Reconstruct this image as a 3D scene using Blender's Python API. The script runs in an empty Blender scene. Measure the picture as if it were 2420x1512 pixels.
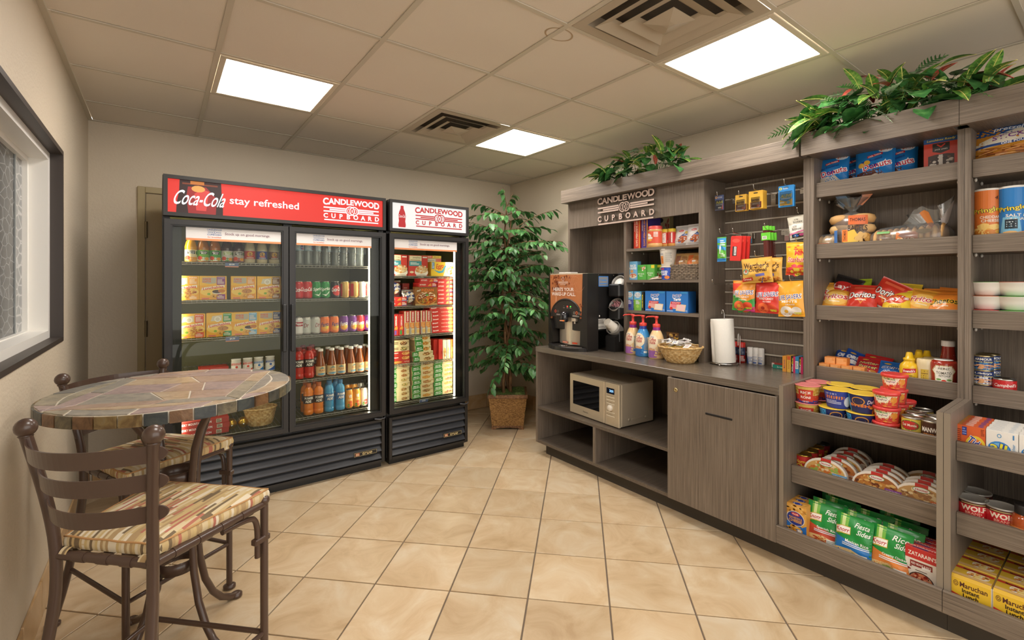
import bpy, math, random
from mathutils import Vector, Matrix
from mathutils.geometry import tessellate_polygon
PI = math.pi
S = bpy.context.scene
COL = S.collection
# ---------------- camera, world, exposure ----------------
cd = bpy.data.cameras.new('camera'); cam = bpy.data.objects.new('camera', cd); COL.objects.link(cam)
cam.location = (0, 0, 1.4); cam.rotation_euler = (PI/2, 0, -0.642948)
cd.sensor_fit = 'HORIZONTAL'; cd.sensor_width = 36; cd.lens = 16.546; cd.shift_y = -0.0365; cd.clip_start = 0.02
S.camera = cam
wd = bpy.data.worlds.new('world'); S.world = wd; wd.use_nodes = True
wd.node_tree.nodes['Background'].inputs[0].default_value = (1, .96, .9, 1)
wd.node_tree.nodes['Background'].inputs[1].default_value = 1.7
vs = S.view_settings
vs.view_transform = 'Standard'; vs.look = 'None'; vs.gamma = 1; vs.use_curve_mapping = False; vs.exposure = 0.55
PANEL = 15.0      # strength of the ceiling panels
LED = 24.0        # strength of the cooler light strips
SIGN = 0.66      # strength of the backlit cooler signs
random.seed(7)

# ---------------- materials ----------------
def lin(h):
    h = h.lstrip('#'); o = []
    for i in (0, 2, 4):
        c = int(h[i:i+2], 16)/255
        o.append(c/12.92 if c <= .04045 else ((c+.055)/1.055)**2.4)
    return (*o, 1)
MATS = {}
def nt(name):
    m = bpy.data.materials.new(name); m.use_nodes = True
    n = m.node_tree; return m, n, n.nodes['Principled BSDF']
def N(n, t, **k):
    x = n.nodes.new(t)
    for a, b in k.items(): setattr(x, a, b)
    return x
def mat(c, rough=.45, metal=0, coat=0, emit=0, bump=0, bs=200, tr=0):
    key = (c, rough, metal, coat, emit, bump, bs, tr)
    if key in MATS: return MATS[key]
    m, n, b = nt('paint_'+c.strip('#'))
    b.inputs['Base Color'].default_value = lin(c); b.inputs['Roughness'].default_value = rough
    b.inputs['Metallic'].default_value = metal; b.inputs['Coat Weight'].default_value = coat
    b.inputs['Transmission Weight'].default_value = tr
    if emit:
        b.inputs['Base Color'].default_value = tuple(v*.15 for v in lin(c)[:3])+(1,)
        b.inputs['Emission Color'].default_value = lin(c); b.inputs['Emission Strength'].default_value = emit
    tc = N(n, 'ShaderNodeTexCoord'); no = N(n, 'ShaderNodeTexNoise'); no.inputs['Scale'].default_value = bs
    n.links.new(tc.outputs['Object'], no.inputs['Vector'])
    if bump:
        bp = N(n, 'ShaderNodeBump'); bp.inputs['Strength'].default_value = bump; bp.inputs['Distance'].default_value = .003
        n.links.new(no.outputs['Fac'], bp.inputs['Height']); n.links.new(bp.outputs['Normal'], b.inputs['Normal'])
    MATS[key] = m; return m
def ramp(n, fac, stops, const=False):
    r = N(n, 'ShaderNodeValToRGB'); e = r.color_ramp.elements
    if const: r.color_ramp.interpolation = 'CONSTANT'
    while len(e) < len(stops): e.new(.5)
    for x, (p, c) in zip(e, stops): x.position = p; x.color = lin(c)
    n.links.new(fac, r.inputs['Fac']); return r.outputs['Color']
def noise(n, scale, detail=4, rough=.55, coord='Object', dist=0):
    tc = N(n, 'ShaderNodeTexCoord'); mp = N(n, 'ShaderNodeMapping'); no = N(n, 'ShaderNodeTexNoise')
    mp.inputs['Scale'].default_value = scale if isinstance(scale, tuple) else (scale,)*3
    no.inputs['Scale'].default_value = 1; no.inputs['Detail'].default_value = detail; no.inputs['Roughness'].default_value = rough
    no.inputs['Distortion'].default_value = dist
    n.links.new(tc.outputs[coord], mp.inputs['Vector']); n.links.new(mp.outputs['Vector'], no.inputs['Vector'])
    return no.outputs['Fac']
def bumpn(n, b, h, strength, dist=.002):
    bp = N(n, 'ShaderNodeBump'); bp.inputs['Strength'].default_value = strength; bp.inputs['Distance'].default_value = dist
    n.links.new(h, bp.inputs['Height']); n.links.new(bp.outputs['Normal'], b.inputs['Normal'])
def wood(name, sc, cols, rough=.42):
    m, n, b = nt(name)
    f = noise(n, sc, 5, .7)
    n.links.new(ramp(n, f, list(zip((.3, .46, .56, .7), cols))), b.inputs['Base Color'])
    b.inputs['Roughness'].default_value = rough
    bumpn(n, b, f, .25, .0012); return m
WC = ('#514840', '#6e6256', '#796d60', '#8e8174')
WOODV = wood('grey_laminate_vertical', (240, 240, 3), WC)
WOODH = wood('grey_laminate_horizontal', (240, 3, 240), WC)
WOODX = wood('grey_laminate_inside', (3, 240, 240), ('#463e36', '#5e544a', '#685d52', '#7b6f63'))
WOODT = wood('grey_laminate_counter', (240, 3, 240), ('#554c43', '#685e53', '#70665a', '#80766a'), .25)
EDGE = mat('#8a7e6e', .5)
PLINTH = mat('#3e372e', .6)
def wallmat(name, c1, c2, sc=70, st=.35):
    m, n, b = nt(name)
    n.links.new(ramp(n, noise(n, 1.2), [(.3, c1), (.7, c2)]), b.inputs['Base Color'])
    b.inputs['Roughness'].default_value = .62
    bumpn(n, b, noise(n, sc, 3, .5), st, .004); return m
WALL = wallmat('knockdown_plaster', '#cec0aa', '#d3c6b0', 70, .6)
CTILE = wallmat('ceiling_fibre', '#dfd4c5', '#e3d9ca', 260, .12)
CGRID = mat('#c9c0ae', .5)
def tilemat(name, cs):
    m, n, b = nt(name)
    oi = N(n, 'ShaderNodeObjectInfo'); tc = N(n, 'ShaderNodeTexCoord'); mp = N(n, 'ShaderNodeMapping'); no = N(n, 'ShaderNodeTexNoise')
    ad = N(n, 'ShaderNodeVectorMath', operation='SCALE'); ad.inputs['Scale'].default_value = 37
    cx = N(n, 'ShaderNodeCombineXYZ')
    n.links.new(oi.outputs['Random'], cx.inputs[0]); n.links.new(oi.outputs['Random'], cx.inputs[2]); n.links.new(cx.outputs[0], ad.inputs[0])
    n.links.new(tc.outputs['Object'], mp.inputs['Vector']); n.links.new(ad.outputs[0], mp.inputs['Location'])
    no.inputs['Scale'].default_value = 4.5; no.inputs['Detail'].default_value = 7; no.inputs['Roughness'].default_value = .6; no.inputs['Distortion'].default_value = 1.2
    n.links.new(mp.outputs['Vector'], no.inputs['Vector'])
    c = ramp(n, no.outputs['Fac'], list(zip((.3, .45, .58, .72), cs)))
    hs = N(n, 'ShaderNodeHueSaturation'); mr = N(n, 'ShaderNodeMapRange'); mr.inputs[3].default_value = .9; mr.inputs[4].default_value = 1.06
    n.links.new(oi.outputs['Random'], mr.inputs[0]); n.links.new(mr.outputs[0], hs.inputs['Value']); n.links.new(c, hs.inputs['Color'])
    n.links.new(hs.outputs[0], b.inputs['Base Color'])
    b.inputs['Roughness'].default_value = .33
    bumpn(n, b, no.outputs['Fac'], .12, .003); return m
FTILE = tilemat('floor_porcelain', ('#b99d78', '#c9af8b', '#d1bb9a', '#d8c8ae'))
BTILE = tilemat('skirting_porcelain', ('#b3905f', '#c2a074', '#c8a982', '#d0b592'))
GROUT = mat('#77695a', .85, bump=.3)
def slate(name, cs):
    m, n, b = nt(name)
    f = noise(n, (14, 14, 14), 8, .65, dist=1.5)
    n.links.new(ramp(n, f, list(zip((.3, .45, .58, .72), cs))), b.inputs['Base Color'])
    b.inputs['Roughness'].default_value = .38; bumpn(n, b, f, .5, .004); return m
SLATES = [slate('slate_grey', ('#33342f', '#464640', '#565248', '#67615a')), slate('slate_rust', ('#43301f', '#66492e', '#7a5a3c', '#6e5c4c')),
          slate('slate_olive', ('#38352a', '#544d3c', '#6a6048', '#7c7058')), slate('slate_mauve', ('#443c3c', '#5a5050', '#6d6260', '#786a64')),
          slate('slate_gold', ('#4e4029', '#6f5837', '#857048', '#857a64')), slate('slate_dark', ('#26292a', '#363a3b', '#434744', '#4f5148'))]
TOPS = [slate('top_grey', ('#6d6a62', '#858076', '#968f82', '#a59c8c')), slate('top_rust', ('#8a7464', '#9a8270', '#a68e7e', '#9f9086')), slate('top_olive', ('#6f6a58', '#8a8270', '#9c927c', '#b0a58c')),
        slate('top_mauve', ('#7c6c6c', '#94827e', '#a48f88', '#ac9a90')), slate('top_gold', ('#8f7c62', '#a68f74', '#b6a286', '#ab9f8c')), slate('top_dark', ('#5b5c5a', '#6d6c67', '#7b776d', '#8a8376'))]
def thin_glass(name, tint, gl=1.0, rough=0.0, milk=0):
    m, n, b = nt(name); n.nodes.remove(b)
    t = N(n, 'ShaderNodeBsdfTransparent'); t.inputs[0].default_value = lin(tint)
    g = N(n, 'ShaderNodeBsdfGlossy'); g.inputs['Roughness'].default_value = rough
    f = N(n, 'ShaderNodeFresnel'); f.inputs['IOR'].default_value = 1.5
    mu = N(n, 'ShaderNodeMath', operation='MULTIPLY'); mu.inputs[1].default_value = gl
    mx = N(n, 'ShaderNodeMixShader'); out = n.nodes['Material Output']
    n.links.new(f.outputs[0], mu.inputs[0]); n.links.new(mu.outputs[0], mx.inputs[0])
    n.links.new(t.outputs[0], mx.inputs[1]); n.links.new(g.outputs[0], mx.inputs[2]); n.links.new(mx.outputs[0], out.inputs[0])
    if milk:
        d = N(n, 'ShaderNodeBsdfDiffuse'); d.inputs[0].default_value = lin('#e4ecee'); m2 = N(n, 'ShaderNodeMixShader'); m2.inputs[0].default_value = milk
        n.links.new(mx.outputs[0], m2.inputs[1]); n.links.new(d.outputs[0], m2.inputs[2]); n.links.new(m2.outputs[0], out.inputs[0])
    return m
GLASS = thin_glass('cooler_glass', '#f4f5f0', .35)
CLEAR = thin_glass('clear_plastic', '#e6ecea', 2.2, .06)
WRAP = thin_glass('clear_wrap', '#f2f0ec', 2.2, .2, .1)
PET = thin_glass('clear_bottle_plastic', '#f0f4f4', 2.0, .08, .16)
IRON = mat('#4b382e', .32, coat=.25, bump=.05, bs=600)
BLACK = mat('#211e1c', .42, coat=.05)
BLACK2 = mat('#1b1a1a', .4)
CHROME = mat('#c9c7c2', .18, 1)
STEEL = mat('#d2c6b4', .28, .6)
WHITE = mat('#ece9e2', .4)
GRILLE = mat('#43454a', .3, .25)
INSIDE = mat('#737148', .45)
def emis(name, c, s):
    m, n, b = nt(name); e = N(n, 'ShaderNodeEmission'); e.inputs[0].default_value = lin(c); e.inputs[1].default_value = s
    n.links.new(e.outputs[0], n.nodes['Material Output'].inputs[0]); return m
PANELM = emis('panel_light', '#fff9f2', PANEL)
LEDM = emis('led_strip', '#fff4dc', LED)
def fabric(name, axis):
    m, n, b = nt(name); tc = N(n, 'ShaderNodeTexCoord'); sx = N(n, 'ShaderNodeSeparateXYZ'); n.links.new(tc.outputs['Object'], sx.inputs[0])
    def M(op, a, bv):
        x = N(n, 'ShaderNodeMath', operation=op)
        for i, v in enumerate((a, bv)):
            if v is None: continue
            if isinstance(v, (int, float)): x.inputs[i].default_value = v
            else: n.links.new(v, x.inputs[i])
        return x.outputs[0]
    c = M('FLOOR', M('DIVIDE', sx.outputs[axis], .0085), None)
    w1 = N(n, 'ShaderNodeTexWhiteNoise', noise_dimensions='1D'); n.links.new(c, w1.inputs['W'])
    r = M('FLOOR', M('ADD', M('DIVIDE', sx.outputs[1-axis], .075), M('MULTIPLY', w1.outputs['Value'], 9)), None)
    w2 = N(n, 'ShaderNodeTexWhiteNoise', noise_dimensions='2D'); cb = N(n, 'ShaderNodeCombineXYZ'); n.links.new(c, cb.inputs[0]); n.links.new(r, cb.inputs[1]); n.links.new(cb.outputs[0], w2.inputs['Vector'])
    col = ramp(n, w2.outputs['Value'], [(0, '#c4aa7a'), (.2, '#d2bf98'), (.38, '#b0946a'), (.5, '#ddd1b8'), (.62, '#b4705c'), (.74, '#c9b07c'), (.88, '#77654c')], True)
    n.links.new(col, b.inputs['Base Color']); b.inputs['Roughness'].default_value = .85
    bumpn(n, b, noise(n, 900, 2), .4, .001); return m
FABA = fabric('cushion_fabric', 0); FABB = fabric('cushion_fabric_side', 1)
def weave(name, c1, c2, sx_=90, sz=90):
    m, n, b = nt(name); f = noise(n, (sx_, sx_, sz), 3)
    n.links.new(ramp(n, f, [(.35, c1), (.65, c2)]), b.inputs['Base Color']); b.inputs['Roughness'].default_value = .6
    bumpn(n, b, f, .6, .004); return m
WICKER = weave('pale_wicker', '#b98d4e', '#e3c48c', 60, 60)
ROPE = weave('woven_rope', '#7a5226', '#cc9e5e', 60, 160)
GREYWICK = weave('grey_wicker', '#5c5044', '#93826e', 60, 60)
def leafmat(name, cs, sc=18):
    m, n, b = nt(name); oi = N(n, 'ShaderNodeObjectInfo')
    f = noise(n, sc, 3); c = ramp(n, f, list(zip((.3, .5, .7), cs)))
    hs = N(n, 'ShaderNodeHueSaturation'); mr = N(n, 'ShaderNodeMapRange'); mr.inputs[3].default_value = .7; mr.inputs[4].default_value = 1.35
    n.links.new(oi.outputs['Random'], mr.inputs[0]); n.links.new(mr.outputs[0], hs.inputs['Value']); n.links.new(c, hs.inputs['Color']); n.links.new(hs.outputs[0], b.inputs['Base Color'])
    b.inputs['Roughness'].default_value = .4; return m
LEAF1 = leafmat('ficus_green', ('#2b5a2e', '#44793c', '#629a54'))
LEAF2 = leafmat('ficus_light_green', ('#4f8a50', '#74ab68', '#98c488'))
HEART = leafmat('heart_leaf_green', ('#24502a', '#396c36', '#5a8a4c'), 30)
CROT = leafmat('croton_green', ('#2f5a2a', '#5c8a3a', '#8aa84a'), 40)
CROTV = mat('#d8cf78', .4); CROTR = leafmat('croton_red', ('#6d2a26', '#a5483c', '#3d5a2a'), 40); VEINR = mat('#c85a50', .4)
FERN = leafmat('fern_green', ('#2a5a2a', '#4a8440', '#8fb070'), 30)
BARK = weave('bark', '#5c3d22', '#96704a', 30, 12)
MOSS = weave('moss', '#3f5a28', '#8a9a58', 90, 90)

# ---------------- mesh builder ----------------
class MB:
    def __init__(s): s.V = []; s.F = []; s.I = []; s.S = []; s.m = []
    def mi(s, m):
        if m not in s.m: s.m.append(m)
        return s.m.index(m)
    def add(s, V, F, m, sm=False):
        o = len(s.V); k = s.mi(m); s.V += [tuple(v) for v in V]
        for f in F: s.F.append([i+o for i in f]); s.I.append(k); s.S.append(sm)
        return s
    def box(s, x0, y0, z0, x1, y1, z1, m, c=0):
        if c <= 0:
            V = [(x, y, z) for x in (x0, x1) for y in (y0, y1) for z in (z0, z1)]
            return s.add(V, [(0, 1, 3, 2), (4, 6, 7, 5), (0, 4, 5, 1), (2, 3, 7, 6), (0, 2, 6, 4), (1, 5, 7, 3)], m)
        lo = (x0, y0, z0); hi = (x1, y1, z1); V = []; ix = {}
        for a in (0, 1):
            for b in (0, 1):
                for d in (0, 1):
                    k = (a, b, d)
                    for ax in range(3):
                        p = [0]*3
                        for j in range(3):
                            v = hi[j] if k[j] else lo[j]
                            if j != ax: v += -c if k[j] else c
                            p[j] = v
                        ix[(k, ax)] = len(V); V.append(tuple(p))
        F = []
        for ax in range(3):
            o1, o2 = (ax+1) % 3, (ax+2) % 3
            for sd in (0, 1):
                f = []
                for (u, w) in ((0, 0), (1, 0), (1, 1), (0, 1)):
                    k = [0]*3; k[ax] = sd; k[o1] = u; k[o2] = w; f.append(ix[(tuple(k), ax)])
                F.append(f if sd else f[::-1])
            for u in (0, 1):
                for w in (0, 1):
                    ka = [0]*3; ka[o1] = u; ka[o2] = w; kb = list(ka); kb[ax] = 1
                    F.append([ix[(tuple(ka), o1)], ix[(tuple(kb), o1)], ix[(tuple(kb), o2)], ix[(tuple(ka), o2)]])
        for k in [(a, b, d) for a in (0, 1) for b in (0, 1) for d in (0, 1)]: F.append([ix[(k, 0)], ix[(k, 1)], ix[(k, 2)]])
        return s.add(V, F, m)
    def lathe(s, prof, m, n=18, cx=0, cy=0, sm=True, cap=True):
        V = []; F = []
        for r, z in prof:
            for i in range(n): a = 2*PI*i/n; V.append((cx+r*math.cos(a), cy+r*math.sin(a), z))
        for j in range(len(prof)-1):
            for i in range(n): k = (i+1) % n; F.append((j*n+i, j*n+k, (j+1)*n+k, (j+1)*n+i))
        s.add(V, F, m, sm)
        if cap:
            for j, rev in ((0, True), (len(prof)-1, False)):
                if prof[j][0] > 1e-4:
                    ring = [V[j*n+i] for i in range(n)]; s.add(ring, [list(range(n))[::-1] if rev else list(range(n))], m)
        return s
    def tube(s, pts, r, m, n=8, closed=False, sm=True, flat=None):
        P = [Vector(p) for p in pts]; L = len(P); V = []; F = []; up = None
        for i, p in enumerate(P):
            t = (P[(i+1) % L]-P[i-1]) if closed else (P[min(i+1, L-1)]-P[max(i-1, 0)])
            t.normalize()
            if up is None:
                up = Vector((0, 0, 1)) if abs(t.z) < .9 else Vector((1, 0, 0))
            a = up-t*up.dot(t)
            if a.length < 1e-6: a = t.orthogonal()
            a.normalize(); b = t.cross(a); up = a
            R = r[i] if isinstance(r, (list, tuple)) else r
            for k in range(n):
                q = 2*PI*k/n; V.append(p+(a*math.cos(q)+b*math.sin(q))*R)
        for i in range(L if closed else L-1):
            j = (i+1) % L
            for k in range(n): F.append((i*n+k, i*n+(k+1) % n, j*n+(k+1) % n, j*n+k))
        s.add(V, F, m, sm)
        if not closed:
            s.add(V[:n], [list(range(n))[::-1]], m); s.add(V[-n:], [list(range(n))], m)
        return s
    def ball(s, c, r, m, n=14, k=8):
        rx, ry, rz = r if isinstance(r, (tuple, list)) else (r, r, r); V = []; F = []
        for j in range(k+1):
            t = PI*j/k
            for i in range(n): a = 2*PI*i/n; V.append((c[0]+rx*math.sin(t)*math.cos(a), c[1]+ry*math.sin(t)*math.sin(a), c[2]-rz*math.cos(t)))
        for j in range(k):
            for i in range(n): q = (i+1) % n; F.append((j*n+i, j*n+q, (j+1)*n+q, (j+1)*n+i))
        return s.add(V, F, m, True)
    def prism(s, poly, z0, z1, m, ch=0, f=lambda x, y, z: (x, y, z)):
        n = len(poly); ar = sum(poly[i][0]*poly[(i+1) % n][1]-poly[(i+1) % n][0]*poly[i][1] for i in range(n))
        if ar < 0: poly = poly[::-1]
        if ch:
            c = (sum(p[0] for p in poly)/n, sum(p[1] for p in poly)/n)
            ins = []
            for p in poly:
                d = math.hypot(p[0]-c[0], p[1]-c[1]) or 1; k = max(0, 1-1.4*ch/d); ins.append((c[0]+(p[0]-c[0])*k, c[1]+(p[1]-c[1])*k))
            V = [f(x, y, z0) for x, y in poly]+[f(x, y, z1-ch) for x, y in poly]+[f(x, y, z1) for x, y in ins]
            F = [list(range(n))[::-1], [2*n+i for i in range(n)]]+[(i, (i+1) % n, n+(i+1) % n, n+i) for i in range(n)]+[(n+i, n+(i+1) % n, 2*n+(i+1) % n, 2*n+i) for i in range(n)]
        else:
            V = [f(x, y, z0) for x, y in poly]+[f(x, y, z1) for x, y in poly]
            F = [list(range(n))[::-1], [n+i for i in range(n)]]+[(i, (i+1) % n, n+(i+1) % n, n+i) for i in range(n)]
        return s.add(V, F, m)
    def grid(s, f, nu, nv, m, sm=True):
        V = [f(i/nu, j/nv) for j in range(nv+1) for i in range(nu+1)]
        F = [(j*(nu+1)+i, j*(nu+1)+i+1, (j+1)*(nu+1)+i+1, (j+1)*(nu+1)+i) for j in range(nv) for i in range(nu)]
        return s.add(V, F, m, sm)
    def xf(s, M): s.V = [tuple(M @ Vector(v)) for v in s.V]; return s
    def mesh(s, name):
        me = bpy.data.meshes.new(name); me.from_pydata(s.V, [], s.F)
        for m in s.m: me.materials.append(m)
        me.polygons.foreach_set('material_index', s.I); me.polygons.foreach_set('use_smooth', s.S); me.update(); return me
def add(name, me, parent=None, loc=(0, 0, 0), rz=0, **k):
    if isinstance(me, MB): me = me.mesh(name)
    o = bpy.data.objects.new(name, me); COL.objects.link(o); o.location = loc; o.rotation_euler = (0, 0, rz)
    if parent: o.parent = parent
    for a, b in k.items(): o[a] = b
    return o
def thing(name, label, cat, loc=(0, 0, 0), rz=0, group=None, me=None):
    o = add(name, me, None, loc, rz); o['label'] = label; o['category'] = cat
    if group: o['group'] = group
    return o
def struct(name, me, parent=None):
    o = add(name, me, parent)
    if not parent: o['kind'] = 'structure'
    return o
def B(x0, y0, z0, x1, y1, z1, m, c=0): return MB().box(x0, y0, z0, x1, y1, z1, m, c)

# ---------------- flat print ----------------
TX = {}
def tmesh(s, bold, res):
    k = (s, bold, res)
    if k not in TX:
        cu = bpy.data.curves.new('text', 'FONT'); cu.body = s; cu.offset = bold; cu.resolution_u = res
        ob = bpy.data.objects.new('text', cu); me = ob.to_mesh(); me.calc_loop_triangles()
        V = [(v.co.x, v.co.y) for v in me.vertices]; T = [tuple(t.vertices) for t in me.loop_triangles]
        ob.to_mesh_clear(); bpy.data.objects.remove(ob); bpy.data.curves.remove(cu)
        xs = [v[0] for v in V]; ys = [v[1] for v in V]
        TX[k] = (V, T, min(xs), max(xs), min(ys), max(ys))
    return TX[k]
class Art:
    """Flat print in metres: x centred, y up from the lower edge of the face."""
    def __init__(s): s.sh = []
    def tri(s, T, c): s.sh.append((T, c)); return s
    def r(s, x0, y0, x1, y1, c): return s.tri([((x0, y0), (x1, y0), (x1, y1)), ((x0, y0), (x1, y1), (x0, y1))], c)
    def e(s, cx, cy, rx, ry, c, n=16, rot=0):
        ca, sa = math.cos(rot), math.sin(rot)
        P = [(cx+rx*math.cos(2*PI*i/n)*ca-ry*math.sin(2*PI*i/n)*sa, cy+rx*math.cos(2*PI*i/n)*sa+ry*math.sin(2*PI*i/n)*ca) for i in range(n)]
        return s.tri([((cx, cy), P[i], P[(i+1) % n]) for i in range(n)], c)
    def ring(s, cx, cy, r0, r1, c, n=28, a0=0, a1=2*PI):
        T = []
        for i in range(n):
            a, b = a0+(a1-a0)*i/n, a0+(a1-a0)*(i+1)/n
            p = [(cx+q*math.cos(w), cy+q*math.sin(w)) for w in (a, b) for q in (r0, r1)]
            T += [(p[0], p[1], p[3]), (p[0], p[3], p[2])]
        return s.tri(T, c)
    def p(s, pts, c):
        ts = tessellate_polygon([[Vector((x, y, 0)) for x, y in pts]])
        return s.tri([tuple(pts[i] for i in t) for t in ts], c)
    def t(s, txt, cx, cy, h, c, w=None, bold=.012, shear=0, rot=0, res=2, warp=None):
        V, T, x0, x1, y0, y1 = tmesh(txt, bold, res)
        sy = h/(y1-y0); sx_ = w/(x1-x0) if w else sy; ca, sa = math.cos(rot), math.sin(rot); mx, my = (x0+x1)/2, (y0+y1)/2
        P = []
        for x, y in V:
            a, b = (x-mx)*sx_, (y-my)*sy; a += b*shear
            if warp: a, b = warp(a, b)
            P.append((cx+a*ca-b*sa, cy+a*sa+b*ca))
        return s.tri([tuple(P[i] for i in t) for t in T], c)
    def food(s, cx, cy, rx, ry, cols, n=26, sz=.16, seed=1):
        R = random.Random(seed)
        for c in cols:
            T = []
            for i in range(n):
                a, q = R.random()*2*PI, math.sqrt(R.random()); x, y = cx+q*rx*math.cos(a), cy+q*ry*math.sin(a)
                w, h = rx*sz*R.uniform(.5, 1.2), ry*sz*R.uniform(.6, 1.3); k = R.random()*PI
                P = [(x+w*math.cos(u+k), y+h*math.sin(u+k)) for u in (0, 1.2, 2.3, 3.4, 4.6, 5.5)]
                T += [(P[0], P[1], P[2]), (P[0], P[2], P[3]), (P[0], P[3], P[4]), (P[0], P[4], P[5])]
            s.tri(T, c)
        return s
    def lines(s, x0, y0, x1, y1, n, c, seed=2):
        R = random.Random(seed); T = []; st = (y1-y0)/n
        for i in range(n):
            a = x0+(x1-x0)*.03; b = x0+(x1-x0)*R.uniform(.7, 1); y = y0+st*(i+.25)
            T += [((a, y), (b, y), (b, y+st*.5)), ((a, y), (b, y+st*.5), (a, y+st*.5))]
        return s.tri(T, c)
    def build(s, name, f, maxlen=9, e0=.0004, de=.00012, rough=.4, emit=0, mb=None):
        mb = mb or MB()
        for L, (T, c) in enumerate(s.sh):
            o = e0+de*L; m = mat(c, rough, emit=emit) if isinstance(c, str) else c; V = []; F = []; st = list(T)
            while st:
                t = st.pop()
                d = [math.dist(t[i], t[(i+1) % 3]) for i in range(3)]; q = max(d)
                if q > maxlen:
                    i = d.index(q); a, b, cc = t[i], t[(i+1) % 3], t[(i+2) % 3]; mid = ((a[0]+b[0])/2, (a[1]+b[1])/2)
                    st += [(a, mid, cc), (mid, b, cc)]; continue
                if (t[1][0]-t[0][0])*(t[2][1]-t[0][1])-(t[2][0]-t[0][0])*(t[1][1]-t[0][1]) < 0: t = (t[0], t[2], t[1])
                k = len(V); V += [f(x, y, o) for x, y in t]; F.append((k, k+1, k+2))
            mb.add(V, F, m)
        return mb.mesh(name)
def flat(y0, z0=0): return lambda x, y, o: (x, y0-o, z0+y)
def cyl(r, z0=0): return lambda x, y, o: ((r+o)*math.sin(x/r), -(r+o)*math.cos(x/r), z0+y)
def cone(r0, r1, h, z0=0):
    def f(x, y, o):
        r = r0+(r1-r0)*y/h; a = x/((r0+r1)/2); return ((r+o)*math.sin(a), -(r+o)*math.cos(a), z0+y)
    return f
def logo(a, cx, cy, w, c, bg, k=1.0):
    """two-line sign lettering with the interlocked ring emblem between"""
    h = w*.40*k
    def wp(x, y):
        q = (2*x/w)**2; return (x, y*(1+.28*q)+.02*w*(1-q))
    a.t('CANDLEWOOD', cx, cy+h*.34, h*.24, c, w, .035, warp=wp, res=3)
    for i, (y, l) in enumerate(((.10, 0), (.02, .1), (-.06, 0))):
        t = h*.028
        for sg in (-1, 1):
            yy = cy+h*(y-(.0 if sg < 0 else .0)); x0, x1 = cx+sg*w*(.49-l), cx+sg*w*.1
            a.r(min(x0, x1), yy-t, max(x0, x1), yy+t, c)
    R = w*.075
    for sg in (-1, 1): a.e(cx+sg*R*.45, cy+h*.02, R*1.15, R*1.15, bg, 28)
    for sg in (-1, 1):
        a.ring(cx+sg*R*.45, cy+h*.02, R*.88, R*1.12, c); a.ring(cx+sg*R*.45, cy+h*.02, R*.55, R*.68, c, 16, PI*.6 if sg < 0 else -PI*.4, PI*1.4 if sg < 0 else PI*.4)
    a.e(cx, cy+h*.02, R*.14, R*.42, c, 10)
    for i, ch in enumerate('CUPBOARD'): a.t(ch, cx+w*(-.455+i*.13), cy-h*.24, h*.2, c, bold=.035, res=3)
    a.r(cx-w*.48, cy-h*.44, cx+w*.48, cy-h*.39, c)
    return a
# ---------------- room shell ----------------
XL, XR, YF, YB, ZC = -.40, 3.285, -.9, 4.42, 2.5415
def clip(poly, x0, x1, y0, y1):
    for ax, v, sg in ((0, x0, 1), (0, x1, -1), (1, y0, 1), (1, y1, -1)):
        out = []
        for i, p in enumerate(poly):
            q = poly[(i+1) % len(poly)]; dp, dq = (p[ax]-v)*sg, (q[ax]-v)*sg
            if dp >= 0: out.append(p)
            if (dp >= 0) != (dq >= 0):
                t = dp/(dp-dq); out.append((p[0]+(q[0]-p[0])*t, p[1]+(q[1]-p[1])*t))
        poly = out
        if len(poly) < 3: return []
    return poly
floor = struct('floor', B(XL-.1, -4, -.1, XR+.1, YB+.1, -.006, GROUT))
SP = .357; R2 = math.sqrt(.5); g = .0035
for i in range(-20, 21):
    for j in range(-20, 21):
        u0, u1, v0, v1 = i*SP+g, (i+1)*SP-g, j*SP+g, (j+1)*SP-g
        pl = [(1.560+(u-v)*R2, 2.386-(u+v)*R2) for u, v in ((u0, v0), (u1, v0), (u1, v1), (u0, v1))]
        pl = clip(pl, XL, XR, YF, YB)
        if len(pl) < 3: continue
        cx = sum(p[0] for p in pl)/len(pl); cy = sum(p[1] for p in pl)/len(pl)
        if cx*.6+cy*.8 < .7: continue
        mb = MB().prism([(x-cx, y-cy) for x, y in pl], -.006, 0, FTILE, .0015)
        add('floor_tile', mb, floor, (cx, cy, 0))
mb = MB(); wt = .25; wy0, wy1, wz0, wz1 = 1.2, 3.336, 1.10, 2.076
mb.box(XL-wt, YF, 0, XL, wy0, ZC, WALL).box(XL-wt, wy1, 0, XL, YB+wt, ZC, WALL).box(XL-wt, wy0, 0, XL, wy1, wz0, WALL).box(XL-wt, wy0, wz1, XL, wy1, ZC, WALL)
struct('wall_left', mb)
struct('wall_back', B(XL, YB, 0, XR+.2, YB+.2, ZC, WALL))
struct('wall_right', B(XR, YF, 0, XR+.2, YB, ZC, WALL))

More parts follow.
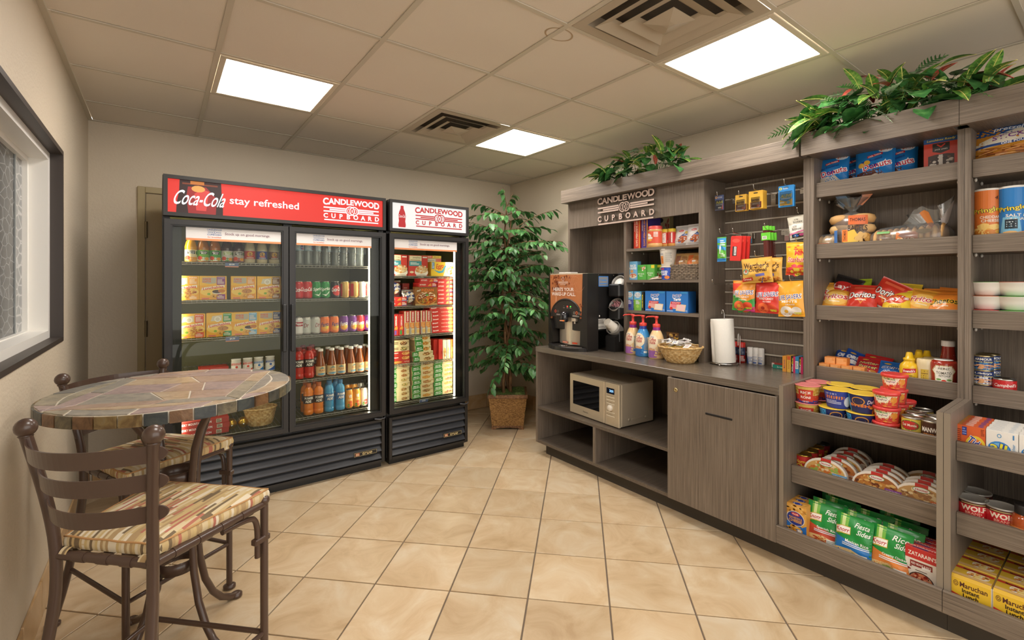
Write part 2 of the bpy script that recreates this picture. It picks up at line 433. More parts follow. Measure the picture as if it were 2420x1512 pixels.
# window in the left wall: dark lining, white frame, pebble-film panes
m, n, b = nt('pebble_film')
tc = N(n, 'ShaderNodeTexCoord'); mp = N(n, 'ShaderNodeMapping'); mp.inputs['Scale'].default_value = (1, 11, 21)
vo = N(n, 'ShaderNodeTexVoronoi', feature='DISTANCE_TO_EDGE'); vo.inputs['Scale'].default_value = 1
n.links.new(tc.outputs['Object'], mp.inputs[0]); n.links.new(mp.outputs[0], vo.inputs['Vector'])
n.links.new(ramp(n, vo.outputs['Distance'], [(0, '#77797a'), (.045, '#5a5d5d'), (.08, '#1d1f21'), (1, '#131517')]), b.inputs['Base Color'])
b.inputs['Roughness'].default_value = .2; FILM = m
m, n, b = nt('pebble_film_reflection')
tc = N(n, 'ShaderNodeTexCoord'); mp = N(n, 'ShaderNodeMapping'); mp.inputs['Scale'].default_value = (1, 11, 21)
vo = N(n, 'ShaderNodeTexVoronoi', feature='DISTANCE_TO_EDGE'); vo.inputs['Scale'].default_value = 1
n.links.new(tc.outputs['Object'], mp.inputs[0]); n.links.new(mp.outputs[0], vo.inputs['Vector'])
n.links.new(ramp(n, vo.outputs['Distance'], [(0, '#c4c5c3'), (.045, '#b4b5b3'), (.09, '#8d8f8f'), (1, '#818386')]), b.inputs['Base Color'])
b.inputs['Roughness'].default_value = .2; FILM2 = m  # paler copy of the film: the overlapped pane's reflection is put into its colour
win = struct('window_1', None)
def frame(x0, x1, t, oy0, oy1, oz0, oz1, m):
    return MB().box(x0, oy0, oz0, x1, oy1, oz0+t, m).box(x0, oy0, oz1-t, x1, oy1, oz1, m).box(x0, oy0, oz0+t, x1, oy0+t, oz1-t, m).box(x0, oy1-t, oz0+t, x1, oy1, oz1-t, m)
DARKF = mat('#3d3530', .45)
struct('lining', frame(XL-.045, XL+.004, .022, wy0, wy1, wz0, wz1, DARKF), win)
struct('window_frame', frame(XL-.115, XL-.045, .06, wy0, wy1, wz0, wz1, WHITE), win)
struct('sash', frame(XL-.15, XL-.115, .035, wy0+.03, wy1-.05, wz0+.03, wz1-.05, WHITE), win)
struct('pane', B(XL-.14, wy0+.05, wz0+.05, XL-.134, 3.11, wz1-.07, FILM), win)
struct('pane', B(XL-.14, 3.11, wz0+.05, XL-.134, wy1-.08, wz1-.07, FILM2), win)
struct('sash_rail', B(XL-.142, 3.104, wz0+.05, XL-.13, 3.116, wz1-.07, mat('#9fa3a2', .3)), win)
# skirting tiles
def skirt(name, x0, y0, x1, y1, nx, ny, skip=None):
    base = struct(name, None); L = math.hypot(x1-x0, y1-y0); k = int(L/.335)+1; ang = math.atan2(y1-y0, x1-x0)
    for i in range(k):
        a, bb = i*.335+.002, min((i+1)*.335, L)-.002
        if bb-a < .02: continue
        o = add('skirting_tile', MB().box(0, 0, .002, bb-a, .009, .155+.001*(i % 3), BTILE, .002), base, (x0+(x1-x0)*a/L, y0+(y1-y0)*a/L, 0), ang)
    add('grout_line', MB().box(0, .001, .002, L, .005, .150, GROUT), base, (x0, y0, 0), ang)
skirt('baseboard_left', XL, YB, XL, -.2, 1, 0)
skirt('baseboard_back', XR, YB, XL+.02, YB, 0, -1)
skirt('baseboard_right', XR, 2.99, XR, YB-.01, -1, 0)
# door in the back wall, mostly hidden by the tall cooler
TAN = mat('#a8976f', .5)
door = struct('door_1', None)
fx0, fx1 = -.129, .83
struct('door_frame', MB().box(fx0, YB-.022, 0, fx0+.045, YB, 2.108, TAN, .003).box(fx1-.045, YB-.022, 0, fx1, YB, 2.108, TAN, .003).box(fx0+.045, YB-.022, 2.063, fx1-.045, YB, 2.108, TAN, .003), door)
struct('door_leaf', B(fx0+.05, YB-.014, .01, fx1-.05, YB-.002, 2.058, mat('#a3906a', .45)), door)
for z in (1.79, 1.06, .3):
    struct('hinge', MB().lathe([(.009, z-.06), (.009, z+.06)], mat('#7d7055', .35, .6), 10, fx0+.05, YB-.028), door)
# ceiling: grid, tiles, lights, vents
GX, GY, Q = .2324, 1.5229, .6096
ceil = struct('ceiling', B(XL-.1, YF-.1, ZC+.05, XR+.1, YB+.1, ZC+.15, CTILE))
LIGHTS = [(0, 2), (3, 2), (0, -1), (3, -1)]; VENTS = [(2, 2), (2, -1)]
for i in range(-2, 6):
    for j in range(-4, 6):
        if (i, j) in LIGHTS or (i, j) in VENTS: continue
        pl = clip([(GX+i*Q+.003, GY+j*Q+.003), (GX+(i+1)*Q-.003, GY+j*Q+.003), (GX+(i+1)*Q-.003, GY+(j+1)*Q-.003), (GX+i*Q+.003, GY+(j+1)*Q-.003)], XL, XR, YF, YB)
        if len(pl) < 3 or abs(pl[0][0]-pl[2][0]) < .04: continue
        cx = sum(p[0] for p in pl)/len(pl); cy = sum(p[1] for p in pl)/len(pl)
        add('ceiling_tile', MB().prism([(x-cx, y-cy) for x, y in pl], .002, .02, CTILE), ceil, (cx, cy, ZC+.001))
for i in range(0, 6):
    if i < 5: add('grid_rail', B(-.012, YF, 0, .012, YB, .004, CGRID), ceil, (GX+i*Q, 0, ZC-.003))
for j in range(-5, 5):
    for i in range(-1, 5):
        x0 = max(GX+i*Q+.012, XL); x1 = min(GX+(i+1)*Q-.012, XR)
        if x1-x0 > .05: add('cross_rail', B(0, -.010, 0, x1-x0, .010, .0045, CGRID), ceil, (x0, GY+j*Q, ZC-.003))
tr = struct('trim_1', B(XL, YF, ZC-.004, XL+.024, YB, ZC+.001, CGRID)); struct('trim_2', B(XL+.024, YB-.022, ZC-.004, XR, YB, ZC+.001, CGRID)); struct('trim_3', B(XR-.022, YF, ZC-.004, XR, YB-.022, ZC+.001, CGRID))
# water mark on one tile
a = Art(); a.ring(0, 0, .056, .064, '#b79f80', 24)
cl = [('square flush ceiling light panel above the double cooler', 0), ('small-looking square ceiling light panel beside the far air vent', 1), (None, 2), ('largest square ceiling light panel, above the snack shelves', 3), (None, 4), (None, 5)]
for (i, j), (lb, k) in zip(LIGHTS, cl):
    lb = lb or ['', '', 'square ceiling light panel out of view above the table', '', 'square ceiling light panel behind the viewer on the left', 'square ceiling light panel behind the viewer on the right'][k]
    x, y = GX+i*Q, GY+j*Q
    t = thing('ceiling_light', lb, 'light', (x, y, ZC), 0, 'ceiling light panels')
    f = MB(); e0, e1, e2 = .014, .042, Q-.042
    for bx in ((e0, e0, Q-e0, e1), (e0, e2, Q-e0, Q-e0), (e0, e1, e1, e2), (e2, e1, Q-e0, e2)): f.box(bx[0], bx[1], -.006, bx[2], bx[3], .012, mat('#d8cdb8', .4), .002)
    add('frame', f, t); add('diffuser', B(e1, e1, -.001, e2, e2, .006, PANELM), t)
VM = mat('#b5a893', .45); DK = mat('#5a5044', .8)
for (i, j), lb in zip(VENTS, ('square stepped ceiling air vent beside the far light panel', 'big square stepped ceiling air vent beside the largest light panel')):
    c = (GX+(i+.5)*Q, GY+(j+.5)*Q)
    t = thing('air_vent', lb, 'vent', (*c, ZC), 0, 'ceiling air vents')
    def sq(r, z): return [(-r, -r, z), (r, -r, z), (r, r, z), (-r, r, z)]
    def ringm(r0, z0, r1, z1, m):
        return MB().add(sq(r0, z0)+sq(r1, z1), [(k, (k+1) % 4, 4+(k+1) % 4, 4+k) for k in range(4)], m)
    h = Q/2-.012
    f = ringm(h, -.004, .245, -.004, VM); f.add(sq(.245, -.004)+sq(.235, .05), [(k, (k+1) % 4, 4+(k+1) % 4, 4+k) for k in range(4)], VM); f.add(sq(.235, .049), [(0, 1, 2, 3)], DK)
    add('outer_frame', f, t)
    for r in (.222, .148):
        w = MB(); w.add(sq(r, -.016)+sq(r-.05, .002)+sq(r-.062, .012)+sq(r-.002, -.012), [(k, (k+1) % 4, 4+(k+1) % 4, 4+k) for k in range(4)]+[(4+k, 4+(k+1) % 4, 8+(k+1) % 4, 8+k) for k in range(4)], VM); add('louver_ring', w, t)
    w = MB(); w.add(sq(.078, -.018)+sq(.02, -.032)+[(0, 0, -.034)], [(k, (k+1) % 4, 4+(k+1) % 4, 4+k) for k in range(4)]+[(4+k, 4+(k+1) % 4, 8) for k in range(4)], VM); w.add(sq(.078, -.017), [(3, 2, 1, 0)], VM); add('centre_cone', w, t)
t = thing('sprinkler', 'small round white sprinkler cap in the ceiling, above the lettered cooler', 'sprinkler', (GX+.62, 1.165, ZC))
add('cap', MB().lathe([(.034, -.002), (.036, -.007), (.02, -.012), (.012, -.02), (.0, -.021)], WHITE, 18), t); add('rim', MB().lathe([(.045, .001), (.045, -.004), (.036, -.006)], CHROME, 18), t)
me = a.build('water_mark', lambda x, y, o: (x, y, -o)); wm = add('water_mark', me, ceil, (1.475, .858+.75, ZC+.0025)); wm.scale = (1.2, .8, 1)

PIN = mat('#b8b2a8', .2, 0, .5)
# ---------------- shelving along the right wall ----------------
XF, XU, XBK, ZT = 2.478, 2.843, 3.12, .875
PY0, PY1 = 1.083, 2.98
cab = thing('base_cabinet', 'low grey wood cabinet with open cubbies and one lockable door under the counter', 'cabinet')
add('side_panel', B(XF, PY1-.022, .095, XBK, PY1, .835, WOODV), cab)
add('side_panel', B(XF+.004, PY0, .095, XBK, PY0+.02, .835, WOODV), cab)
add('back_panel', B(XBK-.012, PY0+.02, .095, XBK, PY1-.022, .835, WOODV), cab)
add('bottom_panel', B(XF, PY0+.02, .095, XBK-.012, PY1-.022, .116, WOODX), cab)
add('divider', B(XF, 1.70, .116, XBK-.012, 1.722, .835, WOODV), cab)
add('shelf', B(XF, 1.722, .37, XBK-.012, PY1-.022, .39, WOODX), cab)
add('divider', B(XF, 2.322, .116, XBK-.012, 2.345, .37, WOODV), cab)
add('plinth', MB().box(XF+.06, PY0, 0, XBK, PY1-.06, .095, PLINTH), cab)
d = add('door', B(XF-.02, PY0+.006, .103, XF-.001, 1.714, .829, WOODV, .0015), cab)
add('lock', MB().lathe([(.013, 0), (.013, .004), (.006, .005), (.005, .002)], mat('#c9b98c', .25, 1), 16).xf(Matrix.Translation((XF-.02, 1.6565, 0.7623)) @ Matrix.Rotation(-PI/2, 4, 'Y')), d)
sl0, sl1 = 1.4667, 1.3104; slz = .665
add('finger_slot', B(XF-.0225, sl1, slz-.006, XF-.019, sl0, slz+.006, BLACK2, .002), d)
ct = thing('countertop', 'long grey wood counter slab carrying the coffee machine and paper towels', 'countertop', me=B(XF-.002, PY0, .835, XBK, PY1+.004, ZT, WOODT, .002))
# upper hutch
hu = thing('hutch', 'tall grey wood upper unit with crown, shelves and slatted wall over the counter', 'shelving')
add('side_panel', B(XU, PY1-.02, ZT, 3.27, PY1+.002, 2.08, WOODV), hu)
add('back_panel', B(XBK, 1.72, ZT, XBK+.015, PY1-.02, 2.08, WOODV), hu)
add('divider', B(XU, 2.346, ZT, XBK, 2.368, 1.862, WOODV), hu)
add('pillar', B(XU, 1.704, ZT, XBK, 1.744, 2.08, WOODV), hu)
add('end_panel', B(XU, PY0, ZT, XBK, 1.114, 2.08, WOODV), hu)
add('header', B(XU-.002, 1.744, 1.862, XU+.018, PY1-.02, 2.08, WOODV), hu)
add('top_panel', B(XU-.04, PY0, 2.08, 3.27, PY1+.002, 2.10, WOODX), hu)
for z in (1.655, 1.421, 1.192):
    add('shelf', B(XU+.002, 1.744, z-.02, XBK, 2.346, z, WOODH), hu)
    for x in (XU+.06, XU+.2):
        add('shelf_pin', MB().ball((x, 2.339, z-.028), (.008, .007, .009), PIN, 8, 5), hu)
c = MB().box(2.76, PY0+.02, 2.078, 2.785, PY1+.004, 2.186, WOODH, .001).box(2.785, PY1-.016, 2.078, 3.27, PY1+.004, 2.186, WOODH).box(2.785, PY0+.02, 2.078, XU+.02, PY1-.016, 2.0795, WOODX)
add('crown_board', c, hu)
add('slat_wall', B(3.116, 1.114, ZT, 3.13, 1.704, 2.08, WOODV), hu)
ALU = mat('#cdc6ba', .35, .35)
sz = [2.046-.0787*k for k in range(15)]
for k in range(14):
    add('slat_board', B(3.104, 1.114, sz[k+1]+.006, 3.1165, 1.704, sz[k]-.006, WOODV), hu)
for z in sz: add('slat_channel', MB().box(3.099, 1.114, z-.008, 3.109, 1.704, z+.002, ALU, .001).box(3.106, 1.114, z-.002, 3.116, 1.704, z+.006, mat('#6f675c', .4, .5)), hu)
# raised sign lettering on the header
sg = thing('wall_sign', 'raised pinkish metal two-line lettering with ring emblem on the hutch header', 'sign', (XU-.012, 2.3445, 0), -PI/2)
SGM = mat('#d9c3b6', .35, .25); SGS = mat('#4a423b', .4)
sy0, sy1 = 2.6361, 2.0829; SW = sy0-sy1; szc = 1.963; SH = .235
def ext(name, art, th=.012):
    mb = MB()
    for T, c in art.sh:
        for t in T:
            if (t[1][0]-t[0][0])*(t[2][1]-t[0][1])-(t[2][0]-t[0][0])*(t[1][1]-t[0][1]) < 0: t = (t[0], t[2], t[1])
            mb.add([(x, -th, szc+y) for x, y in t], [(0, 1, 2)], SGM)
            mb.add([(x, -th, szc+y) for x, y in t]+[(x, -.0005, szc+y) for x, y in t], [(0, 3, 4, 1), (1, 4, 5, 2), (2, 5, 3, 0)], SGS)
    return add(name, mb, sg)
xs = [-.448, -.357, -.255, -.150, -.072, .008, .118, .238, .342, .442]; ws = [.092, .105, .098, .095, .07, .075, .14, .105, .105, .098]
for ch, x, w in zip('CANDLEWOOD', xs, ws):
    q = (2*x)**2; hh = SH*(.19+.05*q)
    ext('letter', Art().t(ch, SW*x, SH*(.355+.01*q), hh, 'x', SW*w, .035, res=3))
for y, l in ((.125, 0), (.055, .1), (-.015, 0)):
    for s_ in (-1, 1):
        a0, a1 = s_*SW*(.485-l), s_*SW*.1; ext('sign_bar', Art().r(min(a0, a1), SH*y-.006, max(a0, a1), SH*y+.006, 'x'))
for s_ in (-1, 1):
    ext('emblem_ring', Art().ring(s_*.016, SH*.055, .030, .038, 'x', 24)); ext('emblem_arc', Art().ring(s_*.016, SH*.055, .018, .023, 'x', 14, PI*.6 if s_ < 0 else -PI*.4, PI*1.4 if s_ < 0 else PI*.4))
ext('emblem_flame', Art().e(0, SH*.055, .005, .014, 'x', 10))
for i, ch in enumerate('CUPBOARD'): ext('letter', Art().t(ch, SW*(-.45+i*.1285), -SH*.24, SH*.19, 'x', bold=.035, res=3))
ext('sign_bar', Art().r(-SW*.475, -SH*.44, SW*.475, -SH*.395, 'x'))
# display bays
PROF = [(XF, .095), (3.27, .095), (3.27, 2.08), (XU, 2.08), (XU, .887), (XF, .887)]
def side(y0, y1): return MB().prism(PROF, y0, y1, WOODV, 0, lambda x, z, y: (x, y, z)).prism([(XF-.0006, .10), (XF+.001, .10), (XF+.001, .886), (XF-.0006, .886)], y0+.0005, y1-.0005, EDGE, 0, lambda x, z, y: (x, y, z))
def bay(lb, ya, yb, yl, yr):
    t = thing('display_shelving', lb, 'shelving', group=None)
    add('side_panel', side(ya-.021, ya), t); add('side_panel', side(yb, yb+.021), t)
    y0, y1 = yb+.021, ya-.021
    add('back_panel', B(3.125, y0, .095, 3.14, y1, 2.08, WOODV), t)
    add('top_panel', B(XU-.06, y0, 2.08, 3.27, y1, 2.10, WOODX), t)
    add('plinth', B(XF+.06, yb, 0, 3.12, ya, .095, PLINTH), t)
    for zb, ztp in ((1.863, 1.942), (1.531, 1.61), (1.2, 1.277), (.870, .947)):
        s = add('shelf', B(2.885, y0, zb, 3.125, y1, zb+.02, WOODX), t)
        add('lip_board', B(2.867, y0+.001, zb, 2.885, y1-.001, ztp, WOODH, .0012), s)
        for yy in (y1-.007, y0+.007):
            for x in (2.9, 3.03): add('shelf_pin', MB().ball((x, yy, zb-.008), (.008, .006, .009), PIN, 8, 5), s)
    for zb, ztp in ((.686, .763), (.391, .478)):
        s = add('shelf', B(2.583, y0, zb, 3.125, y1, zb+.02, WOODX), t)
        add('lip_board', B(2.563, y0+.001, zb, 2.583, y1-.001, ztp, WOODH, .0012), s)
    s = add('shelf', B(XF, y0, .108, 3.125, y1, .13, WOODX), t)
    add('lip_board', B(XF-.02, yr, .106, XF-.001, yl, .192, WOODH, .0012), s)
    add('crown_board', MB().box(2.742, yr-.001, 2.076, 2.767, yl-.001, 2.194, WOODH, .001).box(2.767, y0, 2.076, XU, y1, 2.0795, WOODX), t)
bay('nearer-centre grey wood display bay stocked with donuts, chips, canned food and rice pouches', 1.0825, .4665, 1.088, .467)
bay('rightmost grey wood display bay stocked with chip tubes, chili cans and noodle cartons', .4655, -.18, .4655, -.18)
# ---------------- glass-door coolers ----------------
YD = 3.42
def wire_shelf(t, x0, x1, z, y0=3.50, y1=4.08):
    m = mat('#8d8b82', .35, .6)
    s = add('wire_shelf', MB().tube([(x0, y0, z-.006), (x1, y0, z-.006)], .0035, m, 6).tube([(x0, y0, z-.018), (x1, y0, z-.018)], .0028, m, 6).tube([(x0, y1, z-.006), (x1, y1, z-.006)], .003, m, 6).tube([(x0, (y0+y1)/2, z-.008), (x1, (y0+y1)/2, z-.008)], .003, m, 6), t)
    k = int((x1-x0)/.026); mb = MB()
    for i in range(k+1):
        x = x0+(x1-x0)*i/k; mb.box(x-.0015, y0-.003, z-.004, x+.0015, y1, z-.0012, m).box(x-.0015, y0-.004, z-.02, x+.0015, y0-.001, z-.002, m)
    w = add('wires', mb, s); w['kind'] = 'stuff'
    return s
def price_tag(s, x, z, txt, w=.075):
    a = Art(); a.r(-w/2, 0, w/2, .028, '#5a6a92').r(-w/2, 0, w/2, .005, '#e08a5a').t(txt, 0, .017, .011, '#ffffff')
    o = add('price_tag', B(-w/2, 0, 0, w/2, .002, .028, WHITE), s, (x, 3.492, z-.032)); add_label(o, a, flat(0))
def add_label(o, a, f, maxlen=9, name='label_print', **k):
    me = a.build(name, f, maxlen, **k); return add(name, me, o)
def cooler(name, lb, x0, x1, doors, strips, shelves, panel, hous):
    t = thing(name, lb, 'cooler')
    zt, zb = 2.033, .05
    sh = MB().box(x0, YD+.06, zb, x0+.035, 4.2, zt, BLACK).box(x1-.035, YD+.06, zb, x1, 4.2, zt, BLACK).box(x0+.035, 4.16, zb, x1-.035, 4.2, zt, BLACK).box(x0+.035, YD+.06, 1.80, x1-.035, 4.16, zt, BLACK).box(x0+.035, YD+.06, zb, x1-.035, 4.16, .375, BLACK)
    if len(doors) > 1: sh.box(.672, YD+.058, .375, .724, YD+.10, 1.80, BLACK)
    add('body', sh, t)
    li = MB().box(x0+.035, YD+.10, .375, x0+.037, 4.158, 1.80, INSIDE).box(x1-.037, YD+.10, .375, x1-.035, 4.158, 1.80, INSIDE).box(x0+.037, 4.156, .375, x1-.037, 4.159, 1.80, INSIDE).box(x0+.037, YD+.10, 1.797, x1-.037, 4.156, 1.7995, INSIDE).box(x0+.037, YD+.07, .3755, x1-.037, 4.156, .378, INSIDE)
    add('liner', li, t)
    for (a, b, side) in doors:
        fw = .031
        d = add('door', frame_y(YD, YD+.055, fw, a, b, .395, 1.776, BLACK), t)
        add('inner_trim', frame_y(YD+.006, YD+.05, .009, a+fw, b-fw, .395+fw, 1.776-fw, BLACK2), d)
        add('glass', B(a+fw+.008, YD+.022, .395+fw+.008, b-fw-.008, YD+.027, 1.776-fw-.008, GLASS), d)
        hx = b-.026 if side == 'r' else a+.018
        add('handle', B(hx-.012, YD-.022, .94, hx+.012, YD, 1.255, BLACK2, .004), d)
        bx0, bx1 = (a+.105, b-fw-.012) if hous[(a, b)] == 'l' else (a+fw+.016, b-.105)
        w = bx1-bx0; A = Art(); A.r(-w/2, 0, w/2, .083, '#e9e6e4').r(-w/2, 0, w/2, .013, '#e8955f')
        cx = -w*.22; A.t('CANDLEWOOD', cx, .069, .010, '#4a6a9e', .078, .03).t('CUPBOARD', cx, .039, .010, '#4a6a9e', .076, .03).r(cx-.036, .049, cx-.01, .051, '#4a6a9e').r(cx+.01, .049, cx+.036, .051, '#4a6a9e').r(cx-.036, .055, cx-.01, .057, '#4a6a9e').r(cx+.01, .055, cx+.036, .057, '#4a6a9e').ring(cx-.004, .053, .005, .0065, '#4a6a9e', 12).ring(cx+.004, .053, .005, .0065, '#4a6a9e', 12)
        A.t('for breakfast', cx, .024, .009, '#e0784a', .072).t('Stock up on good mornings.', w*.13, .046, .021, '#8a6a74', w*.49)
        o = add('banner', B(-w/2, 0, 0, w/2, .002, .083, WHITE), d, ((bx0+bx1)/2, YD+.018, 1.657)); add_label(o, A, flat(0))
    for (hx0, hx1) in strips['house']: add('lamp_housing', B(hx0, YD+.062, .40, hx1, YD+.10, 1.78, BLACK2), t)
    for (sx0, sx1) in strips['led']: add('light_strip', B(sx0, YD+(.102 if sx0 < .1 else .066), .44, sx1, YD+(.112 if sx0 < .1 else .078), 1.74, LEDM), t)
    # lit sign box
    s = add('sign_box', MB().box(x0, YD+.012, 1.795, x1, YD+.06, 2.036, BLACK, .004), t)
    add('sign_frame', frame_y(YD-.004, YD+.014, .022, x0+.003, x1-.003, 1.795, 2.036, BLACK), s)
    pw = x1-x0-.05
    add('sign_panel', panel(pw, .197).build('sign_panel', flat(0), emit=SIGN), s, ((x0+x1)/2, YD+.008, 1.817))
    # lower louvred grille
    gz0, gz1 = .047, .368
    gr = add('grille', MB().box(x0+.004, YD+.01, gz0, x0+.03, YD+.06, gz1, BLACK, .003).box(x1-.03, YD+.01, gz0, x1-.004, YD+.06, gz1, BLACK, .003).box(x0+.03, YD+.01, gz0, x1-.03, YD+.06, gz0+.018, BLACK).box(x0+.03, YD+.01, gz1-.018, x1-.03, YD+.06, gz1, BLACK).box(x0+.03, YD+.052, gz0+.018, x1-.03, YD+.058, gz1-.018, BLACK2), t)
    n = 5; p = (gz1-gz0-.036)/n
    for i in range(n):
        z = gz0+.018+p*i
        add('louver', MB().add([(x0+.03, YD+.048, z+p*.98), (x1-.03, YD+.048, z+p*.98), (x1-.03, YD+.012, z+p*.22), (x0+.03, YD+.012, z+p*.22), (x0+.03, YD+.016, z+p*.1), (x1-.03, YD+.016, z+p*.1), (x1-.03, YD+.03, z+p*.1), (x0+.03, YD+.03, z+p*.1)], [(0, 1, 2, 3), (3, 2, 5, 4), (4, 5, 6, 7)], GRILLE), gr)
    A = Art(); A.r(-.085, 0, .085, .032, '#1c1b1a').r(-.083, .002, .083, .0035, '#c8b888').r(-.083, .0285, .083, .03, '#c8b888').r(-.083, .002, -.0815, .03, '#c8b888').r(.0815, .002, .083, .03, '#c8b888').r(-.075, .006, -.045, .026, '#a8543c').lines(-.073, .008, -.047, .024, 3, '#d8c8a0').t('true', .012, .017, .019, '#d8c48c', .075, shear=.25)
    o = add('badge', B(-.085, 0, 0, .085, .004, .032, BLACK2), gr, (x1-.155, YD+.004, .128)); add_label(o, A, flat(0))
    add('kick_plate', B(x0+.02, YD+.05, 0, x1-.02, YD+.6, .048, BLACK2), t)
    add('hinge', MB().tube([(x1-.09, YD-.004, .385), (x1-.05, YD-.014, .379), (x1-.015, YD-.012, .382), (x1-.004, YD+.01, .388)], .005, mat('#55565a', .4, .5), 6), t)
    for (sx0, sx1, z, tags) in shelves:
        ws = wire_shelf(t, sx0, sx1, z)
        for tg in tags: price_tag(ws, tg[0], z, tg[1])
    return t
def frame_y(y0, y1, w, x0, x1, z0, z1, m):
    return MB().box(x0, y0, z0, x1, y1, z0+w, m).box(x0, y0, z1-w, x1, y1, z1, m).box(x0, y0, z0+w, x0+w, y1, z1-w, m).box(x1-w, y0, z0+w, x1, y1, z1-w, m)
def panel1(w, h):
    a = Art(); a.r(-w/2, 0, w/2, h, '#de2c20')
    x0 = -w/2+.045; bx = x0+.115
    a.p([(bx-.12, 0), (bx-.117, .06), (bx-.105, .13), (bx-.103, .197), (bx+.108, .197), (bx+.112, .12), (bx+.118, .06), (bx+.118, 0)], '#2a0d0b')
    a.p([(bx-.06, .0), (bx-.07, .10), (bx-.062, .16), (bx+.03, .165), (bx+.085, .10), (bx+.08, 0)], '#9a1c1c')
    a.p([(bx-.02, .02), (bx-.03, .12), (bx+.01, .15), (bx+.045, .14), (bx+.03, .02)], '#d8403a').r(bx-.09, .172, bx+.09, .182, '#7a3416').r(bx-.05, .176, bx+.02, .195, '#c8762e').e(bx-.01, .15, .035, .02, '#f0a050', 12)
    a.t('Coca-Cola', bx+.004, .093, .088, '#ffffff', .262, .01, .35, res=4, warp=None)
    a.t('stay refreshed', -w*.105, .094, .062, '#ffffff', w*.31, .012, res=3)
    logo(a, w*.325, .096, w*.31, '#ffffff', '#de2c20', 1.04); return a
def panel2(w, h):
    a = Art(); a.r(-w/2, 0, w/2, h, '#eceae6')
    bx = -w*.375
    a.p([(bx-.028, .012), (bx-.031, .03), (bx-.026, .06), (bx-.031, .1), (bx-.024, .13), (bx-.013, .155), (bx-.012, .178), (bx+.012, .178), (bx+.013, .155), (bx+.024, .13), (bx+.031, .1), (bx+.026, .06), (bx+.031, .03), (bx+.028, .012)], '#b8141c').t('Coca-Cola', bx, .098, .024, '#f4e6e4', .058, .01, .3)
    logo(a, w*.12, .098, w*.66, '#bf1a20', '#eceae6', .95); return a
SH1 = [(.052, .665, 1.531, [(.372, '$3.00')]), (.052, .665, 1.292, []), (.052, .665, 1.055, [(.375, '$4.50')]), (.052, .665, .805, []), (.052, .665, .435, []),
       (.728, 1.334, 1.525, []), (.728, 1.334, 1.288, []), (.728, 1.334, 1.034, []), (.728, 1.334, .724, []), (.728, 1.334, .462, [])]
cooler('glass_door_cooler', 'wide black double-door drinks cooler under the long red lit sign', .014, 1.372, [(.022, .692, 'r'), (.698, 1.370, 'l')],
       {'house': [(.052, .108), (1.27, 1.33)], 'led': [(.098, .107), (1.264, 1.269)]}, SH1, panel1, {(.022, .692): 'l', (.698, 1.370): 'r'})
SH2 = [(1.435, 2.066, z, tg) for z, tg in ((1.455, []), (1.214, []), (.98, []), (.756, []), (.455, [(1.72, '$4.00')]))]
cooler('glass_door_freezer', 'narrow black single-door freezer under the white and red lettered sign', 1.397, 2.104, [(1.40, 2.102, 'l')],
       {'house': [(2.008, 2.062)], 'led': [(1.999, 2.006), (1.44, 1.446)]}, SH2, panel2, {(1.40, 2.102): 'r'})

# ---------------- table ----------------
TCX, TCY, TZ, TR = .057, 2.27, .99, .402
tb = thing('slate_table', 'round slate-topped table with splayed dark iron legs', 'table', (TCX, TCY, 0))
add('top_bed', MB().lathe([(TR-.006, .948), (TR-.004, .952), (TR-.004, .986), (TR-.008, .9875)], mat('#c8beac', .7, bump=.2), 48), tb)
th0 = math.atan2(-.36, .17)     # one corner of the inlaid square
RI = TR-.004; A_ = RI*R2*.99; SW_ = .055; I_ = A_-SW_
def rot(p, a): return (p[0]*math.cos(a)-p[1]*math.sin(a), p[0]*math.sin(a)+p[1]*math.cos(a))
def shrink(pl, k=.0034):
    c = (sum(p[0] for p in pl)/len(pl), sum(p[1] for p in pl)/len(pl)); o = []
    for p in pl:
        d = math.hypot(p[0]-c[0], p[1]-c[1]); q = max(.2, 1-k*1.3/d); o.append((c[0]+(p[0]-c[0])*q, c[1]+(p[1]-c[1])*q))
    return o
def ttile(pl, m, dz=0): add('slate_tile', MB().prism([rot(p, th0-PI/4) for p in shrink(pl)], .986, TZ+dz, m, .0012), tb)
R = random.Random(5); SM = TOPS
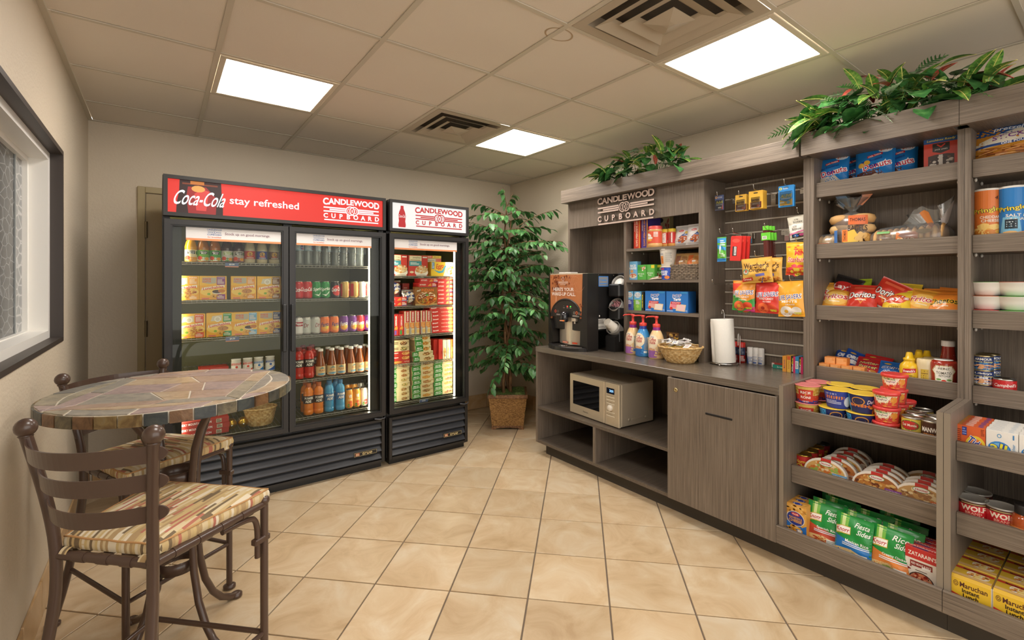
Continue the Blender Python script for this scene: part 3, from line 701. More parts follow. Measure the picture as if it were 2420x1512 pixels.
for k in range(4):                                   # border strips, each in two pieces
    sp = R.uniform(-.05, .06)
    for pl, mi_ in (([(-A_, -A_), (sp-.01, -A_), (sp+.02, -I_), (-I_, -I_)], (0, 1, 2, 3)[k]), ([(sp-.01, -A_), (A_, -A_), (I_, -I_), (sp+.02, -I_)], (3, 0, 4, 1)[k])):
        ttile([rot(p, k*PI/2) for p in pl], SM[mi_])
    n = 7; arc = []                                   # lens then outer segments
    f = math.radians(40)
    lens = [(-A_*.72, -A_-.003)]+[(x*A_, -A_-.003-.045*(1-(x/.72)**2)) for x in (-.5, -.25, 0, .25, .5)]+[(A_*.72, -A_-.003)]
    ttile([rot(p, k*PI/2) for p in lens], SM[(2, 4, 0, 3)[k]])
    def arcp(a0, a1): return [(RI*math.sin(a0+(a1-a0)*i/5), -RI*math.cos(a0+(a1-a0)*i/5)) for i in range(6)]
    d = math.asin(.72*A_/RI)*.93; a44 = PI/4-.02
    ttile([rot(p, k*PI/2) for p in [(-A_+.004, -A_-.003), (-A_*.72, -A_-.003)]+arcp(-d, -a44)], SM[(0, 2, 3, 5)[k]])
    ttile([rot(p, k*PI/2) for p in [(A_*.72, -A_-.003), (A_-.004, -A_-.003)]+arcp(a44, d)], SM[(3, 4, 2, 0)[k]])
    e1 = [(x*A_, -A_-.006-.045*(1-(x/.72)**2)) for x in (-.72, -.5, -.25, 0)]; e2 = [(x*A_, -A_-.006-.045*(1-(x/.72)**2)) for x in (0, .25, .5, .72)]
    ttile([rot(p, k*PI/2) for p in e1+arcp(.0, -d)], SM[(5, 0, 4, 3)[k]]); ttile([rot(p, k*PI/2) for p in e2+arcp(d, .0)], SM[(2, 3, 0, 1)[k]])
xs_ = [(-I_, -I_), (-I_*.42, -I_*.3), (I_*.28, I_*.42), (I_, I_)]
for i in range(3):
    (a0, a1), (b0, b1) = xs_[i], xs_[i+1]; cuts = [(-I_, -I_), (R.uniform(-.08, 0), R.uniform(-.04, .06)), (R.uniform(.05, .1), R.uniform(.1, .14)), (I_, I_)]
    if i == 0: cuts.pop(2)
    def xx(l, y): return l[0]+(l[1]-l[0])*(y+I_)/(2*I_)
    for (c0, c1), (d0, d1) in zip(cuts, cuts[1:]):
        ttile([(xx((a0, a1), c0), c0), (xx((b0, b1), c1), c1), (xx((b0, b1), d1), d1), (xx((a0, a1), d0), d0)], SM[R.choice((1, 4, 2, 0, 3))], -.0006)
nr = 38
rc = [5, 1, 1, 2, 5, 1, 2, 4, 0, 1, 2, 5, 4, 2]
for i in range(nr):
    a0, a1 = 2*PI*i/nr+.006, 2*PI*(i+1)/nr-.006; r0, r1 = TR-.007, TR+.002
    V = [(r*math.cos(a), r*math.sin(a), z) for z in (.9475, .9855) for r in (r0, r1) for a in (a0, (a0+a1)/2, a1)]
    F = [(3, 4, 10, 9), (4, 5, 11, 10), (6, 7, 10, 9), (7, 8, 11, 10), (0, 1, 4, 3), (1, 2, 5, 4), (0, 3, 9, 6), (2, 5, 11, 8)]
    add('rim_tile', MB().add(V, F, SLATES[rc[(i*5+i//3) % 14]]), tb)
for k, a in enumerate((34, 124, 214, 304)):
    a = math.radians(a); pf = [(.262, .012), (.235, .018), (.19, .045), (.15, .095), (.115, .17), (.09, .28), (.078, .42), (.076, .55), (.08, .66), (.095, .76), (.125, .84), (.165, .90), (.21, .935), (.24, .945)]
    P = []
    for i in range(len(pf)-1):
        for q in (0, .5): P.append(((pf[i][0]*(1-q)+pf[i+1][0]*q)*math.cos(a), (pf[i][0]*(1-q)+pf[i+1][0]*q)*math.sin(a), pf[i][1]*(1-q)+pf[i+1][1]*q))
    lg = add('leg', MB().tube(P, .0135, IRON, 10), tb)
    add('foot', MB().lathe([(.018, 0), (.024, .004), (.024, .016), (.015, .022)], IRON, 14, .262*math.cos(a), .262*math.sin(a)), lg)
for z in (.30, .645): add('ring_band', MB().lathe([(.062, z-.022), (.065, z-.022), (.065, z+.022), (.062, z+.022), (.062, z-.022)], IRON, 28, cap=False), tb)
add('mount_plate', MB().lathe([(.25, .938), (.25, .948)], IRON, 24), tb)

# ---------------- chairs ----------------
def smooth(pts, n=3):
    for _ in range(n):
        q = [pts[0]]
        for a, b in zip(pts, pts[1:]): q += [tuple(a[i]*.75+b[i]*.25 for i in range(len(a))), tuple(a[i]*.25+b[i]*.75 for i in range(len(a)))]
        pts = q+[pts[-1]]
    return pts
ZS = .645
def chair(lb, loc, rz, lean=.085):
    t = thing('iron_chair', lb, 'chair', loc, rz, 'iron chairs at the slate table')
    wf, wb, yf, yb = .215, .152, .18, -.18
    for s in (-1, 1):
        lg = add('front_leg', MB().tube([(s*wf, yf, .01), (s*wf, yf, .4), (s*wf, yf, ZS+.005)], .0125, IRON, 10), t)
        add('ball', MB().ball((s*wf, yf, ZS+.012), .017, IRON, 12, 8), lg); add('foot', MB().lathe([(.02, 0), (.026, .004), (.026, .014), (.016, .02)], IRON, 14, s*wf, yf), lg)
        # bent corner bracket under the side rail, clamped to the leg
        dx, dy = (wb-wf)*s, yb-yf; L = math.hypot(dx, dy); dx /= L; dy /= L
        br = smooth([(s*wf+dx*.16, yf+dy*.16, ZS-.02), (s*wf+dx*.07, yf+dy*.07, ZS-.022), (s*wf+dx*.028, yf+dy*.028, ZS-.04), (s*wf+dx*.028, yf+dy*.028, ZS-.17)])
        bk = add('bracket', MB().tube(br, .009, IRON, 8), t)
        add('clamp', MB().box(-.016, -.012, ZS-.125, .045, .012, ZS-.105, IRON, .003).xf(Matrix.Translation((s*wf, yf, 0)) @ Matrix.Rotation(math.atan2(dy, dx), 4, 'Z')), bk)
        rp = smooth([(s*.205, yb-.10, .01), (s*.178, yb-.055, .2), (s*.155, yb-.005, .48), (s*wb, yb, ZS), (s*.165, yb-.015, .80), (s*.197, yb-lean, .985)], 2)
        lg = add('rear_leg', MB().tube(rp, .0145, IRON, 10), t)
        add('ball', MB().ball((s*.198, yb-lean, 1.008), (.025, .025, .025), IRON, 16, 10).lathe([(.012, .98), (.017, .985), (.012, .992)], IRON, 12, s*.198, yb-lean), lg)
        add('foot', MB().lathe([(.02, 0), (.026, .004), (.026, .014), (.016, .02)], IRON, 14, s*.205, yb-.10), lg)
        sr = add('side_rail', MB().tube([(s*wf, yf, ZS), (s*wb, yb, ZS)], .0125, IRON, 10), t)
        for q in (.2, .4, .6, .8):
            x, y = s*(wf+(wb-wf)*q), yf+(yb-yf)*q; add('collar', MB().tube([(x-dx*.02, y-dy*.02, ZS), (x+dx*.02, y+dy*.02, ZS)], .0145, IRON, 10), sr)
        add('side_stretcher', MB().tube([(s*wf, yf, .205), (s*.172, yb-.045, .205+.02)], .0085, IRON, 8), t)
    add('front_rail', MB().tube([(-wf, yf, ZS), (wf, yf, ZS)], .0125, IRON, 10), t)
    rr = add('rear_rail', MB().tube([(-wb, yb, ZS), (wb, yb, ZS)], .0125, IRON, 10), t)
    for x in (-.075, 0, .075): add('collar', MB().tube([(x-.018, yb, ZS), (x+.018, yb, ZS)], .0145, IRON, 10), rr)
    add('front_stretcher', MB().tube([(-wf, yf, .205), (wf, yf, .205)], .0085, IRON, 8), t)
    for x in (-.075, 0, .075): add('seat_strap', B(x-.016, yb, ZS+.008, x+.016, yf, ZS+.011, IRON), t)
    for k, (z, yo, w, bow) in enumerate(((.957, -.072, .193, .105), (.877, -.036, .178, .098), (.787, -.012, .166, .09))):
        yo = yo*lean/.085
        n = 40; V = []; F = []
        for i in range(n+1):
            q = math.sin(PI/2*(-1+2*i/n)); x = q*(w+.024); hh = .023*min(1, math.sqrt(max(.02, 1-(max(0, abs(q)-.87)/.13)**2)))
            y = yb+yo+.016-bow*(1-q*q)
            for (dy_, dz_) in ((-.002, -hh), (.002, -hh), (.002, hh), (-.002, hh)): V.append((x, y+dy_-dz_*.15, z+dz_))
        for i in range(n):
            for j in range(4): F.append((i*4+j, i*4+(j+1) % 4, i*4+4+(j+1) % 4, i*4+4+j))
        F += [(3, 2, 1, 0), (n*4, n*4+1, n*4+2, n*4+3)]
        add('back_slat', MB().add(V, F, IRON, False), t)
    # cushion
    hb, ht, pf = ZS+.012, ZS+.044, .016
    def sf(top):
        def f(u, v):
            a, b = -1+2*u, -1+2*v; wy = (wb-.004)+(wf+.012-wb)*(b+1)/2
            rr_ = 1-.03*max(0, abs(a)+abs(b)-1.6)
            e = (1-a**6)*(1-b**6)
            return (a*wy*rr_, (-.168+(b+1)/2*.362)*rr_, ht+pf*e**.6+.0012*math.sin(9*a+4*b) if top else hb-.003*e)
        return f
    cu = MB(); n = 18; cu.grid(sf(True), n, n, FABA); f1, f0 = sf(True), sf(False); cu.grid(lambda u, v: f0(1-u, v), n, n, FABA)
    for (fn, mm) in ((lambda u: (u, 0), FABA), (lambda u: (1, u), FABB), (lambda u: (1-u, 1), FABA), (lambda u: (0, 1-u), FABB)):
        def g_(u, v, fn=fn):
            p0, p1 = f0(*fn(u)), f1(*fn(u)); bl = 1+.02*math.sin(PI*v)
            return (p0[0]*bl*(1-v)+p1[0]*bl*v, (p0[1]*(1-v)+p1[1]*v)*bl, p0[2]*(1-v)+p1[2]*v)
        cu.grid(g_, n, 4, mm)
    c = add('cushion', cu, t)
    pip = [f1(i/12, 0) for i in range(12)]+[f1(1, i/12) for i in range(12)]+[f1(1-i/12, 1) for i in range(12)]+[f1(0, 1-i/12) for i in range(12)]
    add('piping', MB().tube(pip, .003, mat('#b98c5a', .8), 6, True), c)
    for s in (-1, 1):
        add('tie', MB().grid(lambda u, v, s=s: (s*.125+(.012-.024*v), yb+.008-.019*math.cos(2*PI*u*.8), ZS+.019*math.sin(2*PI*u*.8)), 14, 1, FABA), c)
        add('tie', MB().grid(lambda u, v, s=s: (s*(.19)+(.012-.024*v), yf-.004+.019*math.cos(2*PI*u*.8), ZS+.019*math.sin(2*PI*u*.8)), 14, 1, FABA), c)
    return t
chair('nearest dark iron chair with striped cushion, its slatted back toward the viewer', (.008, 1.824, 0), math.atan2(-.71, .70), .043)
chair('farther dark iron chair with striped cushion, tucked behind the slate table near the cooler', (-.022, 2.535, 0), math.atan2(-.557, -.83), .05)

# ---------------- ficus tree ----------------
FX, FY = 2.75, 3.74
ft = thing('ficus_tree', 'tall green artificial ficus tree in a woven square planter in the corner', 'plant', (FX, FY, 0), -0.642948)
pt = MB()
def sqr(h0, h1, z0, z1, m, n=1):
    for k in range(n):
        a, b = k/n, (k+1)/n; r0, r1 = h0+(h1-h0)*a, h0+(h1-h0)*b; za, zb = z0+(z1-z0)*a, z0+(z1-z0)*b
        pt.add([(-r0, -r0, za), (r0, -r0, za), (r0, r0, za), (-r0, r0, za), (-r1, -r1, zb), (r1, -r1, zb), (r1, r1, zb), (-r1, r1, zb)], [(i, (i+1) % 4, 4+(i+1) % 4, 4+i) for i in range(4)], m)
sqr(.148, .178, .03, .30, ROPE)
for i in range(34):
    z = .034+i*.0078; h = .149+.03*(i/34); pt.box(-h-.001, -h-.0022, z, h+.001, -h+.003, z+.0058, ROPE, .0015)
    pt.box(h-.003, -h, z, h+.0022, h, z+.0058, ROPE).box(-h-.0022, -h, z, -h+.003, h, z+.0058, ROPE)
po = add('planter', pt, ft)
WBR = wood('planter_wood', (60, 3, 60), ('#5a3a22', '#7a5434', '#946a44', '#a87e54'))
add('rim', MB().box(-.19, -.19, .30, .19, -.165, .335, WBR, .004).box(-.19, .165, .30, .19, .19, .335, WBR, .004).box(-.19, -.165, .30, -.165, .165, .335, WBR, .004).box(.165, -.165, .30, .19, .165, .335, WBR, .004), po)
bp = [(-.155, 0), (-.12, 0), (-.10, .012), (-.05, .014), (-.02, .02), (0, .014), (.02, .02), (.05, .014), (.10, .012), (.12, 0), (.155, 0), (.152, .034), (-.152, .034)]
add('base_trim', MB().prism(bp, -.157, -.145, WBR, 0, lambda x, z, y: (x, y, z)).box(-.155, -.145, 0, -.14, .15, .034, WBR).box(.14, -.145, 0, .155, .15, .034, WBR), po)
add('moss', MB().grid(lambda u, v: (-.165+.33*u, -.165+.33*v, .322+.02*math.sin(7*u+2)*math.sin(9*v)+.012*random.random()), 16, 16, MOSS), ft)
RT = random.Random(11)
tw = MB()
def trunk(p0, seed, h=1.9):
    r = random.Random(seed); P = []; x, y = p0
    for i in range(22):
        z = .32+i*(h-.32)/21; P.append((x+.03*math.sin(i*.55+seed), y+.03*math.cos(i*.5+seed*2), z)); x += r.uniform(-.006, .006)
    return P
TK = [trunk((0, 0), 1, 2.15), trunk((.0, .02), 2.6, 2.0), trunk((-.01, -.02), 4.4, 1.9)]
for P in TK: tw.tube(P, [.017*(1-.6*i/21) for i in range(22)], BARK, 8)
add('trunk', tw, ft)
tips = []; bm_ = MB()
for k in range(150):
    P = RT.choice(TK); i = min(21, max(3, int(21*RT.uniform(.13, 1.02)))); p = P[i]; a = RT.uniform(0, 2*PI)
    fz = (p[2]-.3)/1.9; L = RT.uniform(.24, .48)*(.85+.35*math.sin(PI*min(1, fz*1.0)))*(1 if fz < .75 else 1.25-(fz-.75)*1.7)
    for _ in range(8):
        wx_, wy_ = 2.75+.8003*(p[0]+L*math.cos(a))+.5996*(p[1]+L*math.sin(a)), 3.74-.5996*(p[0]+L*math.cos(a))+.8003*(p[1]+L*math.sin(a))
        if wx_ > 3.17 or wy_ > 4.31 or (wx_ < 2.24 and wy_ > 3.3): L *= .86
    up = RT.uniform(-.02, .22); Q = [p]
    for s in range(1, 7):
        q = s/6; Q.append((p[0]+L*q*math.cos(a), p[1]+L*q*math.sin(a), p[2]+up*q*1.2-.16*q*q*(1.1-fz*.5)))
    tips.append(Q)
for (dx, dz, l) in ((-.02, .2, .1), (.03, .14, .12)):
    tips.append([(TK[0][-1][0]+dx*q*2, TK[0][-1][1], TK[0][-1][2]+dz*q) for q in (0, .2, .4, .6, .8, 1)])
tips.append([(.1+.38*q, -.05, 1.95+.26*q-.1*q*q) for q in (0, .2, .4, .6, .8, 1)]); tips.append([(.08+.5*q, -.1, 1.75+.1*q-.12*q*q) for q in (0, .2, .4, .6, .8, 1)])
for Q in tips: bm_.tube(Q, [.004*(1-.6*i/(len(Q)-1)) for i in range(len(Q))], BARK, 4)
w = add('branches', bm_, ft); w['kind'] = 'stuff'
def leafmesh(L, W, m, fold=.25, droop=.18):
    mb = MB(); V = []; F = []; st = [0, .18, .42, .68, .88, 1]; ww = [.05, .72, 1, .74, .3, 0]
    for q, k in zip(st, ww):
        z = -droop*L*q*q; V += [(L*q, 0, z), (L*q, W*k, z+W*k*fold), (L*q, -W*k, z+W*k*fold)]
    for i in range(5): F += [(i*3, i*3+3, i*3+4, i*3+1), (i*3, i*3+2, i*3+5, i*3+3)]
    return mb.add(V, F, m, True)
def mleaf(p, az, pitch, roll, sc): return Matrix.Translation(p) @ Matrix.Rotation(az, 4, 'Z') @ Matrix.Rotation(pitch, 4, 'Y') @ Matrix.Rotation(roll, 4, 'X') @ Matrix.Scale(sc, 4)
specs = []
for Q in tips:
    L = math.dist(Q[0], Q[-1]); n = max(7, int(L/.031))
    az0 = math.atan2(Q[-1][1]-Q[0][1], Q[-1][0]-Q[0][0])
    for k in range(n):
        q = .18+.82*(k+RT.random()*.5)/n; i = min(len(Q)-2, int(q*(len(Q)-1))); f = q*(len(Q)-1)-i
        p = tuple(Q[i][c]*(1-f)+Q[i+1][c]*f for c in range(3)); sd = 1 if k % 2 else -1
        specs.append((p, az0+sd*RT.uniform(.4, 1.2), RT.uniform(.15, 1.0), RT.uniform(-.5, .5), RT.uniform(.75, 1.2)))
wx = [s for s in specs if -.66 < s[0][0] < .6]
wx.sort(key=lambda s: s[0][1])      # the side toward the room first
LM = [leafmesh(.088, .024, LEAF1).mesh('leaf'), leafmesh(.08, .021, LEAF2).mesh('leaf')]
near = wx[:len(wx)*2//3]; RT.shuffle(near); big = near[:300]; rest = near[300:]+wx[len(wx)*2//3:]
for s in big:
    o = add('leaf', LM[1 if RT.random() < .3 else 0], ft); o.matrix_local = mleaf(*s)
mb = MB(); tm = [leafmesh(.088, .024, LEAF1), leafmesh(.08, .021, LEAF2)]
for s in rest:
    l = tm[1 if RT.random() < .25 else 0]; M = mleaf(*s); mb.add([M @ Vector(v) for v in l.V], l.F, l.m[0], True)
w = add('foliage', mb, ft); w['kind'] = 'stuff'

# ---------------- mixed foliage on top of the units ----------------
def heart():
    mb = MB(); st = [(-.02, .0), (-.022, .022), (0, .042), (.03, .044), (.06, .03), (.085, .012), (.10, 0)]; V = []; F = []
    for x, w in st: z = -1.6*max(0, x)**2; V += [(x if w else x, 0, z), (x, w, z+w*.2), (x, -w, z+w*.2)]
    for i in range(6): F += [(i*3, i*3+3, i*3+4, i*3+1), (i*3, i*3+2, i*3+5, i*3+3)]
    return mb.add(V, F, HEART, True).tube([(-.08, 0, -.03), (-.04, 0, -.005), (0, 0, 0)], .0016, HEART, 4)
def croton(m, vm, L=.15, W=.03, curl=.5):
    mb = MB(); V = []; F = []; n = 8
    for i in range(n+1):
        q = i/n; k = W*math.sin(PI*min(1, q*.92+.06))**.7 if i < n else 0; z = -curl*L*q*q; V += [(L*q, 0, z), (L*q, k, z+k*.35), (L*q, -k, z+k*.35)]
    for i in range(n): F += [(i*3, i*3+3, i*3+4, i*3+1), (i*3, i*3+2, i*3+5, i*3+3)]
    mb.add(V, F, m, True); T = []
    vv = [(V[i*3][0], 0, V[i*3][2]+.0008) for i in range(n+1)]; mb.tube(vv, .002, vm, 4)
    for i in range(1, n-1):
        for s in (1, 2):
            a, b = Vector(V[i*3]), Vector(V[(i+1)*3+s]); b = a.lerp(b, .85); d = Vector((.0021, 0, 0)); u = Vector((0, 0, .0007))
            mb.add([a-d+u, a+d+u, b+d*.6+u, b-d*.6+u], [(0, 1, 2, 3)], vm)
    return mb
def fern():
    mb = MB(); V = []; F = []
    for i in range(9):
        q = i/9; x = .02+.13*q; z = -.05*q*q; l = .036*math.sin(PI*(q*.85+.12))
        for s in (1, -1):
            k = len(V); V += [(x-.004, 0, z), (x+.005, 0, z), (x+.02, s*l, z-.004), (x+.012, s*l*.9, z-.004)]; F.append((k, k+1, k+2, k+3))
    mb.add(V, F, FERN, False); return mb.tube([(0, 0, 0), (.07, 0, -.012), (.155, 0, -.05)], .0013, FERN, 4)
PM = {'heart_leaf': heart().mesh('heart_leaf'), 'croton_leaf': croton(CROT, CROTV).mesh('croton_leaf'), 'red_croton_leaf': croton(CROTR, VEINR, .12, .024).mesh('croton_leaf'), 'fern_frond': fern().mesh('fern_frond')}
PALE = leafmat('pale_fern', ('#7a9a7a', '#a8bc98', '#c8d4b8'), 30)
def garden(lb, x, y0, y1, z, n, hgt, seed, sc):
    r = random.Random(seed); t = thing('foliage_planter', lb, 'plant', (x, (y0+y1)/2, z), 0, 'foliage on the shelving tops')
    L = (y1-y0)/2; add('tray', MB().box(-.06, -L*.8, 0, .08, L*.8, .07, mat('#3a3a2c', .8, bump=.5), .01), t)
    for k in range(n):
        q = r.uniform(-1, 1); env = 1-.55*abs(q)**2.2; kind = r.choices(('heart_leaf', 'croton_leaf', 'red_croton_leaf', 'fern_frond'), (56, 20, 8, 18))[0]
        low = kind == 'heart_leaf'; h = r.uniform(.07, .16+.10*env) if low else r.uniform(.12, hgt*env)
        px_ = r.uniform(-.13, .08) if h < .2 else r.uniform(-.09, .07)
        out = math.atan2(q*.9+r.uniform(-.6, .6), -1+r.uniform(-.4, 1.2))
        pit = r.uniform(.0, .9) if low else r.uniform(-1.35, .2)
        if kind == 'fern_frond': pit = r.uniform(-.5, .6)
        o = add(kind.replace('red_', ''), PM[kind], t); s = r.uniform(.9, 1.45)*sc
        o.matrix_local = mleaf((px_, q*L*.92, h), out, pit, r.uniform(-.5, .5), s)
        if kind == 'fern_frond' and r.random() < .3: o.material_slots[0].link = 'OBJECT'; o.material_slots[0].material = PALE
    mb = MB()
    for k in range(int(n*.5)):
        q = r.uniform(-1, 1); h = r.uniform(.1, .2); mb.tube([(0, q*L*.7, .06), (r.uniform(-.05, .05), q*L*.85, h)], .002, FERN, 4)
    w = add('stems', mb, t); w['kind'] = 'stuff'
garden('smaller mixed leafy arrangement on the hutch crown above the lettering', 2.86, 1.8139, 2.5952, 2.101, 140, .28, 3, .68)
garden('larger mixed leafy arrangement with veined leaves on top of the display bays', 2.86, 0.3466, 1.1250, 2.101, 250, .33, 8, .76)
# ---------------- product builders ----------------
ROUND = ('rice_cup', 'pasta_cup', 'pasta_bowl', 'fruit_can', 'sauce_can', 'chili_can', 'chip_tube', 'sausage_can', 'soup_can', 'ketchup_bottle', 'mustard_bottle', 'creamer_bottle', 'sauce_jar')
def put(pr, name, label, cat, loc, rz=0, group=None, tilt=(0, 0), sc=1):
    if name in ROUND: rz += .2
    o = thing(name, label, cat, loc, rz, group, pr[0]); o.rotation_euler = (tilt[0], tilt[1], rz)
    if sc != 1: o.scale = (sc,)*3
    for n, me, kids in pr[1]:
        c = add(n, me, o)
        for n2, me2 in kids: add(n2, me2, c)
    return o
TIN = mat('#c4c0b8', .28, 1); GOLD = mat('#c9a54a', .3, 1)
def soda(col, art, top=None):
    r, h = .033, .122; c = mat(col, .3, .35, .3) if isinstance(col, str) else col
    b = MB().lathe([(.024, 0), (.027, .002), (.033, .011), (.033, .105), (.0265, .118)], c, 22, cap=False).lathe([(.0, .002), (.024, 0)], TIN, 22)
    lid = MB().lathe([(.0265, .118), (.0275, .1205), (.0262, .122), (.025, .119), (0, .1185)], TIN, 22).box(-.006, -.012, .119, .006, .006, .1205, TIN)
    k = [('lid', lid.mesh('lid'), [])]
    if art: k.append(('label_print', art.build('label_print', cyl(r), .012, rough=.3), []))
    return (b.mesh('soda_can'), k)
def tin(r, h, col, art, lid=TIN, pull=False):
    b = MB().lathe([(r*.97, 0), (r*1.01, .002), (r*1.01, .005), (r*.985, .007)], lid, 24, cap=True).lathe([(r, .007), (r, h-.007)], mat(col, .35, 0, .3), 24, cap=False)
    t = MB().lathe([(r*.985, h-.007), (r*1.01, h-.005), (r*1.01, h), (r*.95, h), (r*.93, h-.004), (r*.6, h-.0035), (r*.55, h-.005), (0, h-.005)], lid, 24)
    if pull: t.box(-.008, -r*.7, h-.004, .008, -r*.1, h-.0015, lid, .001)
    return (b.mesh('tin'), [('lid', t.mesh('lid'), []), ('label_print', art.build('label_print', cyl(r), .014, rough=.35), [])])
def bottle(prof, m, cap, art, r, n=20, kids=(), lm=.012):
    b = MB().lathe(prof, m, n)
    k = []
    if cap:
        c, cr, z0, z1 = cap; k.append(('cap', MB().lathe([(cr, z0), (cr, z1-.002), (cr-.002, z1), (0, z1)], mat(c, .4) if isinstance(c, str) else c, 16).mesh('cap'), []))
    if art: k.append(('label_print', art.build('label_print', cyl(r) if not callable(r) else r, lm), []))
    return (b.mesh('bottle'), k+list(kids))
def carton(w, h, d, col, art=None, top=None, side=None, c=.001, name='carton'):
    b = MB().box(-w/2, 0, 0, w/2, d, h, mat(col, .45), c); k = []
    if art: k.append(('label_print', art.build('label_print', flat(0)), []))
    if top: k.append(('top_print', top.build('top_print', lambda x, y, o: (x, y, h+o)), []))
    if side: k.append(('side_print', side.build('side_print', lambda x, y, o: (-w/2-o, d-y if 0 else x+d/2, y)), []))
    return (b.mesh(name), k)
def pouch(w, h, t, col, art, seed=0, low=.4, seal=.06, cm=None):
    R = random.Random(seed); ph = [R.uniform(0, 6) for _ in range(4)]; am = .0035
    def bl(x, y):
        u, v = min(1, abs(2*x/w)), y/h
        if v < seal or v > 1-seal: return .0008
        q = (v-seal)/(1-2*seal); e = math.sin(PI*q**(math.log(.5)/math.log(low)))**.65*(1-u**2.6)**.8
        return t/2*e+.0008+am*e*(math.sin(38*x/w*.25+ph[0]+4*q)*math.sin(9*q+ph[1])+.5*math.sin(17*q+5*u+ph[2]))
    def tx(x, y):
        v = y/h; return x*(1-.05*math.sin(PI*max(0, min(1, v))))
    m = cm or mat(col, .28, 0, .3); b = MB(); n = 26
    b.grid(lambda u, v: (tx((u-.5)*w, v*h), -bl((u-.5)*w, v*h), v*h), n, n, m).grid(lambda u, v: (tx((.5-u)*w, v*h), bl((.5-u)*w, v*h)*.7, v*h), n, n, m)
    return (b.mesh('pouch'), [('label_print', art.build('label_print', lambda x, y, o: (tx(x, y), -bl(x, y)-o, y), w/14, .0018, .0001, .28), [])] if art else [])
def cup(r0, r1, h, col, lid, art, lidr=None, lh=.006, lname='lid'):
    lr = lidr or r1*1.06
    b = MB().lathe([(r0*.9, 0), (r0, .002), (r1, h-lh)], mat(col, .4), 24)
    l = MB().lathe([(r1, h-lh), (lr, h-lh), (lr, h-.0015), (lr-.003, h), (lr*.8, h-.001), (0, h-.001)], mat(lid, .35, 0, .2), 24)
    return (b.mesh('cup'), [(lname, l.mesh(lname), []), ('label_print', art.build('label_print', cone(r0, r1, h-lh), .014), [])])
ORD = ['first', 'second', 'third', 'fourth', 'fifth', 'sixth', 'seventh', 'eighth', 'ninth', 'tenth', 'eleventh', 'twelfth']
def nth(i, n): return 'leftmost' if i == 0 else 'rightmost' if i == n-1 else ORD[i]+' from left'
LD, RD, FZ = 'left cooler door', 'right cooler door', 'freezer'

# ---- double cooler, left door ----
YI = 3.565
JP = [(.029, 0), (.0325, .004), (.0325, .075), (.0315, .078), (.033, .086), (.033, .092), (.030, .105), (.026, .122), (.019, .134), (.0175, .142), (.0175, .152)]
def jart(c1, c2, box):
    return Art().r(-.045, 0, .045, .068, c1).r(-.045, 0, .045, .024, c2).e(-.02, .018, .014, .013, '#e04a2a').e(.02, .014, .014, .01, '#f0a83a').r(-.02, .042, .022, .062, box).t('Minute', .001, .056, .008, '#ffffff', .034).t('Maid', .001, .047, .008, '#ffffff', .026).e(.034, .05, .008, .012, '#4f8a3a')
J = [('#e9a81c', '#f3e3b8', '#f0a030', '#3a3220', 'yellow orange-juice bottle'), ('#b5701c', '#7cc04a', '#f4efe2', '#2c4a24', 'amber apple-juice bottle with a mostly pale label'), ('#b06414', '#57b04a', '#eef2e6', '#1e2c1c', 'darker amber apple-juice bottle with dark name box'), ('#3a1a12', '#d8d4cc', '#6a9a4a', '#a8c070', 'dark berry-juice bottle turned with leafy label'), ('#3a1512', '#c0b8b0', '#b03a4a', '#2a2c24', 'dark cranberry-juice bottle with name box')]
us = (0.1574, 0.2218, 0.2856, 0.3510, 0.4157, 0.4821, 0.5553, 0.6293)
for i, (lq, c1, c2, bx, lb) in enumerate(J):
    put(bottle(JP, mat(lq, .12, 0, .5), ('#e8e4da', .0195, .15, .168), jart(c1, c2, bx), cyl(.0326, .006)), 'juice_bottle', f'{lb}, {nth(i, 8)}, top shelf, {LD}', 'bottle', (us[i], YI, 1.531), 0, 'juice bottles in the cooler')
MPF = [(.030, 0), (.0335, .004), (.0335, .082), (.0325, .09), (.026, .125), (.0185, .150), (.0175, .165)]
for i, (c, lb) in enumerate((('#c03a2a', 'red-labelled'), ('#2a3e9a', 'blue-labelled'), ('#6a4526', 'brown-labelled'))):
    A = Art().r(-.05, 0, .05, .052, c).e(-.002, .03, .017, .017, '#e8b83a', 12).e(-.002, .03, .011, .011, '#8a5a20').r(-.018, .013, .014, .018, '#e05a3a').lines(-.024, .003, .022, .011, 2, '#e8dcc8').t('YAQO', .032, .027, .038, '#d8c8b8', .006)
    put(bottle(MPF, mat('#cfc4a4', .35), ('#e6dfcc', .0185, .16, .178), A, cyl(.0336, .026)), 'milk_bottle', f'{lb} cream plastic milk bottle, top shelf, {LD}', 'bottle', (us[5+i], YI, 1.531), 0, 'milk bottles in the cooler')
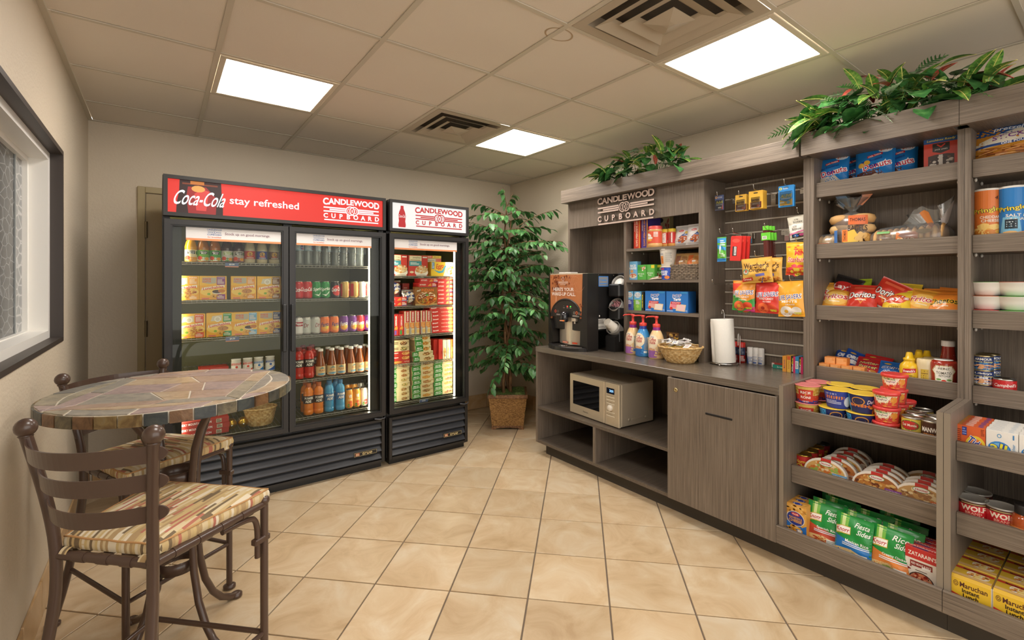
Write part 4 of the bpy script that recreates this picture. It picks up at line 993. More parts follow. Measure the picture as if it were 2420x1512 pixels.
def lunch(tagc, fd, win, tt):
    w, h = .146, .15; a = Art().r(-w/2, 0, w/2, h, '#efac28').r(-w/2, .09, w/2, h, '#f2bd3e').e(.0, .05, .07, .03, '#f6cf62')
    a.r(w/2-.055, h-.056, w/2-.008, h-.004, tagc).lines(w/2-.052, h-.05, w/2-.014, h-.02, 4, '#f0e0d0').t(tt, w/2-.032, h-.012, .006, '#ffffff', .04).r(w/2-.055, .002, w/2-.008, .034, tagc).lines(w/2-.052, .006, w/2-.014, .028, 3, '#f0e0d0')
    if win: a.p([(-.06, .108), (-.02, .1), (.015, .104), (.015, .14), (-.058, .14)], '#b8b4a4').t('KABOB', -.034, .13, .013, '#e0622a', .044, .03).t('ULATOR', -.034, .115, .013, '#e0622a', .046, .03)
    else: a.p([(-.05, .1), (.012, .1), (.012, .138), (-.04, .132)], '#d8d0bc').ring(-.012, .112, .012, .018, '#f4efe4', 14)
    a.p([(-.064, .06), (-.06, .076), (.06, .094), (.062, .078)], '#f4ead8').t('Lunchables', 0, .076, .017, '#d8401f', .112, .025, .1, .14)
    if fd == 'o': a.e(.02, .046, .026, .012, '#e8e0d0').e(.02, .051, .026, .011, '#4a3020').e(.045, .055, .02, .012, '#c87a2c')
    elif fd == 'c': a.e(.018, .052, .03, .015, '#c98a44').food(.018, .052, .026, .012, ('#6a3a1c', '#8a5a2a'), 8, .14)
    else: a.food(.02, .05, .036, .016, ('#d89a4a', '#e8c06a', '#c0642a'), 12, .25)
    a.e(-.024, .036, .009, .007, '#8ab43a').food(.005, .022, .022, .014, ('#d8903a', '#e8b04a'), 8, .3).r(-.062, .004, -.02, .012, '#e88a7a').lines(-.062, .004, -.022, .012, 2, '#d05a4a'); return a
L1 = [(434,471,'#f0a838','x',0,'PIZZA','left-edge yellow lunch-kit tray box'),(471,532.5,'#8a3a8a','o',1,'CHICKEN','yellow lunch-kit tray box with purple corner tags'),(545,604.5,'#e8962c','c',1,'TURKEY','yellow lunch-kit tray box with orange corner tags'),(606.5,658.6,'#8a5a2a','x',0,'HAM','yellow lunch-kit tray box with brown corner tags')]
cs = [(0.2008-.0735, 0), (0.2008+.0735, 0), (0.3709+.073, 0), (0.5213+.0735, 0)]
for q, (a0, b0, tc_, fd, wn, tt, lb) in zip(cs, L1): put(carton(.144, .15, .055, '#efac28', lunch(tc_, fd, wn, tt), c=.004), 'lunch_kit', f'{lb}, second shelf, {LD}', 'food box', (q[0], 3.535, 1.292), 0, 'lunch kits in the cooler')
for dx in (0, ): put(carton(.144, .15, .04, '#efac28', lunch('#8a5a2a', 'x', 0, 'HAM'), c=.004), 'lunch_kit', f'yellow lunch-kit tray box standing behind the brown-tagged one, second shelf, {LD}', 'food box', (cs[3][0]-.012, 3.60, 1.292), 0, 'lunch kits in the cooler')
cs = [(0.2321-.0735, 0), (0.2359+.0735, 0), (0.3816+.0735, 0), (0.5340+.0655, 0)]
for q, (tc_, fd, wn, tt, lb) in zip(cs, (('#d8502c', 'x', 0, 'PIZZA', 'red corner tags'), ('#1f9a5a', 'c', 0, 'COOKIE', 'green corner tags'), ('#6fb0dc', 'o', 1, 'TURKEY', 'light-blue corner tags'), ('#24386e', 'x', 1, 'HAM', 'navy corner tags'))):
    for k in (0, 1):
        if k and tc_ in ('#d8502c',): continue
        put(carton(.144 if tc_ != '#24386e' else .128, .15 if tc_ != '#24386e' else .132, .045, '#efac28', lunch(tc_, fd, wn, tt), c=.004), 'lunch_kit', f'yellow lunch-kit tray box with {lb}, {"back of pair" if k else "at the front"}, third shelf, {LD}', 'food box', (q[0]+.006*k, 3.535+.055*k, 1.055), 0, 'lunch kits in the cooler')
def yog(c): return Art().r(-.035, 0, .035, .066, '#f2efe8').r(-.035, .05, .035, .066, c).e(0, .04, .008, .008, c, 8).p([(-.02, .0), (.03, .03), (.035, 0)], c).t('Yoplait', 0, .027, .007, '#c03028', .024)
for i, (x, c, lb) in enumerate(zip((0.4031, 0.4690, 0.5342, 0.6036), ('#d8402c', '#d8402c', '#2c78c0', '#2c5cb0'), ('red-rimmed', 'taller-looking red-rimmed', 'blue-rimmed', 'deeper blue-rimmed'))):
    p = bottle([(.0305, 0), (.031, .002), (.027, .088), (.0285, .09), (.0285, .094), (0, .094)], mat('#f2efe8', .4), None, yog(c), cone(.0312, .0275, .09, .004))
    put(p, 'yogurt_cup', f'{lb} white yogurt cup, {nth(i, 4)} of the yogurt row in {LD}', 'yogurt', (x, 3.56, .805), 0, 'yogurt cups in the cooler')
put(carton(.158, .05, .12, '#b83226', Art().r(-.075, .01, .075, .04, '#c83a2c').t('SMOKY', 0, .025, .016, '#ffffff', .1), Art().r(-.07, .01, .07, .11, '#c83a2c')), 'sausage_box', f'flat red meat carton beside the yogurt cups in {LD}', 'food box', (0.2814, 3.56, .805))
eg = MB().box(-.075, 0, 0, .075, .15, .035, mat('#d8e2da', .6), .006)
for i in range(4):
    for j in range(3): eg.ball((-.056+.037*i, .025+.05*j, .04), (.017, .022, .024), mat('#8fbfae', .6), 10, 6)
put((eg.mesh('egg_carton'), [('label_print', Art().r(-.07, .004, .07, .03, '#f2efe8').e(0, .017, .012, .011, '#7aa890').t('EGGS', .04, .017, .01, '#4a7a6a').build('label_print', flat(0)), [])]), 'egg_carton', f'pale green egg carton on the bottle-green stack at the bottom left of {LD}', 'egg carton', (0.1616, 3.555, .435+.1015))
bc = Art().r(-.14, .002, .14, .031, '#b5342a').r(.07, .004, .1, .028, '#d8c8b0').lines(.072, .006, .098, .026, 3, '#3a2a24').t('SMOKY MOUNTAIN BACON', -.04, .016, .014, '#ffffff', .17, .02)
bp_ = carton(.28, .0335, .16, '#b5342a', bc)
for k in range(3): put(bp_, 'bacon_pack', f'flat red bacon pack, {("bottom", "middle", "top")[k]} of the stack, bottom shelf, {LD}', 'food box', (0.2196+.004*(k % 2), 3.535, .435+k*.0338), 0, 'bacon packs in the cooler')
for x, lb in zip((0.3779, 0.4444), ('left', 'right')):
    b = MB().ball((0, .03, .036), (.033, .045, .036), GOLD, 18, 10); 
    for i in range(10): b.tube([(.033*.2*math.cos(.63*i), -.014, .036+.036*.2*math.sin(.63*i)), (.033*.85*math.cos(.63*i), .004, .036+.036*.85*math.sin(.63*i))], .0022, GOLD, 4)
    put((b.mesh('meat_roll'), [('clip', MB().ball((0, -.018, .036), .006, TIN, 8, 6).mesh('clip'), []), ('label_print', Art().r(-.022, .0, .022, .022, '#d8c89a').lines(-.02, .002, .018, .02, 4, '#8a4a2a').build('label_print', lambda u, v, o: (u, .005+v, .036+.0365*math.sqrt(max(0, 1-(u/.034)**2)*max(.05, 1-((v-.025)/.046)**2)))), [])]), 'meat_roll', f'{lb} gold-wrapped meat roll beside the basket, bottom shelf, {LD}', 'food roll', (x, 3.555, .435))
def basket(r0, r1, h, m, rows, nb, sq=.8):
    b = MB()
    for k in range(rows):
        V = []; F = []; n = nb*4
        for j in range(4):
            q = (k+j/3)/rows; rr = r0+(r1-r0)*q**.7; bu = .004*math.sin(PI*j/3)
            for i in range(n):
                a = 2*PI*i/n; s = 1 if (i//2+k) % 2 else -.4; R_ = rr+bu*s; V.append((R_*math.cos(a), R_*math.sin(a)*sq, h*q))
        for j in range(3):
            for i in range(n): F.append((j*n+i, j*n+(i+1) % n, (j+1)*n+(i+1) % n, (j+1)*n+i))
        b.add(V, F, m, True)
    b.lathe([(0, .003), (r0*.98, .003)], m, 24)
    if sq != 1: b.V = [(v[0], v[1] if i < rows*nb*16 else v[1]*sq, v[2]) for i, v in enumerate(b.V)]
    rim = MB().tube([((r1+.002)*math.cos(2*PI*i/40), (r1+.002)*sq*math.sin(2*PI*i/40), h+.002*math.sin(i*2.2)) for i in range(40)], .0065, m, 8, True)
    return (b.mesh('basket'), [('rim', rim.mesh('rim'), [])])
put(basket(.068, .098, .115, WICKER, 9, 18), 'wicker_basket', f'empty pale wicker basket at the bottom right of {LD}', 'basket', (0.5505, 3.60, .435))

# ---- double cooler, right door ----
WP = [(.027, 0), (.031, .004), (.031, .02), (.0295, .024), (.031, .03), (.0295, .042), (.031, .05), (.0295, .06), (.031, .068), (.029, .08), (.031, .088), (.0322, .1), (.0322, .15), (.026, .172), (.014, .188), (.013, .196)]
wa = Art().r(-.045, 0, .045, .05, '#b8d0de').r(-.045, 0, .045, .006, '#7aa8c8').e(.01, .022, .011, .016, '#5a5a9a').e(.018, .012, .007, .007, '#c86a7a').lines(-.035, .01, -.012, .042, 6, '#f4f8fa')
wb_ = bottle(WP, PET, ('#4a78b0', .0145, .19, .207), wa, cyl(.0323, .1))
wc_ = (wb_[0], wb_[1]+[('water', MB().lathe([(.0255, .003), (.028, .006), (.0275, .04), (.0285, .05), (.0275, .08), (.0295, .11), (.0295, .15), (.02, .172)], thin_glass('water', '#f0f4f4', 1.4, 0, .1), 16).mesh('water'), [])])
ws_ = (0.7912, 0.8487, 0.9062, 0.9739, 1.0416, 1.0986, 1.1646, 1.2159)
for i, x in enumerate(ws_): put(wc_, 'water_bottle', f'clear water bottle, {nth(i, 8)} of front row, top shelf, {RD}', 'bottle', (x, 3.56-.0*i, 1.525), .5*i, 'water bottles in the cooler')
for i, x in enumerate((1.2670, 1.3220)): put(wc_, 'water_bottle', f'shadowed rear water bottle, {("left", "right")[i]} one at right end, top shelf, {RD}', 'bottle', (x, 3.78, 1.525), 1, 'water bottles in the cooler')
def sart(bg, txt, c, kind=0, w=.075):
    a = Art(); a.r(-.05, .012, .05, .104, bg)
    if kind == 1: a.p([(-.03, .03), (0, .016), (.034, .05), (.03, .056), (0, .026)], '#f4f8f0')
    if kind == 2: a.e(0, .04, .03, .026, '#f0a030').e(.012, .045, .014, .014, '#e8d04a')
    if kind == 3: a.r(-.05, .012, .05, .104, bg).e(0, .055, .033, .038, '#d8302a')
    a.t(txt, 0, .064, .030, c, w, .02, .25, .12); return a
C = {'coke': soda('#c8201f', sart('#c8201f', 'Coca-Cola', '#ffffff')), 'sprite': soda('#1c8a3e', sart('#1c8a3e', 'Sprite', '#f4f8f0', 1)), 'zero': soda('#26201f', sart('#26201f', 'Coca-Cola', '#ffffff', 3)),
     'gold': soda('#c9a258', Art().r(-.05, .012, -.022, .104, '#b8281e').r(.026, .012, .05, .104, '#b8281e').t('Coke', .036, .06, .014, '#ffffff', .02)), 'diet': soda('#e6e4e2', Art().r(-.045, .012, -.026, .104, '#c8403a').t('diet', -.036, .06, .012, '#ffffff', .014).lines(.02, .02, .04, .09, 6, '#c8403a')),
     'drp': soda('#b8b8b4', sart('#bdbdb8', 'Dr', '#8a2424', 0, .03)), 'pep': soda('#d8d4d2', Art().r(-.05, .012, .05, .104, '#e0dcda').r(-.05, .06, .05, .09, '#a8242a').t('Pepper', 0, .075, .018, '#ffffff', .06, .02, .2)),
     'orange': soda('#e0702a', sart('#e8742a', 'Fanta', '#23306e', 2, .055)), 'grape': soda('#6a2e86', sart('#73328e', 'Fanta', '#f2f0f4', 2, .055)), 'straw': soda('#cf2a36', sart('#d6303a', 'Fanta', '#f4ecec', 2, .055))}
CN = {'coke': 'red cola', 'sprite': 'green lemon-lime soda', 'zero': 'black and red cola', 'gold': 'gold soda', 'diet': 'white diet soda', 'drp': 'silver diet soda', 'pep': 'white and maroon soda', 'orange': 'orange soda', 'grape': 'purple grape soda', 'straw': 'red fruit soda'}
for sh, z, xs_, ks in (('second', 1.288, (0.7867, 0.8444, 0.9048, 0.9679, 1.0371, 1.1079, 1.1773, 1.2369, 1.2878), ('coke', 'coke', 'sprite', 'sprite', 'zero', 'gold', 'gold', 'diet', 'diet')), ('third', 1.034, (0.7839, 0.8373, 0.8990, 0.9635, 1.0310, 1.1001, 1.1630, 1.2223, 1.2812), ('pep', 'drp', 'drp', 'orange', 'orange', 'grape', 'grape', 'straw', 'grape'))):
    for i, (x, k) in enumerate(zip(xs_, ks)):
        put(C[k], 'soda_can', f'{CN[k]} can, {nth(i, 9)} of front row, {sh} shelf, {RD}', 'can', (x, 3.56, z), (.1, -.2, .25, -.15)[i % 4], f'soda cans on the {sh} shelf')
        if i % 2 == 0 and sh == 'third': put(C[k], 'soda_can', f'{CN[k]} can behind {nth(i, 9)} front can, {sh} shelf, {RD}', 'can', (x+.012, 3.64, z), .3, f'soda cans on the {sh} shelf')
SPB = [(.03, 0), (.0345, .005), (.0345, .03), (.0325, .034), (.0345, .038), (.0325, .05), (.0345, .055), (.0325, .068), (.0345, .075), (.0345, .14), (.032, .15), (.0345, .158), (.028, .178), (.017, .19), (.0165, .198)]
def sport(c, cap): return bottle(SPB, mat(c, .15, 0, .5), (cap, .0185, .194, .222), Art().r(-.05, 0, .05, .055, '#3a2a26' if c != '#3f9ad0' else '#2d6fa8').t('POWER', 0, .038, .018, '#f0ece4', .062, .04).t('ADE', -.006, .016, .018, '#f0ece4', .04, .04), cyl(.0346, .08))
sp = {'red': sport('#c8362c', '#7a1c18'), 'orange': sport('#e8821e', '#b85a14'), 'blue': sport('#3f9ad0', '#2a6a9a')}
for i, x in enumerate((0.7867, 0.8558)): put(sp['red'], 'sports_drink', f'red sports-drink bottle, {("left", "right")[i]} of the front pair, fourth shelf, {RD}', 'bottle', (x, 3.56, .724), 0, 'sports drinks in the cooler')
for i, x in enumerate((0.8353, 0.8965)): put(sp['red'], 'sports_drink', f'red sports-drink bottle behind the front pair, {("left", "right")[i]} one,, fourth shelf, {RD}', 'bottle', (x, 3.65, .724), 0, 'sports drinks in the cooler')
TP = [(.03, 0), (.0335, .004), (.0335, .078), (.033, .09), (.026, .12), (.0175, .158), (.0165, .178), (.0165, .186)]
ta = Art().r(-.052, 0, .052, .066, '#e2c493').r(-.03, .004, .03, .018, '#5a9ac0').p([(-.022, .048), (0, .062), (.022, .048)], '#6aa0a8').t('PEAK', 0, .036, .016, '#a85a2a', .044, .01).t('GOLD', 0, .053, .006, '#6a4a2a', .02)
tp = bottle(TP, mat('#8a4416', .12, 0, .6), ('#efece6', .0185, .18, .197), ta, cyl(.0336, .008))
for i, x in enumerate((0.9340, 1.0128, 1.0800, 1.1519, 1.2191, 1.2912)): put(tp, 'iced_tea_bottle', f'white-capped iced-tea bottle, {nth(i, 6)} of front row, fourth shelf, {RD}', 'bottle', (x, 3.56, .724), (.1, 0, -.2, .6, .2, -.3)[i], 'iced tea bottles in the cooler')
for i, x in enumerate((0.9368, 1.0093, 1.0774, 1.1472, 1.2185, 1.2882)): put(tp, 'iced_tea_bottle', f'white-capped iced-tea bottle, {nth(i, 6)} of back row, fourth shelf, {RD}', 'bottle', (x, 3.645, .724), .4*i, 'iced tea bottles in the cooler')
for i, (x, k) in enumerate(zip((0.8515, 0.9208, 0.9948, 1.0723), ('orange', 'orange', 'blue', 'blue'))):
    put(sp[k], 'sports_drink', f'{k} sports-drink bottle, {nth(i, 4)} of front row, bottom shelf, {RD}', 'bottle', (x, 3.56, .462), .08*i-.1, 'sports drinks in the cooler')
for i, (x, k) in enumerate(zip((0.8527, 0.9172, 1.0199, 1.0664), ('orange', 'orange', 'blue', 'blue'))): put(sp[k], 'sports_drink', f'{k} sports-drink bottle, {nth(i, 4)} of back row, bottom shelf, {RD}', 'bottle', (x, 3.65, .462), .3, 'sports drinks in the cooler')
def slim(c, c2): return soda(c, Art().r(-.05, .01, .05, .104, c).e(.004, .03, .02, .018, c2).e(-.012, .02, .012, .01, '#4a9a3a').t('V8', 0, .078, .022, '#f4f4ec', .026, .03).lines(-.02, .05, .02, .062, 2, '#f0d8a0'))
S8 = [slim('#e8982e', '#e05a2a'), slim('#eaa23a', '#d8482a'), slim('#d8d4cc', '#c83a2e'), slim('#3a4434', '#6a8a3a')]
for i, (x, y, k, lb) in enumerate(((1.1392, 3.56, 0, 'orange vegetable-juice can, left of the front pair'), (1.1949, 3.56, 1, 'orange vegetable-juice can, right of the front pair'), (1.2516, 3.56, 2, 'white and red vegetable-juice can in the front row'), (1.3090, 3.60, 3, 'dark green vegetable-juice can at the right front'), (1.1551, 3.66, 0, 'orange vegetable-juice can, leftmost of the middle row'), (1.2071, 3.66, 1, 'orange vegetable-juice can, second of the middle row'), (1.2600, 3.66, 2, 'white vegetable-juice can in the middle row'), (1.3289, 3.76, 3, 'dark green vegetable-juice can toward the back'))):
    o = put(S8[k], 'juice_can', f'{lb}, bottom shelf, {RD}', 'can', (x, y, .462), 0, 'slim juice cans in the cooler'); o.scale = (.86, .86, 1.15 if i < 3 else 1.3)

# ---- freezer ----
def bowlbox(): 
    w, h = .172, .167; a = Art().r(-w/2, 0, w/2, h, '#c93a30').r(-w/2+.01, h-.045, w/2-.055, h-.004, '#e0d8b8').t('JimmyDean', -.012, h-.02, .014, '#5a5248', .07).lines(-w/2+.016, h-.042, .02, h-.034, 1, '#8a6a4a').r(-w/2+.008, .08, w/2-.055, h-.047, '#3f9aa8').lines(-w/2+.016, .088, .01, h-.055, 3, '#e8f0f0').r(w/2-.045, h-.02, w/2-.006, h-.01, '#f0e4e0')
    a.e(.03, .03, .06, .035, '#ece8e0').e(.03, .05, .055, .03, '#d8b890').food(.03, .055, .05, .032, ('#f0e4cc', '#d88a4a', '#e8c890'), 12, .24).e(-w/2+.03, .03, .018, .009, '#e8d8b8').e(.03, .0, .05, .012, '#c0b8ae'); return carton(w, h, .12, '#c23428', a)
bb = bowlbox()
for i, x in enumerate((1.51, 1.69)): put(bb, 'frozen_bowl_box', f'red and teal breakfast-bowl box, {("left", "right")[i]} of two, top shelf, {FZ}', 'food box', (x, 3.535, 1.455), 0, 'breakfast bowl boxes in the freezer')
eg_ = Art().r(-.11, 0, .11, .118, '#efc93a').p([(.0, 0), (.02, .06), (.02, .118), (.11, .118), (.11, 0)], '#f4f2ea').p([(-.09, .05), (-.04, .024), (.0, .03), (.03, .09), (.016, .088), (-.01, .045), (-.04, .04)], '#4ab0d8').t('Eggo', -.03, .078, .05, '#d0342a', .07, .02, .2, .1).r(-.106, .06, -.082, .114, '#3f8ac8').lines(-.104, .064, -.084, .11, 4, '#e4f0f8').e(.065, .05, .035, .04, '#f0dca8').food(.075, .05, .028, .035, ('#e8b860', '#d88a3a', '#f8f0dc'), 10, .3)
put(carton(.22, .118, .12, '#efc93a', eg_), 'waffle_box', f'yellow, blue and white waffle box, top shelf, {FZ}', 'food box', (1.915, 3.525, 1.455))
put(carton(.17, .155, .12, '#a86a5a', Art().r(-.08, .118, .03, .15, '#c8c0a8').t('JimmyDean', -.024, .134, .012, '#6a6258', .08).r(.035, .118, .08, .15, '#c04a40')), 'frozen_bowl_box', f'dull red bowl box behind the yellow waffle box, top shelf, {FZ}', 'food box', (1.885, 3.66, 1.455))
put(carton(.17, .022, .12, '#d8b83a', Art().r(-.08, .002, .0, .02, '#d0402e').t('Banquet', -.04, .011, .01, '#ffffff', .06).t('Meals', .04, .011, .008, '#6a5a1a', .05)), 'frozen_meal_box', f'flat red and yellow meal box atop the dull red bowl box, {FZ}', 'food box', (1.885, 3.66, 1.6103))
def pocket(c): 
    w, h = .162, .036; return carton(w, h, .11, '#bf2a28', Art().r(-w/2, 0, w/2, h, '#c8302c').t('HOT POCKETS', -.045, h/2, .012, '#f8f0ea', .054, .03).p([(.0, .006), (.012, .022), (.03, .031), (.034, .008)], '#d8953f').lines(.04, .008, .078, .03, 3, '#f4e8e0').r(.04, .003, .078, .008, c), Art().r(-w/2+.01, .01, w/2-.01, .1, '#c8302c'))
PK = [pocket(c) for c in ('#6a52a8', '#e8b02e', '#3a9a4a', '#3a78c0')]
for k in range(7): put(PK[(1, 2, 1, 0, 1, 2, 1)[k]], 'frozen_snack_box', f'flat red snack box, {("bottom",)[0] if k == 0 else "top" if k == 6 else ORD[k]+" from bottom"}, right stack, second shelf, {FZ}', 'food box', (1.945+.002*(k % 3), 3.54, 1.214+k*.0345), 0, 'red snack boxes in the freezer', sc=.955)
ind = Art().r(-.1, 0, .1, .15, '#8a5a24').r(-.1, .0, .1, .012, '#b8a070').e(0, .055, .095, .058, '#c88a44').e(0, .058, .086, .05, '#8a4a1c').food(0, .075, .08, .03, ('#e8dcc0', '#f0e8d4'), 24, .12).food(.02, .045, .065, .03, ('#d8701f', '#e8982e', '#b84a1c'), 14, .2).food(-.03, .035, .045, .018, ('#5a6a24', '#c8a84a'), 14, .16).t('INDIAN', .01, .125, .022, '#e87a24', .11, .02).t("Amy's", -.07, .12, .018, '#f0e8dc', .036, .02, .3, .3).e(.005, .085, .012, .008, '#4a9a3a')
put(carton(.2, .15, .05, '#7a4a1c', ind), 'frozen_meal_box', f'brown curry meal box with a plate picture, second shelf, {FZ}', 'food box', (1.765, 3.535, 1.214))
for k in range(2): put(PK[0], 'frozen_snack_box', f'flat red snack box, {("lower", "upper")[k]} one on top of the curry meal box in {FZ}', 'food box', (1.775+.012*k, 3.53, 1.214+.1505+k*.0365), 0, 'red snack boxes in the freezer')
put(carton(.06, .18, .05, '#a02a24', Art().r(-.03, .0, .03, .18, '#a82e28').lines(-.02, .02, .02, .15, 8, '#d8a08a')), 'frozen_snack_box', f'upright dark red box behind the foil bags, second shelf, {FZ}', 'food box', (1.64, 3.66, 1.214))
for k in range(2): put(PK[3], 'frozen_snack_box', f'blue-striped red snack box, {("lower", "upper")[k]} one at left, second shelf, {FZ}', 'food box', (1.505, 3.525, 1.214+k*.0365), 0, 'red snack boxes in the freezer')
FOIL = mat('#b9b6b4', .22, .85)
for i, (x, z, lb, tl) in enumerate(((1.50, 1.2875, 'crumpled silver and blue sandwich bag on the blue-striped boxes', .3), (1.625, 1.214, 'crumpled silver and blue sandwich bag standing right of the blue-striped boxes', .1))):
    put(pouch(.13, .13, .07, '#b9b6b4', Art().r(-.05, .05, .05, .09, '#35488a').food(0, .07, .05, .04, ('#c8a468', '#e4e0da', '#35488a'), 10, .3).r(-.02, .06, .045, .068, '#e8e4dc'), i+5, .45, .1, FOIL), 'foil_bag', f'{lb} in {FZ}', 'bag', (x, 3.575, z), tl, 'foil sandwich bags in the freezer')
vb = []
for i in range(2):
    w, h = .042, .168; vb.append(carton(w, h, .11, '#b82a28', Art().r(-w/2, 0, w/2, h, '#c02e2a').t('HOT POCKETS', 0, .115, .012, '#ffffff', .075, .03, rot=-PI/2).p([(-.016, .05), (.004, .08), (.016, .06), (.01, .045)], '#d8953f').r(-.012, .006, .004, .04, ('#6a52a8', '#3a9a4a')[i])))
w, h = .042, .19
vb.append(carton(w, h, .11, '#c23a30', Art().r(-w/2, 0, w/2, h, '#e0d0b0').r(-w/2+.013, .1, w/2, h, '#c8302c').t('DIGIORNO', .008, .145, .014, '#ffffff', .075, .03, rot=-PI/2).r(-w/2+.004, .05, w/2-.002, .096, '#e08a3a').lines(-.008, .056, .012, .09, 5, '#f0c890').r(-w/2+.002, .004, -.006, .06, '#a8a4a0').e(.008, .025, .012, .016, '#e8c070')))
for i in range(8): put(vb[min(i, 2) if i < 2 else 2], 'frozen_pizza_box', f'upright narrow red frozen-food box, {nth(i, 8)} of row, third shelf, {FZ}', 'food box', (1.5+.0455*i+(.006 if i > 4 else 0), 3.535, .98), 0, 'upright red boxes in the freezer')
w, h = .218, .031
bq = carton(w, h, .13, '#bf2a26', Art().r(-w/2, 0, w/2, h, '#c8332c').t('Banquet', -.075, .018, .014, '#ffffff', .05, .02, .2, .08).t('SALISBURY STEAK', .01, .016, .007, '#f0d8c8', .06).e(.075, .016, .032, .013, '#e8a84a').food(.075, .016, .028, .012, ('#f0cc7a', '#d88a34'), 8, .3))
for k in range(7): put(bq, 'frozen_meal_box', f'flat red dinner box, {"bottom" if k == 0 else "top" if k == 6 else ORD[k]+" from bottom"}, right stack, third shelf, {FZ}', 'food box', (1.925-.003*(k % 3)-(.02 if k == 6 else 0), 3.53+.002*(k % 2), .98+k*.0313), 0, 'red dinner boxes in the freezer')
def mc(w, h, fc, gw=.4, lab=1):
    a = Art().r(-w/2, 0, w/2, h, '#dfcfa4').r(-w/2, 0, -w/2+w*gw, h, '#3a8a3c') if lab else Art().r(-w/2, 0, w/2, h, '#d6c49a')
    if lab: a.t("Marie", -w/2+w*gw*.5, h*.66, h*.26, '#ffffff', w*gw*.6, .02, .25, .08).t("Callender's", -w/2+w*gw*.52, h*.34, h*.26, '#ffffff', w*gw*.8, .02, .25, .08)
    else: a.lines(-w/2+.01, h*.25, -w/2+w*.42, h*.75, 2, '#6a4a2a')
    fx = w*(.18 if lab else .2); a.e(fx, h*.42, w*.2, h*.34, '#5a3a24' if not lab else '#c8a46a').food(fx, h*.48, w*.17, h*.3, fc, 12, .24, int(w*1000+h*500+len(fc[0])+ord(fc[0][2])))
    return carton(w, h, .14, '#d8c698', a.lines(w*.36, h*.5, w*.49, h*.85, 2, '#a08a60'))
FC = [('#b0643a', '#e0c080', '#8a4a24'), ('#e09a3a', '#f0c060', '#c87a2a'), ('#c8a850', '#6a8a3a', '#e0c890'), ('#6a4028', '#8a5a34', '#c8a468')]
MCM = {(w_, k): mc(w_, .0368, FC[k], .4 if w_ > .15 else .2) for w_ in (.137, .188, .2) for k in range(4)}
for nm, x, w_, sq_ in (('left', 1.548, .137, (3, 3, 3, 2, 2, 0, 0, 0)), ('middle', 1.735, .188, (1, 3, 0, 0, 1, 0, 1, 0)), ('right', 1.937, .2, (0, 2, 1, 0, 1, 1, 2, 1))):
    for k in range(8): put(MCM[(w_, sq_[k])], 'frozen_meal_box', f'cream and green dinner box, {"bottom" if k == 0 else "top" if k == 7 else ORD[k]+" from bottom"}, {nm} stack, bottom shelf, {FZ}', 'food box', (x+(.0, .004, -.003, .002)[(k*3) % 4], 3.54+(.0, .006, .002)[k % 3], .455+k*.0371), 0, 'cream and green dinner boxes in the freezer')
l4 = [carton(.156, .026, .12, '#b03228', Art().r(-.078, 0, .078, .026, '#b8362c').e(-.03, .012, .04, .009, '#d8984a').t('kellogg', .05, .013, .01, '#f0d8c8', .04))]+[carton(.156, .0355, .13, '#a82a24', Art().r(-.078, 0, .078, .0355, '#b03028').t('Banquet', -.04, .022, .012, '#ffffff', .045, .02, .2).e(.045, .017, .034, .014, '#d8a058').food(.045, .017, .03, .013, ('#f0c880', '#b86a2c'), 8, .3))]*2+[mc(.156, .043, FC[2], 0, 0), mc(.156, .043, FC[0], 0, 0)]
z = .756
for k, p in enumerate(l4): put(p, 'frozen_meal_box', f'{("thin red", "red", "red", "cream rice-bowl", "cream chicken-bowl")[k]} frozen meal box, {("bottom", "second from bottom", "third from bottom", "fourth from bottom", "top")[k]}, left stack, fourth shelf, {FZ}', 'food box', (1.535+(.004, 0, 0, -.003, -.004)[k], 3.53, z), 0, 'frozen meals on the fourth shelf'); z += (.0263, .0358, .0358, .0433, .0433)[k]
z = .756
for k in range(5): put(mc(.185, .0395, FC[0], .3) if k < 2 else mc(.14, .0445, FC[1], .5), 'frozen_meal_box', f'cream and green frozen meal box, {("bottom", "second from bottom", "third from bottom", "fourth from bottom", "top")[k]}, middle stack, fourth shelf, {FZ}', 'food box', ((1.742, 1.732, 1.737, 1.733, 1.728)[k], 3.535, z), 0, 'frozen meals on the fourth shelf'); z += .0398 if k < 2 else .0448
for i, (c, c2, lb) in enumerate((('#c8332a', '#b8b0a8', 'plain red'), ('#d03a30', '#c8332a', 'taller-looking plain red'), ('#e8dcc8', '#d8702e', 'white and orange'), ('#b8a898', '#e8e0d4', 'grey and white'), ('#e0782c', '#e8c060', 'orange'), ('#d8685a', '#e8a090', 'pale red'))):
    w_ = .034; put(carton(w_, .165-.006*(i > 1), .11, c, Art().r(-w_/2, 0, w_/2, .158, c).food(0, .05, .012, .04, (c2, '#e8c070') if i > 1 else (c,), 8, .4)), 'frozen_meal_box', f'{lb} upright thin box, {nth(i, 6)}, right row, fourth shelf, {FZ}', 'food box', (1.857+.0375*i, 3.53+(.02 if i == 0 else 0), .756), 0, 'upright meals on the fourth shelf')
# ---------------- counter: coffee machine, creamers, basket, towels ----------------
RZ = -PI/2
BROWN = '#c07848'
W_, H_, MX = .44, .60, 2.585
cm_ = thing('coffee_machine', 'black coffee machine with brown printed front at the left counter end', 'coffee machine', (MX, 2.722, ZT), RZ)
w2 = W_/2
add('body', MB().box(-w2+.02, .015, .15, w2-.005, .50, H_-.004, BLACK2, .004).box(-w2+.01, .0, .0, w2-.01, .10, .02, BLACK2, .003).box(-w2+.04, .30, 0, w2-.04, .49, .15, BLACK2), cm_)
